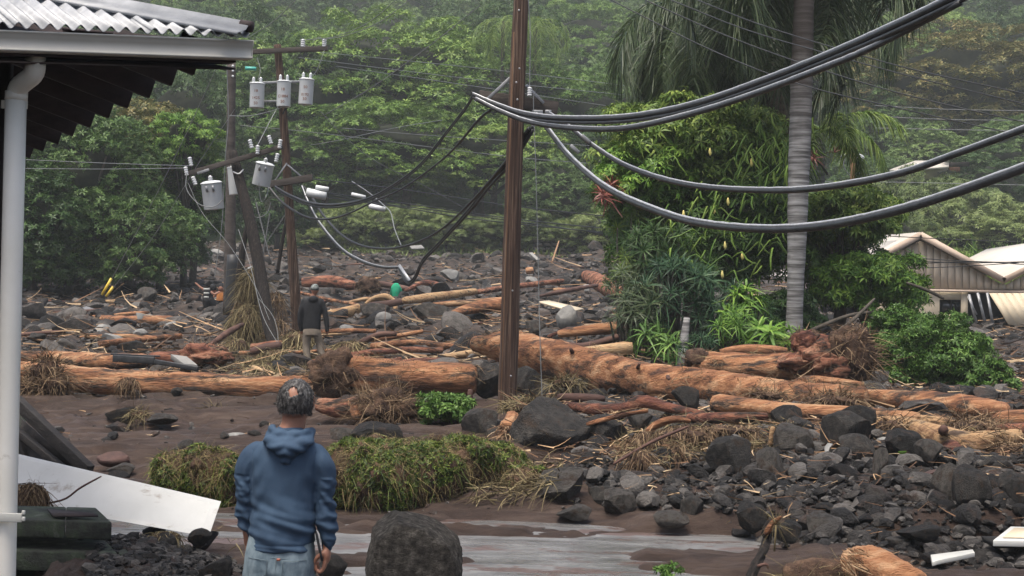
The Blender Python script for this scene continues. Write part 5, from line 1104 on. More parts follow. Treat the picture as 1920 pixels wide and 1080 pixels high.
def palm(label, trunkpx, crown, nf, L_, leaf, seed, nl=60, matn='lf_palm', mtr='palmtrunk', elev=(.9, -.5), drop=2.1, dying=0, shaft=None, name='palm_tree', clear=False):
    tp, tr = pxline(trunkpx, 40); base = tp[-1]; t = thing(name, label, 'palm tree', base)
    r = np.random.RandomState(seed); R_ = [q*(1+.03*(i % 2)+.02*r.rand()) for i, q in enumerate(tr)]
    mb = MB(); mb.tube([p-Vector(base) for p in tp], R_, 20, .03, 2); mb.build('trunk', M[mtr], t, smooth=True)
    c = P(*crown)-Vector(base)
    if shaft:
        sp, sr_ = pxline(shaft, 8); mb = MB(); mb.tube([p-Vector(base) for p in sp], sr_, 14); mb.build('crownshaft', M['lf_bright'], t, smooth=True)
    for k in range(nf):
        az = k*2.399+r.uniform(-.2, .2)
        if clear and math.sin(az) < -.55: az = -az
        e = elev[0]+(elev[1]-elev[0])*(k/nf); frond(t, c+Vector((0, 0, r.uniform(-.1, .1))), az, e, L_*r.uniform(.85, 1.1), drop*r.uniform(.85, 1.15), leaf, nl, seed*50+k, matn)
    return t
palm('tall royal palm with a pale ringed trunk, nearest the beige house', [(1507, -140, 30, 36), (1507, 0, 30, 36), (1504, 120, 30, 40), (1500, 260, 30, 40), (1495, 420, 30, 36), (1491, 560, 30, 30), (1488, 640, 30, 34)], (1508, -150, 30), 18, 3.9, .8, 1, 80, mtr='palmtrunk_a', elev=(.9, -.35), drop=2.0, clear=True)
palm('royal palm with a shaggy trunk and long drooping fronds over the cables', [(1440, 20, 35, 34), (1448, 120, 35, 40), (1456, 200, 35, 44), (1462, 300, 35, 40), (1465, 420, 35, 36)], (1430, -10, 35), 20, 3.8, .85, 2, 80, mtr='palmtrunk_dark', elev=(.7, -.5), drop=2.0, clear=True)
palm('royal palm with a green crownshaft and dark trunk, farthest toward the utility pole', [(1338, 60, 35, 24), (1330, 130, 35, 28), (1318, 220, 35, 34), (1300, 330, 35, 30), (1285, 480, 35, 28)], (1330, 20, 35), 18, 3.5, .8, 3, 80, mtr='palmtrunk_dark', elev=(.7, -.5), drop=2.1, shaft=[(1344, 60, 34.6, 16), (1336, 120, 34.6, 20), (1330, 180, 34.6, 22)])
palm('small palm with broad green fronds between the palm trunk and lamp post', [(1540, 250, 38, 14), (1538, 340, 38, 16), (1536, 440, 38, 16)], (1540, 245, 38), 9, 2.2, .5, 4, 44, 'lf_yellow', elev=(.8, 0), drop=1.6)
for px, tp_, bt, lb, sd2 in ((944, 40, 112, 'distant coconut palm on the hill just left of the utility pole', 5), (1004, 45, 100, 'distant coconut palm on the hill just right of the utility pole', 6)):
    palm(lb, [(px, tp_, 106, 7), (px-1, (tp_+bt)/2, 106, 7), (px-4, bt+160, 106, 8)], (px, tp_, 106), 13, 3.2, .9, sd2, 22, 'lf_yellow', 'trunk', elev=(.7, -.7), drop=1.7)
# thin white trunk in the dark spiky shrubs
mb = MB(); pts, rr = pxline([(1288, 596, 27.6, 12), (1284, 630, 27.5, 16), (1278, 688, 27.4, 20)], 14); mb.tube(pts, rr, 12, .05); tag(mb.build('palm_stump', M['palmtrunk'], smooth=True), 'short whitish palm stump standing in the dark spiky plants', 'palm trunk')
# dark fallen branches between tangle and shrub
for lb, p_ in (('dark bare branch rising behind the red stump', [(1560, 630, 28, 8), (1600, 600, 28.5, 7), (1640, 560, 29, 5)]), ('dark branch leaning across the bright tree', [(1520, 620, 29, 9), (1600, 590, 29, 8), (1680, 585, 29, 6)]), ('dark forked branch before the beige house', [(1700, 530, 29, 5), (1740, 545, 29, 7), (1770, 560, 29, 6)])):
    log(lb, p_, 'branch', 'trunk', 6, 14, .15, 'branch')
# ------------------------------------------------------------------ flattened hedge with straw mat in front
def hedge(label, spots, seed, nleaf, nstraw):
    c = P(*spots[0][:3]); t = thing('fallen_hedge', label, 'hedge', (c.x, c.y, 0)); r = np.random.RandomState(seed)
    lobes = []
    for (px, py, d, wpx, hpx) in spots:
        q = P(px, py, d)-t.location; lobes.append((q.x, q.y, q.z, wpx*S(d)/2, wpx*S(d)/2*.8, hpx*S(d)/2))
    for (x, y, z, a, b_, h) in list(lobes):
        for _ in range(5):
            an = r.uniform(0, 2*PI); lobes.append((x+a*.75*math.cos(an), y+b_*.7*math.sin(an)-.05, z+h*r.uniform(.1, .8), a*r.uniform(.2, .38), b_*.3, h*r.uniform(.22, .4)))
    mb = MB()
    for (x, y, z, a, b_, h) in lobes:
        V, Fa = ico(3); dd = np.array([noise.noise(Vector(v*2+Vector((x, y, z)))) for v in V]); mb.add(V*(.86+.3*dd)[:, None]*np.array([a, b_, h])+[x, y, z], [Fa])
    mb.build('branch_mass', M['root'], t, smooth=True)
    T = T_clump(6, seed, .34, .5)
    p, d = lobe_points(lobes, nleaf, r, .85, -.9, .0); k = (noise_mask(p, 2.2, seed) > -.12); mb = MB(); place_leaves(mb, T, p[k], d[k]*.8+[0, -.2, .3], .036, r, .7); mb.build('foliage', M['lf_moss'], t)
    p, d = lobe_points(lobes, nstraw, r, .92, -.7, .25); k = (noise_mask(p, 2.2, seed) < .08) | (d[:, 2] > .55) & (r.rand(len(p)) < .6) | (r.rand(len(p)) < .1); mb = MB(); p = p[k]; d = d[k]
    Dn = d*.45+np.array([.25, -.25, -.15])+r.normal(size=p.shape)*.7; strands(mb, p, Dn, .04+r.rand(len(p))*.10, .8, .0048, 4, seed, 1.1)
    o = mb.build('straw_mat', M['matstraw'], t); o['kind'] = 'stuff'
    p, d = lobe_points(lobes, nstraw//6, r, .9, -.7, .1); mb = MB(); strands(mb, p, d*.5+r.normal(size=p.shape)*.5+[0, -.2, -.3], .05+r.rand(len(p))*.1, .8, .007, 3, seed+3, .8); o = mb.build('moss_strands', M['lf_moss'], t); o['kind'] = 'stuff'
    return t
def noise_mask(p, f, seed): return np.array([noise.noise(Vector(q*f)+Vector((seed, 0, 0))) for q in p])
hedge('flattened green hedge clump with straw between the white board and man', [(345, 905, 14.6, 116, 110), (400, 895, 14.5, 110, 110), (440, 912, 14.4, 90, 110), (330, 885, 14.8, 90, 80)], 3, 8000, 6500)
hedge('long flattened hedge draped in straw behind the pitted boulder', [(650, 895, 14.6, 130, 130), (720, 905, 14.4, 140, 120), (800, 895, 14.6, 150, 130), (870, 880, 14.9, 150, 120), (930, 885, 15, 130, 110), (760, 862, 15.4, 180, 80), (860, 850, 15.6, 120, 70), (690, 858, 15.2, 120, 70), (980, 910, 14.7, 90, 70), (560, 905, 14.7, 130, 110)], 4, 21000, 16000)
mb = MB(); r = np.random.RandomState(14); n = 700; u = r.uniform(890, 1060, n); d = 14.1+.9*r.rand(n); P0 = np.array([list(P(a, 948-(a-890)*.22+r.normal()*12-(dd-14.1)*30, dd)) for a, dd in zip(u, d)])
strands(mb, P0, np.c_[r.normal(size=n)*.5-.6, r.normal(size=n)*.3-.3, r.normal(size=n)*.4-.1], .3, .35, .012, 4, 6, .7); tag(mb.build('straw_heap', M['straw']), 'loose dry straw trailing off the end of the long hedge', 'straw', kind='stuff')
# straw and roots hanging on the leaning pole and on the bank
def drape(label, spots, seed, n, ln, wd, mk='straw', droop=1.4, name='straw_heap', core='root', dirz=-.8):
    c = P(*spots[0][:3]); t = thing(name, label, 'straw heap', c); r = np.random.RandomState(seed); lobes = []
    for (px, py, d, wpx, hpx) in spots:
        q = P(px, py, d)-t.location; lobes.append((q.x, q.y, q.z, wpx*S(d)/2, wpx*S(d)/2*.8, hpx*S(d)/2))
    if core:
        mb = MB()
        for (x, y, z, a, b_, h) in lobes:
            V, Fa = ico(3); dd = np.array([noise.noise(Vector(v*2.2+Vector((x, y, z)))) for v in V]); mb.add(V*(.8+.4*dd)[:, None]*np.array([a, b_, h])+[x, y, z], [Fa])
        mb.build('debris_core', M[core], t, smooth=True)['kind'] = 'stuff'
    p, d = lobe_points(lobes, n, r, .85, -.9, .3); mb = MB(); strands(mb, p, d*.4+np.array([0, -.2, dirz])+r.normal(size=p.shape)*.35, ln*(.4+r.rand(n)), droop*.4, wd, 4, seed, .6); o = mb.build('hanging_straw', M[mk], t); o['kind'] = 'stuff'
    return t
drape('tall straw heap draped around the foot of the leaning broken pole', [(470, 555, 36.6, 44, 100), (462, 615, 36., 56, 90), (478, 525, 37, 36, 50), (446, 655, 34.5, 50, 40), (560, 640, 33.5, 60, 40)], 5, 3000, .45, .016)
drape('dark root debris caught on the leaning broken pole under the straw', [(514, 580, 36.8, 40, 70), (520, 625, 36, 44, 50), (446, 610, 36.4, 26, 90)], 17, 900, .4, .016, mk='strand', core=None)
drape('low mat of straw and roots between the boots and the torn log end', [(510, 690, 28, 70, 22), (655, 655, 30.5, 60, 30), (520, 668, 30, 70, 26)], 6, 1400, .35, .02)
drape('tangle of thin roots and straw over the hollow in the rock bank', [(1215, 838, 16.4, 90, 60), (1290, 818, 16.6, 120, 40), (1200, 870, 15.8, 60, 60), (1370, 808, 16.7, 110, 24), (1262, 862, 16.1, 80, 60)], 7, 2400, .32, .010, mk='strand', dirz=-.9)
litter('straw_litter', 420, 39, 1170, 1420, 15.8, 17.2, .1, .3, .009, 'straw', None, .5, 1.)
drape('mound of torn roots on the orange logs beside the downpipe', [(85, 700, 24., 70, 60), (100, 722, 23.8, 60, 40), (60, 725, 23.9, 60, 40)], 8, 1100, .3, .014, mk='strand', dirz=.1)
drape('small straw clump pressed against the middle of the long orange log', [(240, 722, 23.8, 40, 30)], 9, 260, .16, .01, mk='strand')
drape('straw snagged below the large boulder and utility pole', [(985, 765, 20.6, 80, 30), (1060, 720, 22, 60, 20)], 10, 600, .3, .014, dirz=.1)
drape('dry straw clump caught on the dark boulder in the mud flat', [(260, 778, 21, 36, 18)], 11, 160, .22, .01, dirz=.0)
drape('dry grass tuft lying on the mud flat near the man in blue', [(402, 772, 22, 44, 14)], 12, 220, .25, .01, dirz=.0)
drape('root tangle among the pale branches at the frame edge', [(1830, 800, 17.8, 120, 26), (1890, 850, 16.3, 60, 40), (1680, 800, 17.6, 80, 26)], 13, 900, .28, .012, mk='strand', dirz=.1)
drape('root tangle lying between the two big fallen trunks', [(1560, 752, 19.8, 110, 26), (1440, 742, 20.4, 70, 16)], 16, 600, .28, .012, mk='strand', dirz=.1)
drape('muddy straw tuft on the soil heap by the steps', [(310, 1006, 10.7, 56, 20)], 14, 300, .13, .006)
drape('matted roots at the corner behind the white board and downpipe', [(58, 930, 11., 60, 50)], 15, 700, .12, .007, mk='strand')
log('thin muddy branch snagged across the long white board', [(60, 948, 11., 3), (118, 937, 11, 4), (150, 915, 11, 4), (190, 893, 11, 3)], 'branch', 'bark_dark', 5, 14, .2, 'branch')

# ------------------------------------------------------------------ utility poles
def pole(label, pts, mk='pole', n=30, seg=18, name='utility_pole'):
    tp, tr = pxline(pts, n); base = tp[-1]; t = thing(name, label, 'utility pole', base)
    mb = MB(); mb.tube([p-Vector(base) for p in tp], tr, seg, .05, 3); mb.build('pole_shaft', M[mk], t, smooth=True); return t
def bpart(t, nm, a, b_, w_, h_, mk, up=(0, 0, 1)):
    mb = MB(); mb.beam(P(*a)-t.location, P(*b_)-t.location, w_, h_, up); return mb.build(nm, M[mk], t, bevel=.006)
def tpart(t, nm, pts, n, mk, seg=8):
    p_, r_ = pxline(pts, n); mb = MB(); mb.tube([q-t.location for q in p_], r_, seg); return mb.build(nm, M[mk], t, smooth=True)
def insul(t, px, py, d, hpx=18, wpx=12, tilt=(0, 0)):
    c = P(px, py, d)-t.location; h = hpx*S(d); w_ = wpx*S(d)/2; mb = MB(); up = Vector((tilt[0], tilt[1], 1)).normalized(); pts = []; rr = []
    for k in range(13):
        f = k/12; pts.append(c+up*(f-.5)*h); rr.append(w_*(.55 if k in (0, 12) else (1. if k % 3 else .62)))
    mb.tube(pts, rr, 12); return mb.build('insulator', M['porcelain'], t, smooth=True)
P1 = pole('main wooden utility pole standing in the middle of the photo', [(978, -60, 21.5, 28), (977, 0, 21.5, 29), (966, 250, 21.5, 31), (960, 450, 21.5, 33), (955, 640, 21.5, 35), (951, 775, 21.5, 36)], n=50, seg=28)
bpart(P1, 'crossarm', (898, 181, 21.8), (1046, 203, 21.9), .09, .19, 'arm')
bpart(P1, 'brace', (957, 146, 21.7), (912, 188, 21.7), .04, .05, 'steel'); bpart(P1, 'brace', (986, 160, 21.7), (1019, 194, 21.8), .04, .05, 'steel')
insul(P1, 993, 172, 21.2, 17, 9)
for (x, y) in ((974, 129), (970, 187), (961, 545), (958, 705), (973, 20), (968, 155)):
    mb = MB(); c = P(x, y, 21.33)-P1.location; mb.tube([c, c+Vector((0, -.03, 0))], .016, 8); mb.build('bolt', M['steel'], P1)
for (a, b_) in (((893, 178), (902, 196)), ((896, 182), (890, 190))): tpart(P1, 'cable_tie', [(*a, 21.5, 4), (*b_, 21.5, 3)], 4, 'strandwire')
mb = MB(); c = P(1008, 212, 21.6)-P1.location; mb.box(c, (.16, .06, .09)); mb.build('cable_clamp', M['steel'], P1, bevel=.01)
mb = MB(); c = P(1028, 210, 21.6)-P1.location; mb.box(c, (.10, .06, .06)); mb.build('cable_clamp', M['steel'], P1, bevel=.01)
bpart(P1, 'pale_edge_strip', (963.5, 60, 21.32), (938.5, 770, 21.32), .02, .02, 'stick', (0, 1, 0))  # thin strip drawn for the pole's pale left edge
P2 = pole('slim reddish pole carrying three upright white transformers', [(520, 84, 38, 14), (526, 150, 38, 15), (534, 260, 38, 16), (543, 400, 38, 17), (551, 520, 38, 19), (560, 655, 38, 20)], n=34)
bpart(P2, 'crossarm', (470, 97, 37.8), (614, 91, 37.8), .1, .13, 'arm')
for x in (568, 608): insul(P2, x, 81, 37.8, 15, 9)
bpart(P2, 'transformer_rack', (468, 156, 37.8), (585, 152, 37.8), .06, .06, 'steel'); bpart(P2, 'transformer_rack', (495, 190, 37.8), (545, 190, 37.8), .05, .06, 'steel')
bpart(P2, 'crossarm', (500, 347, 37.7), (586, 333, 37.6), .12, .18, 'arm')
bpart(P2, 'brace', (538, 306, 37.7), (516, 338, 37.7), .03, .04, 'steel'); bpart(P2, 'brace', (539, 309, 37.7), (566, 332, 37.7), .03, .04, 'steel')
tpart(P2, 'riser_cable', [(530, 214, 37.6, 3), (545, 180, 37.5, 3), (534, 158, 37.5, 3)], 10, 'wire_dark', 5)
def textmesh(t, body, px, py, d, hpx, mk='rust', tiltz=0):
    cu = bpy.data.curves.new('lettering', 'FONT'); cu.body = body; cu.size = hpx*S(d)*1.45; cu.align_x = 'CENTER'; cu.align_y = 'CENTER'; cu.extrude = .001; cu.resolution_u = 2
    o = bpy.data.objects.new('lettering', cu); C.objects.link(o); bpy.context.view_layer.update()
    me = bpy.data.meshes.new_from_object(o.evaluated_get(bpy.context.evaluated_depsgraph_get())); bpy.data.objects.remove(o)
    me.materials.clear(); me.materials.append(M[mk]); o = bpy.data.objects.new('lettering', me); link(o, t); o.location = P(px, py, d)-t.location; o.rotation_euler = (PI/2, tiltz, 0); return o
def transformer(label, px, py, d, wpx, hpx, tilt=0., ty=0., texts=(), bush=2, side=False):
    """upright can: px,py = centre of the tank"""
    c = P(px, py, d); t = thing('transformer', label, 'transformer', c); t.rotation_euler = (ty, tilt, 0)
    r_ = wpx*S(d)/2; h = hpx*S(d)
    mb = MB(); mb.tube([(0, 0, -h/2), (0, 0, -h/2+.02), (0, 0, h/2-.02), (0, 0, h/2)], [r_*.97, r_, r_, r_*1.04], 28); o = mb.build('tank', M['tank'], t, smooth=True)
    mod = o.modifiers.new('e', 'EDGE_SPLIT'); mod.split_angle = .7
    mb = MB(); mb.tube([(0, 0, h/2), (0, 0, h/2+.02), (0, 0, h/2+r_*.22), (0, 0, h/2+r_*.3)], [r_*1.08, r_*1.08, r_*.8, r_*.3], 28); mb.build('lid', M['tank'], t, smooth=True)
    for k in range(bush):
        x = (k-.5)*r_*1.0 if bush == 2 else 0; mb = MB()
        mb.tube([(x, -r_*.2, h/2+r_*.15+f*h*.26) for f in (0, .15, .3, .45, .6, .75, .9, 1)], [r_*.22, r_*.26, r_*.16, r_*.26, r_*.16, r_*.24, r_*.12, r_*.06], 10); mb.build('bushing', M['porcelain'], t, smooth=True)
    mb = MB(); mb.box((0, r_*1.05, h*.2), (r_*.5, r_*.3, h*.12)); mb.box((0, r_*1.05, -h*.25), (r_*.5, r_*.3, h*.12)); mb.build('mounting_bracket', M['steel'], t)
    if side:
        for x in (-.3, .35): mb = MB(); mb.tube([(x*r_, -r_*1.0, h*.22), (x*r_, -r_*1.18, h*.26), (x*r_, -r_*1.2, h*.42)], [r_*.13, r_*.13, r_*.08], 8); mb.build('low_voltage_bushing', M['steel'], t)
    for body, dy, hp in texts:
        cu = bpy.data.curves.new('lettering', 'FONT'); cu.body = body; cu.size = hp*S(d)*1.5; cu.align_x = 'CENTER'; cu.align_y = 'CENTER'; cu.extrude = .002; cu.resolution_u = 2
        o = bpy.data.objects.new('lettering', cu); C.objects.link(o); bpy.context.view_layer.update()
        me = bpy.data.meshes.new_from_object(o.evaluated_get(bpy.context.evaluated_depsgraph_get())); bpy.data.objects.remove(o)
        me.materials.clear(); me.materials.append(M['rust'])
        q = np.array([v.co[:] for v in me.vertices])   # wrap the print round the tank
        for v in me.vertices:
            a = v.co.x/r_; zz = v.co.z; v.co = Vector((math.sin(a)*(r_+.003+zz), -math.cos(a)*(r_+.003+zz), v.co.y-dy*S(d)))
        o = bpy.data.objects.new('lettering', me); link(o, t)
    return t
TX = (('18', -10, 4), ('50', 16, 4))
transformer('white transformer at the near end of the row of three', 482, 180, 37.4, 27, 44, .0, 0, (('18', -8, 5), ('1425', 5, 5), ('50', 15, 5)))
transformer('white transformer in the middle of the row, directly before the pole', 532, 177, 37.3, 26, 46, .0, 0, (('18', -8, 5), ('C1884', 5, 5), ('50', 15, 5)))
transformer('white transformer at the far end of the row of three', 574, 173, 37.4, 27, 46, .04, 0, (('50', -8, 5), ('0192', 6, 5), ('50', 14, 5)))
P3 = pole('thick dark broken pole leaning over the straw heap', [(436, 284, 36, 17), (450, 340, 35.8, 19), (470, 420, 35.4, 22), (488, 510, 35, 23), (500, 590, 34.6, 24), (514, 650, 34.2, 22)], 'pole_dark', 30)
bpart(P3, 'crossarm', (352, 326, 35.7), (530, 275, 35.7), .1, .12, 'arm'); bpart(P3, 'arm_plate', (370, 325, 35.6), (392, 318, 35.6), .05, .06, 'steel')
for x, y, a in ((357, 303, (-.25, 0)), (349, 321, (-.2, 0)), (470, 270, (-.3, 0)), (506, 262, (-.35, 0)), (525, 270, (.1, 0)), (483, 281, (0, 0)), (364, 339, (-.4, 0)), (519, 296, (.2, 0))): insul(P3, x, y, 35.6, 17, 8, a)
tpart(P3, 'pole_band', [(437, 322, 35.75, 3), (448, 326, 35.6, 3), (456, 318, 35.75, 3)], 8, 'strandwire', 5)
transformer('grey white transformer hanging tilted at the low end of the crossarm', 399, 368, 35.6, 38, 48, -.12, .1, (), 1, True)
transformer('pale transformer behind the leaning pole, near the upright one', 493, 328, 36.2, 34, 40, .2, .1, (), 1, True)
transformer('small grey transformer half hidden behind the leaning pole', 437, 340, 36.6, 18, 50, -.1, 0, (), 1)
P4 = pole('tall weathered back pole with a dark sleeve at its foot', [(434, 118, 43, 16), (433, 250, 43, 17), (432, 400, 43, 20), (430, 590, 43, 24)], 'arm', 26)
tpart(P4, 'sleeve', [(437, 478, 42.7, 22), (434, 540, 42.7, 24), (433, 590, 42.7, 25)], 8, 'wire_dark', 16)
for y in (124, 133, 143): 
    mb = MB(); c = P(437, y, 42.7)-P4.location; mb.tube([c, c+Vector((0, -.05, 0))], .035, 8); mb.build('bolt', M['porcelain'], P4)
P5 = pole('thin black pole leaning between the back pole and broken pole', [(470, 395, 40, 6), (458, 450, 40, 10), (450, 510, 40, 15), (447, 560, 40, 16), (446, 600, 40, 16)], 'pole_dark', 20)
P6 = pole('slender dark pole tilted behind the upright transformer pole', [(543, 380, 44, 6), (530, 450, 44, 7), (520, 512, 44, 7)], 'pole_dark', 14)
lp = pole('short wooden post with a round white lamp, behind the palms', [(1600, 275, 40, 12), (1600, 335, 40, 12), (1600, 420, 40, 12)], 'stick', 10, name='lamp_post')
v = P(1612, 296, 43.7)-lp.location; V_, F_ = ico(2); mb = MB(); mb.add(V_*[.15, .12, .12]+np.array(v), [F_]); mb.build('lamp', M['porcelain'], lp, smooth=True)
tpart(lp, 'lamp_wire', [(1586, 290, 43.8, 2), (1582, 310, 43.8, 2), (1592, 328, 43.8, 2), (1600, 330, 43.8, 2)], 12, 'wire', 5); tpart(lp, 'lamp_wire', [(1618, 300, 43.8, 2), (1622, 315, 43.8, 2), (1606, 328, 43.8, 2)], 12, 'wire', 5)
mb = MB(); mb.beam(P(1576, 294, 43.8)-lp.location, P(1597, 288, 43.8)-lp.location, .05, .07); mb.build('bracket', M['steel'], lp)
# yellow guy guards
for (a, b_, lb) in (((209, 522), (191, 553), 'yellow cable guard on the slack guy wire, nearer the downpipe'), ((212, 538), (199, 556), 'shorter yellow cable guard beside the first one')):
    mb = MB(); mb.tube([P(*a, 56), P(*b_, 56)], .055, 10); tag(mb.build('guy_guard', M['yellow'], smooth=True), lb, 'cable guard')
mb = MB(); mb.tube([P(460, 128, 37), P(480, 129, 37)], .05, 8); tag(mb.build('wire_cover', M['teal'], smooth=True), 'short teal cover on the wire under the gutter end', 'wire cover')
for (a, b_, r_, lb) in (((575, 360), (611, 368), .11, 'pale grey conduit hanging beside the lower crossarm'), ((592, 351), (616, 355), .06, 'thin pale conduit above the larger hanging conduit'), ((692, 386), (722, 393), .07, 'pale grey splice case hanging on the middle wires'), ((659, 364), (685, 370), .05, 'small white splice bar on the middle wires')):
    mb = MB(); mb.tube([P(*a, 36.5), P(*b_, 36.5)], r_, 12); tag(mb.build('splice_case', M['tank'], smooth=True), lb, 'splice case')
# ------------------------------------------------------------------ heavy lashed cables
def cable(label, pts, n=50, off=1.0, wire=True, pair=0.):
    """pts (px,py,d,width px of the jacket); the strand above it, thick and bright, also paints the wet highlight"""
    p_, r_ = pxline(pts, n); r_ = [x*.88*(1+.10*noise.noise(Vector((i*.9, len(label), 0)))) for i, x in enumerate(r_)]; t = thing('cable', label, 'cable', p_[0]); mb = MB()
    mb.tube([q-p_[0] for q in p_], r_, 10); mb.build('jacket', M['cable'], t, smooth=True)
    if pair:
        mb = MB(); mb.tube([q-p_[0]+Vector((0, .0, -r_[i]*1.75)) for i, q in enumerate(p_)], [x*pair for x in r_], 10); mb.build('second_jacket', M['cable'], t, smooth=True)
    if wire:
        mb = MB(); mb.tube([q-p_[0]+Vector((.0, -r_[i]*.55, r_[i]*1.05)) for i, q in enumerate(p_)], [x*.5 for x in r_], 6); mb.build('strand_highlight', M['strandwire'], t, smooth=True)
    return t
cable('upper heavy lashed cable rising to the top edge from the utility pole', [(886, 177, 21.3, 7), (930, 196, 21.1, 8), (985, 214, 20.6, 9), (1060, 222, 19.6, 9), (1180, 219, 18., 10), (1300, 196, 16.5, 11), (1430, 152, 15, 12), (1560, 100, 13.5, 13), (1700, 38, 12, 15), (1830, -25, 11, 16)], 90, pair=.8)
cable('second heavy lashed cable running just under the upper one', [(892, 186, 21.2, 7), (940, 210, 20.9, 8), (1000, 231, 20.4, 9), (1090, 242, 19.2, 10), (1180, 240, 18., 10), (1290, 216, 16.5, 11), (1400, 182, 15.2, 11), (1530, 134, 13.7, 12), (1640, 88, 12.6, 12), (1800, 6, 11.2, 13)], 90)
cable('heavy cable sagging below, ending level with the middle of the frame edge', [(1030, 213, 21.3, 6), (1060, 232, 20.8, 7), (1110, 272, 19.8, 8), (1180, 314, 18.4, 9), (1280, 345, 16.6, 10), (1400, 357, 15, 11), (1530, 354, 13.6, 12), (1680, 328, 12.2, 13), (1800, 287, 11.2, 13), (1960, 228, 10.2, 14)], 90)
cable('lowest and thickest cable sagging in front of the palm trunk', [(1006, 216, 21.2, 8), (1030, 246, 20.6, 10), (1070, 296, 19.4, 11), (1130, 348, 18., 12), (1200, 384, 16.4, 13), (1300, 417, 14.8, 14), (1420, 430, 13.2, 15), (1530, 426, 12.2, 16), (1650, 404, 11.2, 17), (1780, 366, 10.4, 18), (1970, 298, 9.4, 20)], 100)
cable('dark cable dipping from the crossarm tip to the lower crossarm', [(888, 176, 21.6, 5), (874, 200, 22.2, 5), (835, 250, 24, 5), (790, 306, 26, 5), (740, 345, 28.4, 5), (690, 372, 31, 5), (630, 384, 33.5, 6), (580, 380, 35.3, 6), (540, 364, 36.6, 5), (516, 350, 37.2, 5)], 60, wire=False, pair=.7)
cable('dark cable dipping deepest behind it to the same lower crossarm', [(922, 204, 21.7, 6), (896, 226, 22.5, 6), (840, 290, 25, 5), (760, 350, 29, 4), (700, 378, 31.6, 4), (650, 402, 33.6, 4), (610, 411, 35, 5), (570, 405, 36, 5), (530, 380, 37, 6), (500, 346, 37.4, 6)], 60, wire=False)
cable('pale looping cable hanging low from the lower crossarm to the main pole', [(570, 350, 37.4, 5), (585, 370, 37, 5), (605, 402, 36, 5), (640, 440, 34.5, 5), (680, 461, 33, 5), (730, 466, 31, 5), (780, 455, 29, 5), (830, 428, 26.5, 5), (880, 382, 24.4, 6), (920, 338, 23, 7), (962, 286, 21.9, 8), (992, 240, 21.4, 8)], 70, wire=False)
cable('pale lowest loop of cable ending at the metal clamp above the rubble', [(566, 350, 37.3, 5), (578, 380, 37, 6), (600, 420, 36.2, 6), (640, 467, 34.5, 6), (680, 491, 33, 6), (716, 501, 31.6, 5), (746, 502, 30.6, 5)], 50)
cable('black doubled cable rising from the clamp to the main utility pole', [(748, 500, 30.5, 5), (758, 520, 30, 5), (768, 528, 29.6, 5), (780, 516, 29.2, 6), (794, 486, 28.4, 6), (830, 448, 27, 6), (880, 392, 25, 7), (920, 342, 23.4, 8), (965, 292, 21.9, 9), (1000, 236, 21.4, 9)], 60, wire=False, pair=.8)
mb = MB(); mb.beam(P(749, 498, 30.4), P(768, 526, 29.8), .06, .05, (0, 1, 0)); tag(mb.build('cable_clamp', M['strandwire']), 'pale metal clamp bar hanging at the low point of the cable loops', 'clamp')
for a, lb in (((1077, 281), 'small metal clamp on the lowest cable near the pole'), ((1098, 262), 'small metal clamp on the middle sagging cable')):
    mb = MB(); v = P(*a, 19.3 if a[0] < 1090 else 19.9); mb.beam(v+Vector((-.06, -.1, .05)), v+Vector((.06, -.1, -.05)), .05, .05); tag(mb.build('clamp', M['steel'], bevel=.008), lb, 'clamp')
# ------------------------------------------------------------------ thin wires
def wire(pts, wpx=2., mk='wire', label='thin wire strung across the wooded hillside', group=None, n=24, name='wire'):
    p_, r_ = pxline([(a, b_, d, wpx*.75) for a, b_, d in pts], n); mb = MB(); mb.tube(p_, r_, 5, caps=False); o = mb.build(name, M[mk], smooth=True); tag(o, label, 'wire', group); return o
GW = 'thin wires crossing the wooded hillside'
for p_ in [[(40, 299, 50), (200, 306, 46), (360, 311, 36)], [(40, 316, 50), (200, 317, 46), (352, 315, 36)],
           [(600, 98, 40), (900, 128, 60), (1170, 160, 80)], [(560, 108, 40), (900, 150, 60), (1170, 178, 80)], [(630, 124, 40), (850, 156, 60), (1190, 206, 80)],
           [(450, 235, 40), (620, 252, 42), (950, 293, 48), (1180, 312, 60)], [(640, 240, 45), (820, 255, 50), (1120, 274, 60)],
           [(1640, 198, 60), (1780, 205, 60), (1960, 208, 60)], [(1640, 218, 60), (1780, 224, 60), (1960, 226, 60)], [(1640, 240, 60), (1780, 243, 60), (1960, 246, 60)], [(1530, 340, 60), (1700, 342, 60), (1960, 348, 60)],
           ]: wire(p_, 1.6, 'wire', 'thin pale wire strung across the wooded hillside', GW)
GB = 'black service wires at the right'
for i, p_ in enumerate([[(1146, 0, 24), (1330, 92, 22), (1500, 158, 20), (1700, 206, 18), (1960, 264, 16)], [(1210, 0, 24), (1360, 66, 22), (1520, 124, 20), (1700, 178, 18), (1960, 238, 16)],
                        [(1258, 0, 24), (1400, 56, 22), (1550, 100, 20), (1720, 146, 18), (1960, 204, 16)], [(1308, 0, 24), (1420, 44, 22), (1560, 88, 20), (1720, 132, 18), (1960, 184, 16)]]):
    wire(p_, 3.2, 'wire_dark', ['lowest of the four thin black wires descending behind the palms', 'third black wire from the top descending behind the palms', 'second black wire from the top descending behind the palms', 'topmost of the four thin black wires descending behind the palms'][i], GB)
GH = 'black wires in front of the beige house'
for p_ in [[(1600, 439, 34), (1750, 447, 34), (1960, 456, 34)], [(1690, 482, 36), (1800, 489, 36), (1960, 494, 36)], [(1700, 489, 36), (1820, 493, 36), (1960, 489, 36)], [(1700, 495, 36), (1830, 491, 36), (1960, 499, 36)], [(1710, 503, 36), (1790, 500, 36), (1960, 490, 36)]]:
    wire(p_, 2.2, 'wire_dark', 'thin black wire passing in front of the beige house', GH)
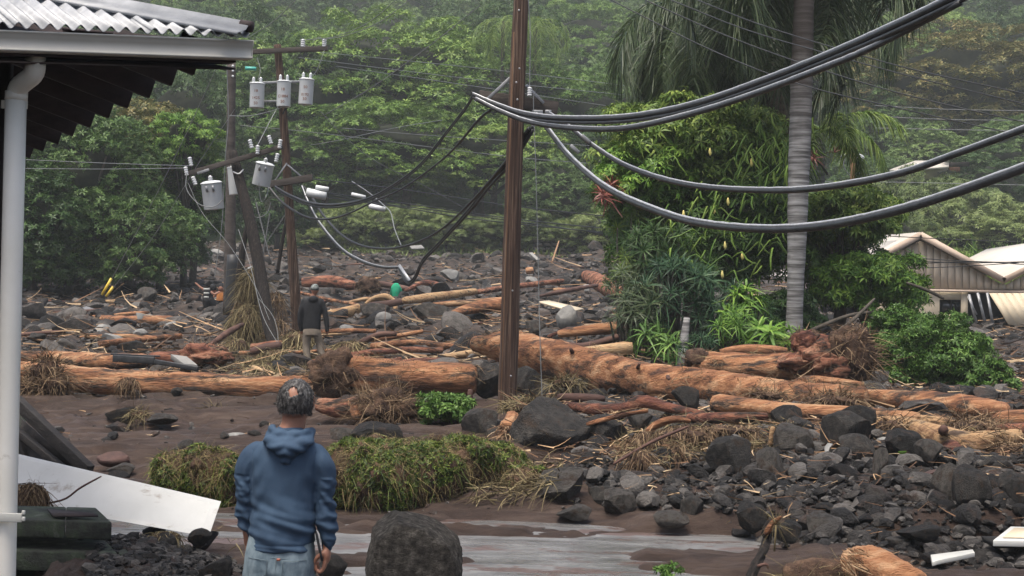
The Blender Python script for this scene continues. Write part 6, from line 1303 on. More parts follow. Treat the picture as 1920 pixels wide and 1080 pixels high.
GM = 'black wires below the lower crossarm'
for p_ in [[(580, 335, 38), (760, 356, 45), (960, 386, 55), (1180, 410, 60)], [(600, 360, 38), (780, 384, 45), (960, 410, 50), (1170, 432, 60)], [(612, 370, 38), (760, 390, 45), (900, 412, 50), (1210, 444, 60)], [(625, 366, 38), (700, 380, 45), (860, 400, 50), (1200, 448, 60)]]:
    wire(p_, 2.6, 'wire_dark', 'black wire running from the lower crossarm across the far bank', GM)
wire([(900, 10, 15), (800, 90, 22), (700, 162, 30), (610, 215, 37)], 2.2, 'wire', 'straight pale wire rising from the upright pole to the top edge')
wire([(742, 0, 15), (690, 42, 24), (630, 68, 34), (570, 75, 37.6)], 1.8, 'wire', 'pale wire curving up from the far insulator')
wire([(768, 0, 15), (710, 42, 24), (650, 66, 34), (608, 74, 37.6)], 1.8, 'wire', 'pale wire curving up from the near insulator')
wire([(554, 0, 20), (510, 42, 26), (462, 72, 34)], 1.8, 'wire', 'thin wire running from the top edge to behind the gutter')
wire([(1004, 175, 21.3), (1000, 190, 21.3), (1004, 300, 21.2), (1008, 450, 21.1), (1012, 620, 21), (1016, 742, 20.9)], 2.4, 'wire', 'slack pale guy wire hanging beside the main utility pole')
wire([(990, -10, 21.3), (994, 60, 21.3), (993, 165, 21.2)], 2.4, 'wire', 'pale guy wire above the insulator of the main utility pole')
wire([(410, 118, 41), (340, 270, 46), (280, 390, 52), (209, 524, 56)], 1.8, 'wire', 'guy wire slanting down to the first yellow guard')
wire([(440, 205, 41), (370, 310, 46), (290, 440, 52), (212, 540, 56)], 1.6, 'wire', 'guy wire slanting down to the shorter yellow guard')
wire([(425, 118, 40), (428, 220, 40), (422, 300, 40), (416, 420, 40), (402, 520, 40)], 2., 'wire', 'slack wire dropping along the tall back pole')
wire([(350, 325, 35.5), (350, 355, 35.4), (372, 382, 35.3), (400, 388, 35.3), (418, 375, 35.3)], 2.4, 'wire', 'wire loop under the tilted grey white transformer')
wire([(352, 342, 35.5), (380, 400, 35), (430, 460, 34), (480, 540, 33), (505, 600, 31)], 1.1, 'wire', 'long slack wire crossing the straw heap')
wire([(447, 430, 35), (470, 500, 33.6), (492, 590, 32), (525, 650, 31), (552, 690, 30)], 1.4, 'wire', 'pale slack wire falling past the leaning broken pole')
wire([(485, 560, 32.6), (510, 590, 32), (520, 620, 31.5), (522, 660, 31)], 1.2, 'wire', 'second pale wire falling beside the hooded man')
wire([(505, 345, 37), (500, 366, 36), (490, 378, 36), (486, 340, 36), (500, 300, 36)], 2., 'wire', 'curled wire at the pale transformer')
wire([(470, 395, 36), (482, 408, 36), (500, 400, 36), (508, 380, 36)], 2.4, 'wire', 'thick curled wire below the pale transformer')
wire([(430, 217, 40), (470, 217, 39), (520, 205, 38), (532, 196, 37.5)], 2.2, 'wire', 'wire linking the back pole to the transformer pole')
wire([(583, 272, 37.5), (640, 262, 38), (740, 240, 46), (830, 225, 52)], 1.3, 'wire', 'faint wire leaving the upright pole toward the canopy')
wire([(480, 278, 35.6), (510, 220, 37), (522, 200, 37.4)], 2.2, 'wire', 'wire from the leaning crossarm up to the transformers')
wire([(600, 208, 37), (640, 250, 36), (700, 300, 34), (790, 345, 32), (880, 395, 30)], 1.6, 'wire_dark', 'thin black wire slanting down through the cable loops')
wire([(660, 340, 42), (690, 360, 40), (720, 385, 36), (733, 400, 34), (740, 430, 32), (752, 460, 30)], 2.6, 'wire', 'drooping pale wire end above the cable loops')
wire([(585, 80, 37.7), (598, 70, 37.7), (610, 78, 37.7)], 1.5, 'wire', 'tiny jumper wire between the two top insulators')
wire([(608, 94, 37.6), (600, 118, 37.5), (590, 138, 37.5), (578, 148, 37.4)], 1.6, 'wire', 'jumper wire from crossarm to the far transformer')
wire([(482, 108, 37.6), (488, 130, 37.5), (484, 150, 37.4)], 1.6, 'wire', 'jumper wire from crossarm to the near transformer')
for i, (a, b_) in enumerate((((506, 400, 41), (486, 520, 40)), ((480, 380, 41), (505, 480, 40)), ((540, 395, 44), (490, 470, 43)))):
    wire([a, b_], 4 if i < 2 else 2, 'wire_dark', ['thick dark cable hanging behind the broken pole', 'dark cable crossing behind the broken pole', 'thin dark wire slanting between the two poles'][i])
# ------------------------------------------------------------------ people
def chain(mb, pts, seg=14):
    """pts (x,y,z,r) -> tapered limb with rounded ends"""
    q = cr_spline(pts, max(8, len(pts)*5)); P_ = q[:, :3]; R_ = q[:, 3]
    t0 = (P_[0]-P_[1]); t0 /= np.linalg.norm(t0)+1e-9; t1 = (P_[-1]-P_[-2]); t1 /= np.linalg.norm(t1)+1e-9; pre = []; post = []
    for a in (1.45, 1.0, .5): pre.append((P_[0]+t0*R_[0]*math.sin(a), R_[0]*math.cos(a)))
    for a in (.5, 1.0, 1.45): post.append((P_[-1]+t1*R_[-1]*math.sin(a), R_[-1]*math.cos(a)))
    Pn = [p for p, _ in pre]+list(P_)+[p for p, _ in post]; Rn = [r for _, r in pre]+list(R_)+[r for _, r in post]
    mb.tube(Pn, Rn, seg, 0, 1, True)
def ringloft(mb, rings, seg=28):
    """rings (cx,cy,z,a,b)"""
    q = cr_spline(rings, len(rings)*4); n = len(q); an = np.linspace(0, 2*PI, seg, endpoint=False); V = []
    for (cx, cy, z, a, b_) in q:
        V.append(np.c_[cx+np.sign(np.cos(an))*np.abs(np.cos(an))**.85*a, cy+np.sign(np.sin(an))*np.abs(np.sin(an))**.85*b_, np.full(seg, z)])
    V = np.vstack(V); F4 = [[i*seg+j, i*seg+(j+1) % seg, (i+1)*seg+(j+1) % seg, (i+1)*seg+j] for i in range(n-1) for j in range(seg)]
    mb.add(V, [F4]); c0 = np.array([[q[0][0], q[0][1], q[0][2]], [q[-1][0], q[-1][1], q[-1][2]]]); b0 = mb.n-len(V)
    mb.add(c0, [[[0, 0, 0]]][:0]); k = mb.n-2
    mb.f.setdefault(3, []).append(np.array([[k, b0+(j+1) % seg, b0+j] for j in range(seg)]+[[k+1, b0+(n-1)*seg+j, b0+(n-1)*seg+(j+1) % seg] for j in range(seg)]))
def ell(mb, c, r_, R=None):
    V, Fa = ico(3); V = V*np.array(r_)
    if R is not None: V = V @ np.array(R).T
    mb.add(V+np.array(c), [Fa])
def fuse(mb, name, mk, parent, voxel, smooth=6, disp=None):
    """overlapping pieces become one continuous skin"""
    o = mb.build(name, M[mk], parent); rm = o.modifiers.new('r', 'REMESH'); rm.mode = 'VOXEL'; rm.voxel_size = voxel
    sm_ = o.modifiers.new('s', 'SMOOTH'); sm_.iterations = smooth; sm_.factor = .5
    bpy.context.view_layer.update(); me = bpy.data.meshes.new_from_object(o.evaluated_get(bpy.context.evaluated_depsgraph_get())); o.modifiers.clear(); o.data = me
    if disp:
        n = len(me.vertices); co = np.empty(n*3); no = np.empty(n*3); me.vertices.foreach_get('co', co); me.vertices.foreach_get('normal', no); co = co.reshape(-1, 3); no = no.reshape(-1, 3)
        co += no*np.array([disp(c) for c in co])[:, None]; me.vertices.foreach_set('co', co.ravel()); me.update()
    me.shade_smooth(); me.name = name
    if not me.materials: me.materials.append(M[mk])
    return o
M['skin'] = mat('skin', [(.3, (.25, .115, .072)), (.7, (.33, .165, .11))], 12, rough=.5, bump=.1, bscale=60)
M['skin'].node_tree.nodes['Principled BSDF'].inputs['Subsurface Weight'].default_value = .08
M['hoodie'] = mat('blue_hoodie', [(.38, (.023, .047, .086)), (.62, (.042, .078, .130))], 3, rough=.85, bump=.35, bscale=500, dist=.001)
M['denim'] = mat('light_denim', [(.38, (.055, .085, .11)), (.5, (.115, .16, .19)), (.62, (.20, .255, .285))], 7, (1, 1, .5), rough=.85, bump=.3, bscale=500, dist=.001)
M['seam'] = mat('denim_seam', [(.3, (.10, .14, .17)), (.7, (.14, .18, .2))], 7, rough=.9, bump=0)
M['hair'] = mat('grey_black_hair', [(.38, (.012, .011, .011)), (.5, (.035, .033, .033)), (.62, (.14, .135, .13))], 70, (1, 1, .5), rough=.6, bump=.4, bscale=200, dist=.002)
M['black'] = mat('black_cloth', [(.3, (.008, .009, .011)), (.7, (.02, .021, .024))], 9, rough=.85, bump=.2)
M['khaki'] = mat('khaki_cloth', [(.3, (.16, .13, .10)), (.7, (.24, .20, .155))], 7, rough=.9, bump=.3)
M['capcloth'] = mat('patterned_cap', [(.40, (.05, .055, .055)), (.5, (.15, .17, .155)), (.6, (.26, .28, .27))], 16, rough=.9, bump=.1)
M['green'] = mat('green_cloth', [(.3, (.005, .28, .14)), (.7, (.008, .36, .19))], 9, rough=.7, bump=.1)
M['orange'] = mat('orange_cloth', [(.3, (.42, .15, .04)), (.7, (.52, .21, .06))], 9, rough=.7, bump=.1)
M['shoe'] = mat('shoe', [(.3, (.03, .028, .026)), (.7, (.07, .065, .06))], 9, rough=.7, bump=.1)
M['tan'] = mat('red_tab', [(.3, (.30, .10, .07)), (.7, (.36, .14, .10))], 9, rough=.7, bump=0)
# -- man in the blue hooded top, seen from behind
mx, my = P(523, 1000, 6.7).x, 6.7; man = thing('person', 'person with grey balding hair in a blue hooded top and light jeans, seen from behind', 'person', (mx, my, .042)); man.rotation_euler = (0, math.radians(1.2), 0)
Z0 = 1.75
def q_(px, py, y, r_): return ((px-533)/398., y, Z0-(py-712)/398.-.0, r_)
bd = MB(); ell(bd, (.028, .0, 1.655), (.076, .092, .098)); ell(bd, (.028, .035, 1.60), (.058, .065, .07))          # skull and jaw
chain(bd, [(.025, .005, 1.60, .058), (.02, .0, 1.53, .058), (.0, -.005, 1.47, .075)])
for s_ in (-1, 1): ell(bd, (.028+s_*.078, .008, 1.652), (.012, .022, .034))                                      # ears
ell(bd, (.028, .102, 1.635), (.014, .022, .026)); ell(bd, (.028, .09, 1.585), (.028, .012, .012)); ell(bd, (.0, .082, 1.672), (.016, .012, .01)); ell(bd, (.056, .082, 1.672), (.016, .012, .01))
ringloft(bd, [(-.01, 0, .86, .13, .09), (-.01, 0, 1.1, .12, .085), (0, 0, 1.3, .14, .09), (0, 0, 1.42, .15, .08), (0, 0, 1.5, .06, .05)])
chain(bd, [(-.14, 0, 1.40, .035), (-.195, .0, 1.24, .03), (-.192, .02, 1.12, .028), (-.176, .045, 1.0, .022), (-.172, .058, .965, .024)])
chain(bd, [(.13, 0, 1.40, .035), (.18, .0, 1.24, .03), (.2, .0, 1.12, .028), (.212, .0, 1.02, .023), (.209, .0, .975, .024)])
for s_, hx in ((-1, -.095), (1, .085)): chain(bd, [(hx, 0, .86, .075), (hx, .0, .6, .06), (hx, .01, .46, .05), (hx, .0, .3, .05), (hx, -.01, .1, .032), (hx, .0, .05, .035), (hx, .1, .03, .03)])
# right hand: palm and five curled fingers round a phone
ell(bd, (.206, .0, .932), (.022, .04, .046))
for k, (fy, ln) in enumerate(((-.030, .9), (-.010, 1.0), (.011, .96), (.030, .8))):
    chain(bd, [(.205, fy, .905, .0105), (.198, fy, .882-.012*ln, .010), (.182, fy+.002, .868-.016*ln, .0092), (.168, fy+.003, .874-.008*ln, .0085), (.163, fy+.003, .888, .0078)], 8)
chain(bd, [(.195, -.028, .945, .013), (.168, -.034, .925, .0115), (.158, -.03, .902, .0095)], 8)
# other hand hangs in front of the hip
ell(bd, (-.168, .065, .93), (.02, .036, .042))
for k, fy in enumerate((.038, .056, .075, .092)): chain(bd, [(-.168, fy, .905, .0095), (-.164, fy, .875, .009), (-.152, fy, .852, .0085), (-.142, fy, .845, .0075)], 8)
chain(bd, [(-.16, .04, .94, .012), (-.14, .034, .915, .010), (-.132, .036, .895, .009)], 8)
fuse(bd, 'body', 'skin', man, .0062, 3)
# hair: ring of grey hair with a thin crown patch
V, Fa = ico(5); c = np.array([.028, .0, 1.655]); keep = []; W = V*np.array([.084, .098, .101])+c
nn = np.array([noise.noise(Vector(v*14))*.005+noise.noise(Vector(v*40))*.003 for v in V]); W = W+V*nn[:, None]
def hair_in(v, w):
    front = v[1] > .55 and v[2] < .55; low = v[2] < -.62+.25*max(0, v[1]); bald = v[1] < 0 and ((v[0]+.02)/.26)**2+((v[2]-.46)/.20)**2+.5*noise.noise(Vector(v*9)) < 1; side = v[1] > .25 and v[2] < .05
    return not (front or low or bald or side)
kk = np.array([hair_in(v, w_) for v, w_ in zip(V, W)]); Fk = Fa[kk[Fa].all(1)]; mb = MB(); mb.add(W, [Fk]); hair = mb.build('hair', M['hair'], man, smooth=True); so = hair.modifiers.new('s', 'SOLIDIFY'); so.thickness = .008; so.offset = -1
r = np.random.RandomState(1); src = W[kk]; dirs = V[kk]; ii = r.randint(0, len(src), 2600); mb = MB(); strands(mb, src[ii], dirs[ii]*.5+np.array([0, -.1, -.9])+r.normal(size=(2600, 3))*.25, .011, .2, .0018, 2, 3, .4); o = mb.build('hair_strands', M['hair'], man); o['kind'] = 'stuff'
# hoodie
def folds(c):
    x, y, z = c; f = 0.
    w1 = math.exp(-((z-.965)/.03)**2); f += w1*.003*math.sin(z*150+x*14+2*noise.noise(Vector((x*6, y*6, z*3))))
    w2 = math.exp(-((z-1.08)/.09)**2); f += w2*.026*noise.noise(Vector((x*4, y*4, (z+.3*x)*26)))+.006*noise.noise(Vector((x*16+z*5, y*12, (z-.5*abs(x))*9)))
    f += .008*noise.noise(Vector((x*9+z*3, y*9, z*5)))+.004*noise.noise(Vector((x*22, y*22, z*14)))
    if abs(x) > .165 and z < 1.3: f += .011*noise.noise(Vector((x*8, y*8, z*27+x*22)))+.007*noise.noise(Vector((x*20, y*20, z*45)))
    f -= .0035*math.exp(-((z-.985)/.005)**2)+.003*math.exp(-((abs(x+.004)-.148)/.005)**2)*(1 if 1.22 < z < 1.42 else 0)
    f += .010*max(0, noise.noise(Vector((x*13+z*2.5, y*8, z*2.2))))*math.exp(-((z-1.2)/.14)**2)
    d = (z-1.36)+(abs(x)-.14)*1.2; f += .002*math.sin(d*60)*math.exp(-((abs(x)-.13)/.05)**2)*(1 if z > 1.1 else .3)
    return f
hd_ = MB(); ringloft(hd_, [(-.010, 0, .952, .152, .120), (-.010, 0, .962, .155, .124), (-.010, 0, 1.06, .150, .118), (-.008, 0, 1.14, .147, .112), (-.006, 0, 1.24, .155, .116), (-.003, 0, 1.33, .170, .118), (-.003, 0, 1.39, .172, .11), (0, -.005, 1.435, .152, .092), (.004, -.008, 1.475, .112, .078), (.01, -.008, 1.51, .072, .066), (.012, -.006, 1.53, .060, .058)])
chain(hd_, [(-.130, 0, 1.40, .058), (-.172, 0, 1.352, .061), (-.186, 0, 1.29, .055), (-.191, .0, 1.22, .049), (-.192, .01, 1.14, .044), (-.182, .03, 1.07, .040), (-.170, .05, 1.005, .034)])
chain(hd_, [(.126, 0, 1.40, .058), (.164, 0, 1.352, .061), (.177, 0, 1.29, .055), (.184, .0, 1.22, .050), (.198, -.0, 1.13, .046), (.208, .0, 1.06, .042), (.214, .0, 1.0, .036), (.211, .0, .985, .034)])
fuse(hd_, 'hooded_top', 'hoodie', man, .0055, 6, folds)
# the hood lying on the shoulders
def hoodfold(c): 
    x, y, z = c; return .0035*math.sin(z*120+abs(x-.01)*70+2*noise.noise(Vector((x*10, y*10, z*10))))+.003*noise.noise(Vector((x*30, y*30, z*30)))
ho = MB(); chain(ho, [(-.080, .03, 1.505, .020), (-.080, -.05, 1.475, .027), (-.05, -.10, 1.455, .036), (.012, -.118, 1.435, .040), (.075, -.10, 1.455, .036), (.105, -.05, 1.475, .027), (.105, .03, 1.505, .020)])
ell(ho, (.012, -.095, 1.445), (.072, .045, .058)); ell(ho, (.012, -.105, 1.405), (.040, .034, .045)); chain(ho, [(-.075, .0, 1.515, .02), (-.05, -.065, 1.505, .024), (.012, -.085, 1.49, .028), (.075, -.065, 1.505, .024), (.10, .0, 1.505, .02)])
fuse(ho, 'hood', 'hoodie', man, .006, 4, hoodfold)
# jeans
def jf(c):
    x, y, z = c; return .005*math.sin(z*60+x*25)*math.exp(-((z-.80)/.06)**2)+.004*noise.noise(Vector((x*10, y*10, z*8)))
je = MB(); ringloft(je, [(-.01, 0, 1.02, .150, .105), (-.01, 0, .98, .158, .112), (-.01, 0, .92, .166, .122), (-.01, 0, .86, .170, .125), (-.008, 0, .82, .168, .118)])
for s_, hx in ((-1, -.095), (1, .08)): chain(je, [(hx, 0, .86, .085), (hx, 0, .78, .088), (hx, 0, .62, .074), (hx, .005, .46, .063), (hx, 0, .30, .06), (hx, -.005, .12, .055), (hx, 0, .07, .054)])
jn = fuse(je, 'jeans', 'denim', man, .008, 5, jf)
for x0, x1, z0_, z1_, nm, mk in ((.02, .125, .785, .92, 'back_pocket', 'denim'), (-.145, -.05, .785, .92, 'back_pocket', 'denim')):
    mb = MB(); cx = (x0+x1)/2; hw = (x1-x0)/2; ns = 9; q = []
    for j in range(ns):
        for i in range(ns):
            u_, v_ = i/(ns-1)*2-1, j/(ns-1); x = cx+hw*u_*(1-.12*(1-v_)); z = z0_+(z1_-z0_)*v_+(.014*abs(u_)*(1-v_)); yb = -.128*math.sqrt(max(.02, 1-((x+.01)/.176)**2)); q.append([x, yb+.001, z])
    mb.add(q, [[[j*ns+i, j*ns+i+1, (j+1)*ns+i+1, (j+1)*ns+i] for j in range(ns-1) for i in range(ns-1)]]); o = mb.build(nm, M[mk], man, smooth=True); so = o.modifiers.new('s', 'SOLIDIFY'); so.thickness = .003
    mb = MB(); edge = [q[i] for i in range(0, ns*ns, ns)][::-1]+q[:ns]+[q[k] for k in range(ns-1, ns*ns, ns)]; mb.tube([Vector(e)+Vector((0, -.003, 0)) for e in edge], .0014, 4); mb.tube([Vector(e)+Vector((0, -.003, 0)) for e in q[-ns:]], .0016, 4)
    mb.tube([Vector(q[4*ns])+Vector((0, -.003, 0)), Vector(q[2*ns+4])+Vector((0, -.003, .0)), Vector(q[4*ns+8])+Vector((0, -.003, 0))], .001, 4); mb.build('pocket_seam', M['seam'], o)
mb = MB(); mb.tube([(-.01, -.126, z) for z in (.94, .91, .86, .80)], .0016, 4); mb.tube([(x, -.118*math.sqrt(max(.02, 1-((x+.01)/.168)**2))-.002, .930-abs(x)*.05) for x in np.linspace(-.155, .135, 17)], .0016, 4); mb.build('seam', M['seam'], man)
mb = MB(); mb.box((-.028+.03, -.129, .925), (.016, .004, .012)); mb.build('waist_label', M['tan'], man)
mb = MB(); mb.box((0, 0, 0), (.010, .07, .135)); o = mb.build('phone', M['black'], None, bevel=.004); o.location = P(598, 1024, 6.66); o.rotation_euler = (0, -.22, .2); tag(o, 'slim dark phone held low in the hand of the man in blue', 'phone')
for hx in (-.095, .08):
    mb = MB(); chain(mb, [(hx, -.05, .045, .04), (hx, .04, .045, .045), (hx, .15, .035, .036)], 14); mb.build('shoe', M['shoe'], man, smooth=True)
# -- generic smaller figure
def figure(name, label, px, pyfeet, d, hpx, pose, parts, vox=.014, rz=0., z=None):
    v = P(px, pyfeet, d); s = hpx*S(d); t = thing('person', label, 'person', (v.x, d, v.z)); t.rotation_euler = (0, 0, rz)
    for nm, mk, prim in parts:
        mb = MB()
        for kind, data in prim:
            if kind == 'c': chain(mb, [tuple(np.array(p)*s) for p in data], 12)
            elif kind == 'l': ringloft(mb, [tuple(np.array(p)*s) for p in data], 22)
            else: ell(mb, np.array(data[0])*s, np.array(data[1])*s)
        fuse(mb, nm, mk, t, vox, 3)
    return t
# man in the black hoodie (unit height 1)
figure('person', 'person in a patterned cap, black hoodie and khaki trousers standing on the rubble', 583, 694, 29, 163, None, [
    ('body', 'skin', [('e', ((.02, 0, .925), (.042, .05, .058))), ('c', [(.015, 0, .89, .03), (.0, 0, .83, .035)]), ('e', ((.02, .055, .915), (.01, .012, .012))), ('e', ((-.022, 0, .92), (.008, .012, .018))), ('e', ((.062, 0, .92), (.008, .012, .018))),
                      ('l', [(0, 0, .5, .07, .05), (0, 0, .62, .07, .05), (0, 0, .78, .08, .05), (0, 0, .83, .03, .03)]), ('c', [(-.09, 0, .78, .024), (-.13, 0, .62, .02), (-.125, .02, .50, .016), (-.12, .03, .45, .016), (-.12, .035, .42, .012)]), ('c', [(.1, 0, .78, .024), (.15, .0, .62, .02), (.17, .0, .50, .016), (.175, .0, .45, .018), (.175, .01, .42, .012)]),
                      ('c', [(-.05, 0, .5, .045), (-.055, .02, .28, .033), (-.04, 0, .06, .02), (-.03, .05, .02, .018)]), ('c', [(.05, 0, .5, .045), (.09, .03, .3, .033), (.13, .0, .08, .02), (.14, .05, .04, .018)])]),
    ('hoodie', 'black', [('l', [(0, 0, .47, .098, .068), (0, 0, .52, .1, .07), (0, 0, .62, .1, .07), (0, 0, .74, .115, .07), (0, 0, .80, .10, .06), (0, 0, .845, .045, .042)]), ('c', [(-.095, 0, .79, .038), (-.135, 0, .66, .034), (-.14, .01, .55, .03), (-.125, .03, .46, .024)]), ('c', [(.095, 0, .79, .038), (.14, 0, .68, .034), (.165, .0, .56, .03), (.172, .0, .46, .024)]), ('e', ((.01, -.05, .815), (.055, .035, .045)))]),
    ('trousers', 'khaki', [('l', [(0, 0, .40, .092, .07), (0, 0, .46, .095, .07), (0, 0, .50, .09, .065)]), ('c', [(-.05, 0, .44, .056), (-.06, .02, .28, .046), (-.045, 0, .12, .038), (-.04, 0, .04, .036)]), ('c', [(.05, 0, .44, .056), (.09, .03, .30, .046), (.125, .01, .14, .038), (.14, 0, .06, .034)])]),
    ('cap', 'capcloth', [('e', ((.02, -.003, .945), (.049, .056, .05))), ('c', [(.0, .05, .935, .012), (.02, .085, .928, .012), (.04, .05, .935, .012)])]),
    ('shoe', 'shoe', [('c', [(-.035, -.02, .02, .026), (-.03, .05, .018, .022)])]), ('shoe', 'shoe', [('c', [(.135, -.02, .03, .026), (.14, .05, .028, .022)])])], rz=.05)
# green shirted person bending over behind the yellow log
figure('person', 'person in a bright green shirt bending over behind the yellow log', 741, 594, 57, 68, None, [
    ('body', 'skin', [('e', ((.0, .26, .66), (.07, .08, .09))), ('c', [(0, .2, .7, .04), (0, .1, .74, .05)]), ('c', [(-.13, .12, .74, .03), (-.14, .22, .55, .025), (-.1, .28, .4, .02)]), ('c', [(.13, .12, .74, .03), (.16, .05, .55, .025), (.14, .1, .42, .02)]), ('c', [(-.07, 0, .5, .06), (-.08, .03, .28, .045), (-.08, 0, .05, .03), (-.08, .08, .02, .025)]), ('c', [(.07, 0, .5, .06), (.08, .03, .28, .045), (.08, 0, .05, .03), (.08, .08, .02, .025)])]),
    ('shirt', 'green', [('l', [(0, 0, .44, .105, .09), (0, 0, .55, .105, .09), (0, .0, .70, .125, .10), (0, .0, .80, .135, .09), (0, .0, .86, .11, .08), (0, .0, .93, .05, .05)]), ('c', [(-.1, .1, .76, .055), (-.135, .18, .62, .045)]), ('c', [(.1, .1, .76, .055), (.15, .08, .62, .045)])]),
    ('hair', 'hair', [('e', ((0, .27, .69), (.075, .085, .085)))]),
    ('shorts', 'black', [('c', [(-.07, 0, .48, .075), (-.08, .02, .3, .06)]), ('c', [(.07, 0, .48, .075), (.08, .02, .3, .06)])])], vox=.02)
# three people bent over by the back pole
figure('person', 'person in a black top and shorts with a striped bag, bending near the back pole', 389, 603, 47, 92, None, [
    ('body', 'skin', [('e', ((.10, .02, .66), (.06, .065, .075))), ('c', [(.07, 0, .64, .03), (.0, 0, .62, .04)]), ('c', [(-.04, 0, .62, .05), (-.02, 0, .5, .06)]), ('c', [(-.08, 0, .64, .03), (-.17, .0, .70, .024), (-.24, 0, .76, .02), (-.27, 0, .78, .016)]), ('c', [(.06, -.04, .6, .03), (.14, -.05, .56, .024), (.22, -.04, .60, .02), (.25, -.04, .6, .018)]),
                      ('c', [(-.05, 0, .42, .06), (-.02, 0, .26, .045), (-.09, 0, .06, .026), (-.12, -.04, .0, .022)]), ('c', [(.06, 0, .42, .06), (.16, .02, .28, .045), (.13, 0, .1, .026), (.11, -.03, .04, .022)])]),
    ('top', 'black', [('l', [(0, 0, .42, .11, .09), (0, 0, .50, .10, .08), (0, 0, .60, .10, .08), (0, 0, .67, .06, .05)])]),
    ('shorts', 'black', [('c', [(-.04, 0, .44, .085), (-.03, 0, .33, .07)]), ('c', [(.05, 0, .44, .085), (.11, .01, .35, .07)])]),
    ('hair', 'black', [('e', ((.10, .0, .70), (.07, .075, .08)))])], vox=.018)
figure('person', 'person with black hair and an orange top stooping beside the back pole', 412, 590, 47.6, 80, None, [
    ('body', 'skin', [('e', ((.02, -.02, .62), (.07, .08, .09))), ('c', [(.02, 0, .56, .04), (.02, 0, .48, .05), (.02, 0, .36, .06)]), ('c', [(-.08, 0, .5, .03), (-.16, -.04, .40, .024), (-.2, -.06, .3, .02)]), ('c', [(.1, 0, .5, .03), (.13, -.06, .38, .024), (.1, -.1, .28, .02)]), ('c', [(-.03, 0, .3, .06), (-.04, -.04, .15, .045), (-.04, 0, .0, .03)]), ('c', [(.07, 0, .3, .06), (.08, -.04, .15, .045), (.08, 0, .0, .03)])]),
    ('top', 'orange', [('l', [(.02, 0, .32, .11, .09), (.02, 0, .42, .105, .09), (.02, 0, .5, .09, .08), (.02, 0, .56, .05, .05)])]), ('shorts', 'black', [('c', [(-.02, 0, .32, .08), (-.03, -.02, .18, .065)]), ('c', [(.06, 0, .32, .08), (.07, -.02, .18, .065)])]),
    ('hair', 'black', [('e', ((.02, 0, .65), (.085, .09, .10)))])], vox=.018)
figure('person', 'person with long black hair crouching with bare legs by the straw heap', 446, 600, 46.6, 82, None, [
    ('body', 'skin', [('e', ((.0, -.02, .62), (.065, .08, .085))), ('c', [(.0, 0, .55, .04), (.0, 0, .45, .06), (.0, .03, .3, .08)]), ('c', [(-.08, 0, .5, .03), (-.13, -.08, .42, .024), (-.18, -.12, .30, .02), (-.2, -.12, .25, .018)]), ('c', [(.1, 0, .5, .03), (.13, -.06, .4, .024), (.1, -.12, .3, .02)]), ('c', [(-.04, 0, .26, .07), (-.05, -.16, .30, .05), (-.06, -.12, .04, .032)]), ('c', [(.08, 0, .26, .07), (.09, -.16, .30, .05), (.09, -.12, .04, .032)])]),
    ('top', 'capcloth', [('l', [(.0, .02, .28, .11, .10), (.0, 0, .40, .105, .09), (.0, 0, .5, .09, .08), (.0, 0, .56, .05, .05)]), ('c', [(-.09, 0, .52, .045), (-.13, -.06, .45, .036)])]),
    ('hair', 'black', [('e', ((.0, .01, .64), (.085, .09, .10))), ('c', [(.03, .06, .6, .07), (.05, .08, .45, .06), (.05, .08, .36, .03)])])], vox=.018)
mb = MB(); mb.box(P(429, 577, 46), (.2, .1, .13)); tag(mb.build('bag', M['yellow'], bevel=.02), 'small yellow bag in the hand of the crouching person', 'bag')
bg = thing('bag', 'striped pale bag carried by the person in the black top', 'bag', P(387, 550, 46.4))
for k in range(5): mb = MB(); mb.box((0, 0, .14-k*.065), (.19-.01*k, .10, .06)); mb.build('stripe', M['white_paint' if k % 2 == 0 else 'black'], bg, bevel=.012)
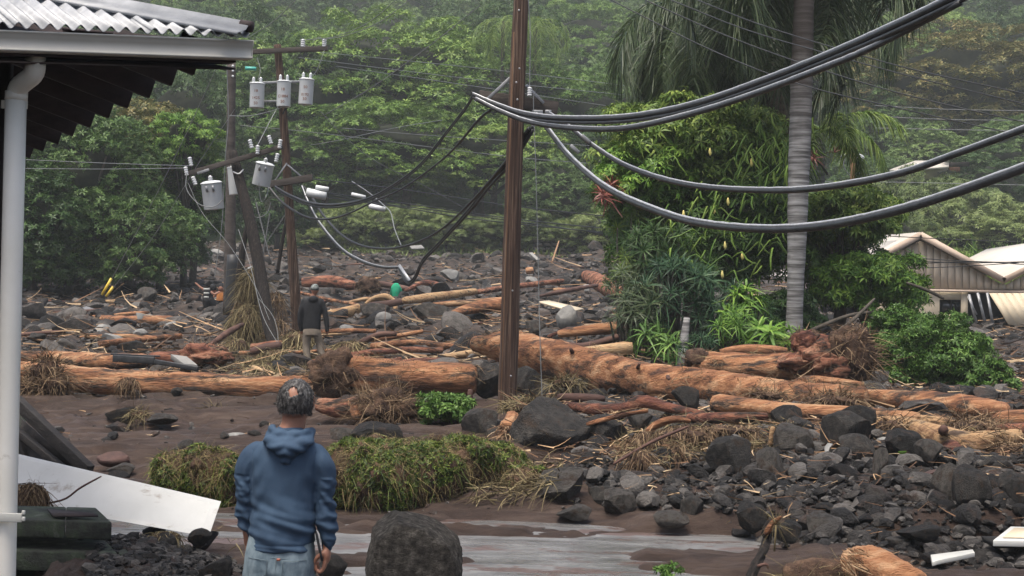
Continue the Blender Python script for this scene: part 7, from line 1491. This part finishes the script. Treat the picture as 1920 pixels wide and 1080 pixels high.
# ------------------------------------------------------------------ small leftovers
def scrap(label, poly, mk, thick=.03, name='debris', cat='debris'):
    mb = MB(); mb.prism([P(*p) for p in poly], (0, .01, -thick)); tag(mb.build(name, M[mk], bevel=.003), label, cat)
scrap('torn white plastic rag caught between stones of the rock bank', [(1546, 838, 15.6), (1552, 830, 15.6), (1562, 832, 15.5), (1556, 840, 15.4), (1552, 852, 15.3), (1547, 848, 15.3)], 'pale_rock', .02, 'rag', 'rag')
scrap('white bent sheet scrap on far rubble by the utility pole', [(992, 474, 80), (998, 473, 80), (1012, 486, 78), (1006, 487, 78)], 'pale_rock', .05, 'scrap', 'scrap')
scrap('pale metal scrap pile under the far bank bushes', [(768, 461, 88), (790, 459, 88), (796, 465, 86), (772, 466, 86)], 'pale_rock', .06, 'scrap', 'scrap')
scrap('white bottle sized scrap beside the fat red log', [(1094, 534, 55), (1104, 533, 55), (1105, 541, 54.5), (1096, 541, 54.5)], 'white_paint', .1, 'scrap', 'scrap')
scrap('white slat wreckage leaning behind the short orange log', [(150, 578, 51), (162, 574, 51), (205, 588, 50), (200, 592, 50)], 'steel', .05, 'slat', 'scrap')
scrap('small white scrap on top of the short orange log', [(255, 586, 45), (270, 588, 45), (266, 596, 45), (258, 596, 45)], 'white_paint', .05, 'scrap', 'scrap')
scrap('crumpled pale sheet behind the black plastic trim', [(320, 664, 26.6), (350, 668, 26.5), (370, 684, 26.3), (345, 682, 26.3)], 'pale_rock', .1, 'sheet', 'sheet')
scrap('small white sign board behind the palm trunk near the branches', [(1553, 548, 34), (1562, 545, 34), (1563, 568, 34), (1554, 570, 34)], 'white_paint', .05, 'board', 'board')
scrap('thin green pipe bent over the dark boulder of the bank', [(1684, 846, 15.4), (1700, 845, 15.4), (1700, 848, 15.4), (1686, 849, 15.4)], 'lf_bright', .02, 'pipe', 'pipe')
# brown orange debris fence post and posts by the main pole foot
log('short grey stake standing beside the utility pole foot', [(880, 770, 21, 10), (882, 730, 21, 11)], 'stake', 'bark_dark', 8, 6, .1, 'stake')
log('thin upright stick leaning on the far bank by the stone wall', [(1035, 492, 80, 4), (1048, 452, 82, 3)], 'stick', 'stick', 6, 6, .1, 'stick')
# ------------------------------------------------------------------ haze
hz = bpy.data.materials.new('haze'); hz.use_nodes = True; t = hz.node_tree; t.nodes.clear(); o_ = t.nodes.new('ShaderNodeOutputMaterial'); pv = t.nodes.new('ShaderNodeVolumePrincipled')
pv.inputs['Color'].default_value = (.90, .96, .98, 1); pv.inputs['Density'].default_value = .00062; pv.inputs['Anisotropy'].default_value = .0; t.links.new(pv.outputs[0], o_.inputs['Volume'])
mb = MB(); mb.box((0, 190, 60), (600, 400, 124)); hb_ = mb.build('haze', hz); tag(hb_, kind='stuff')
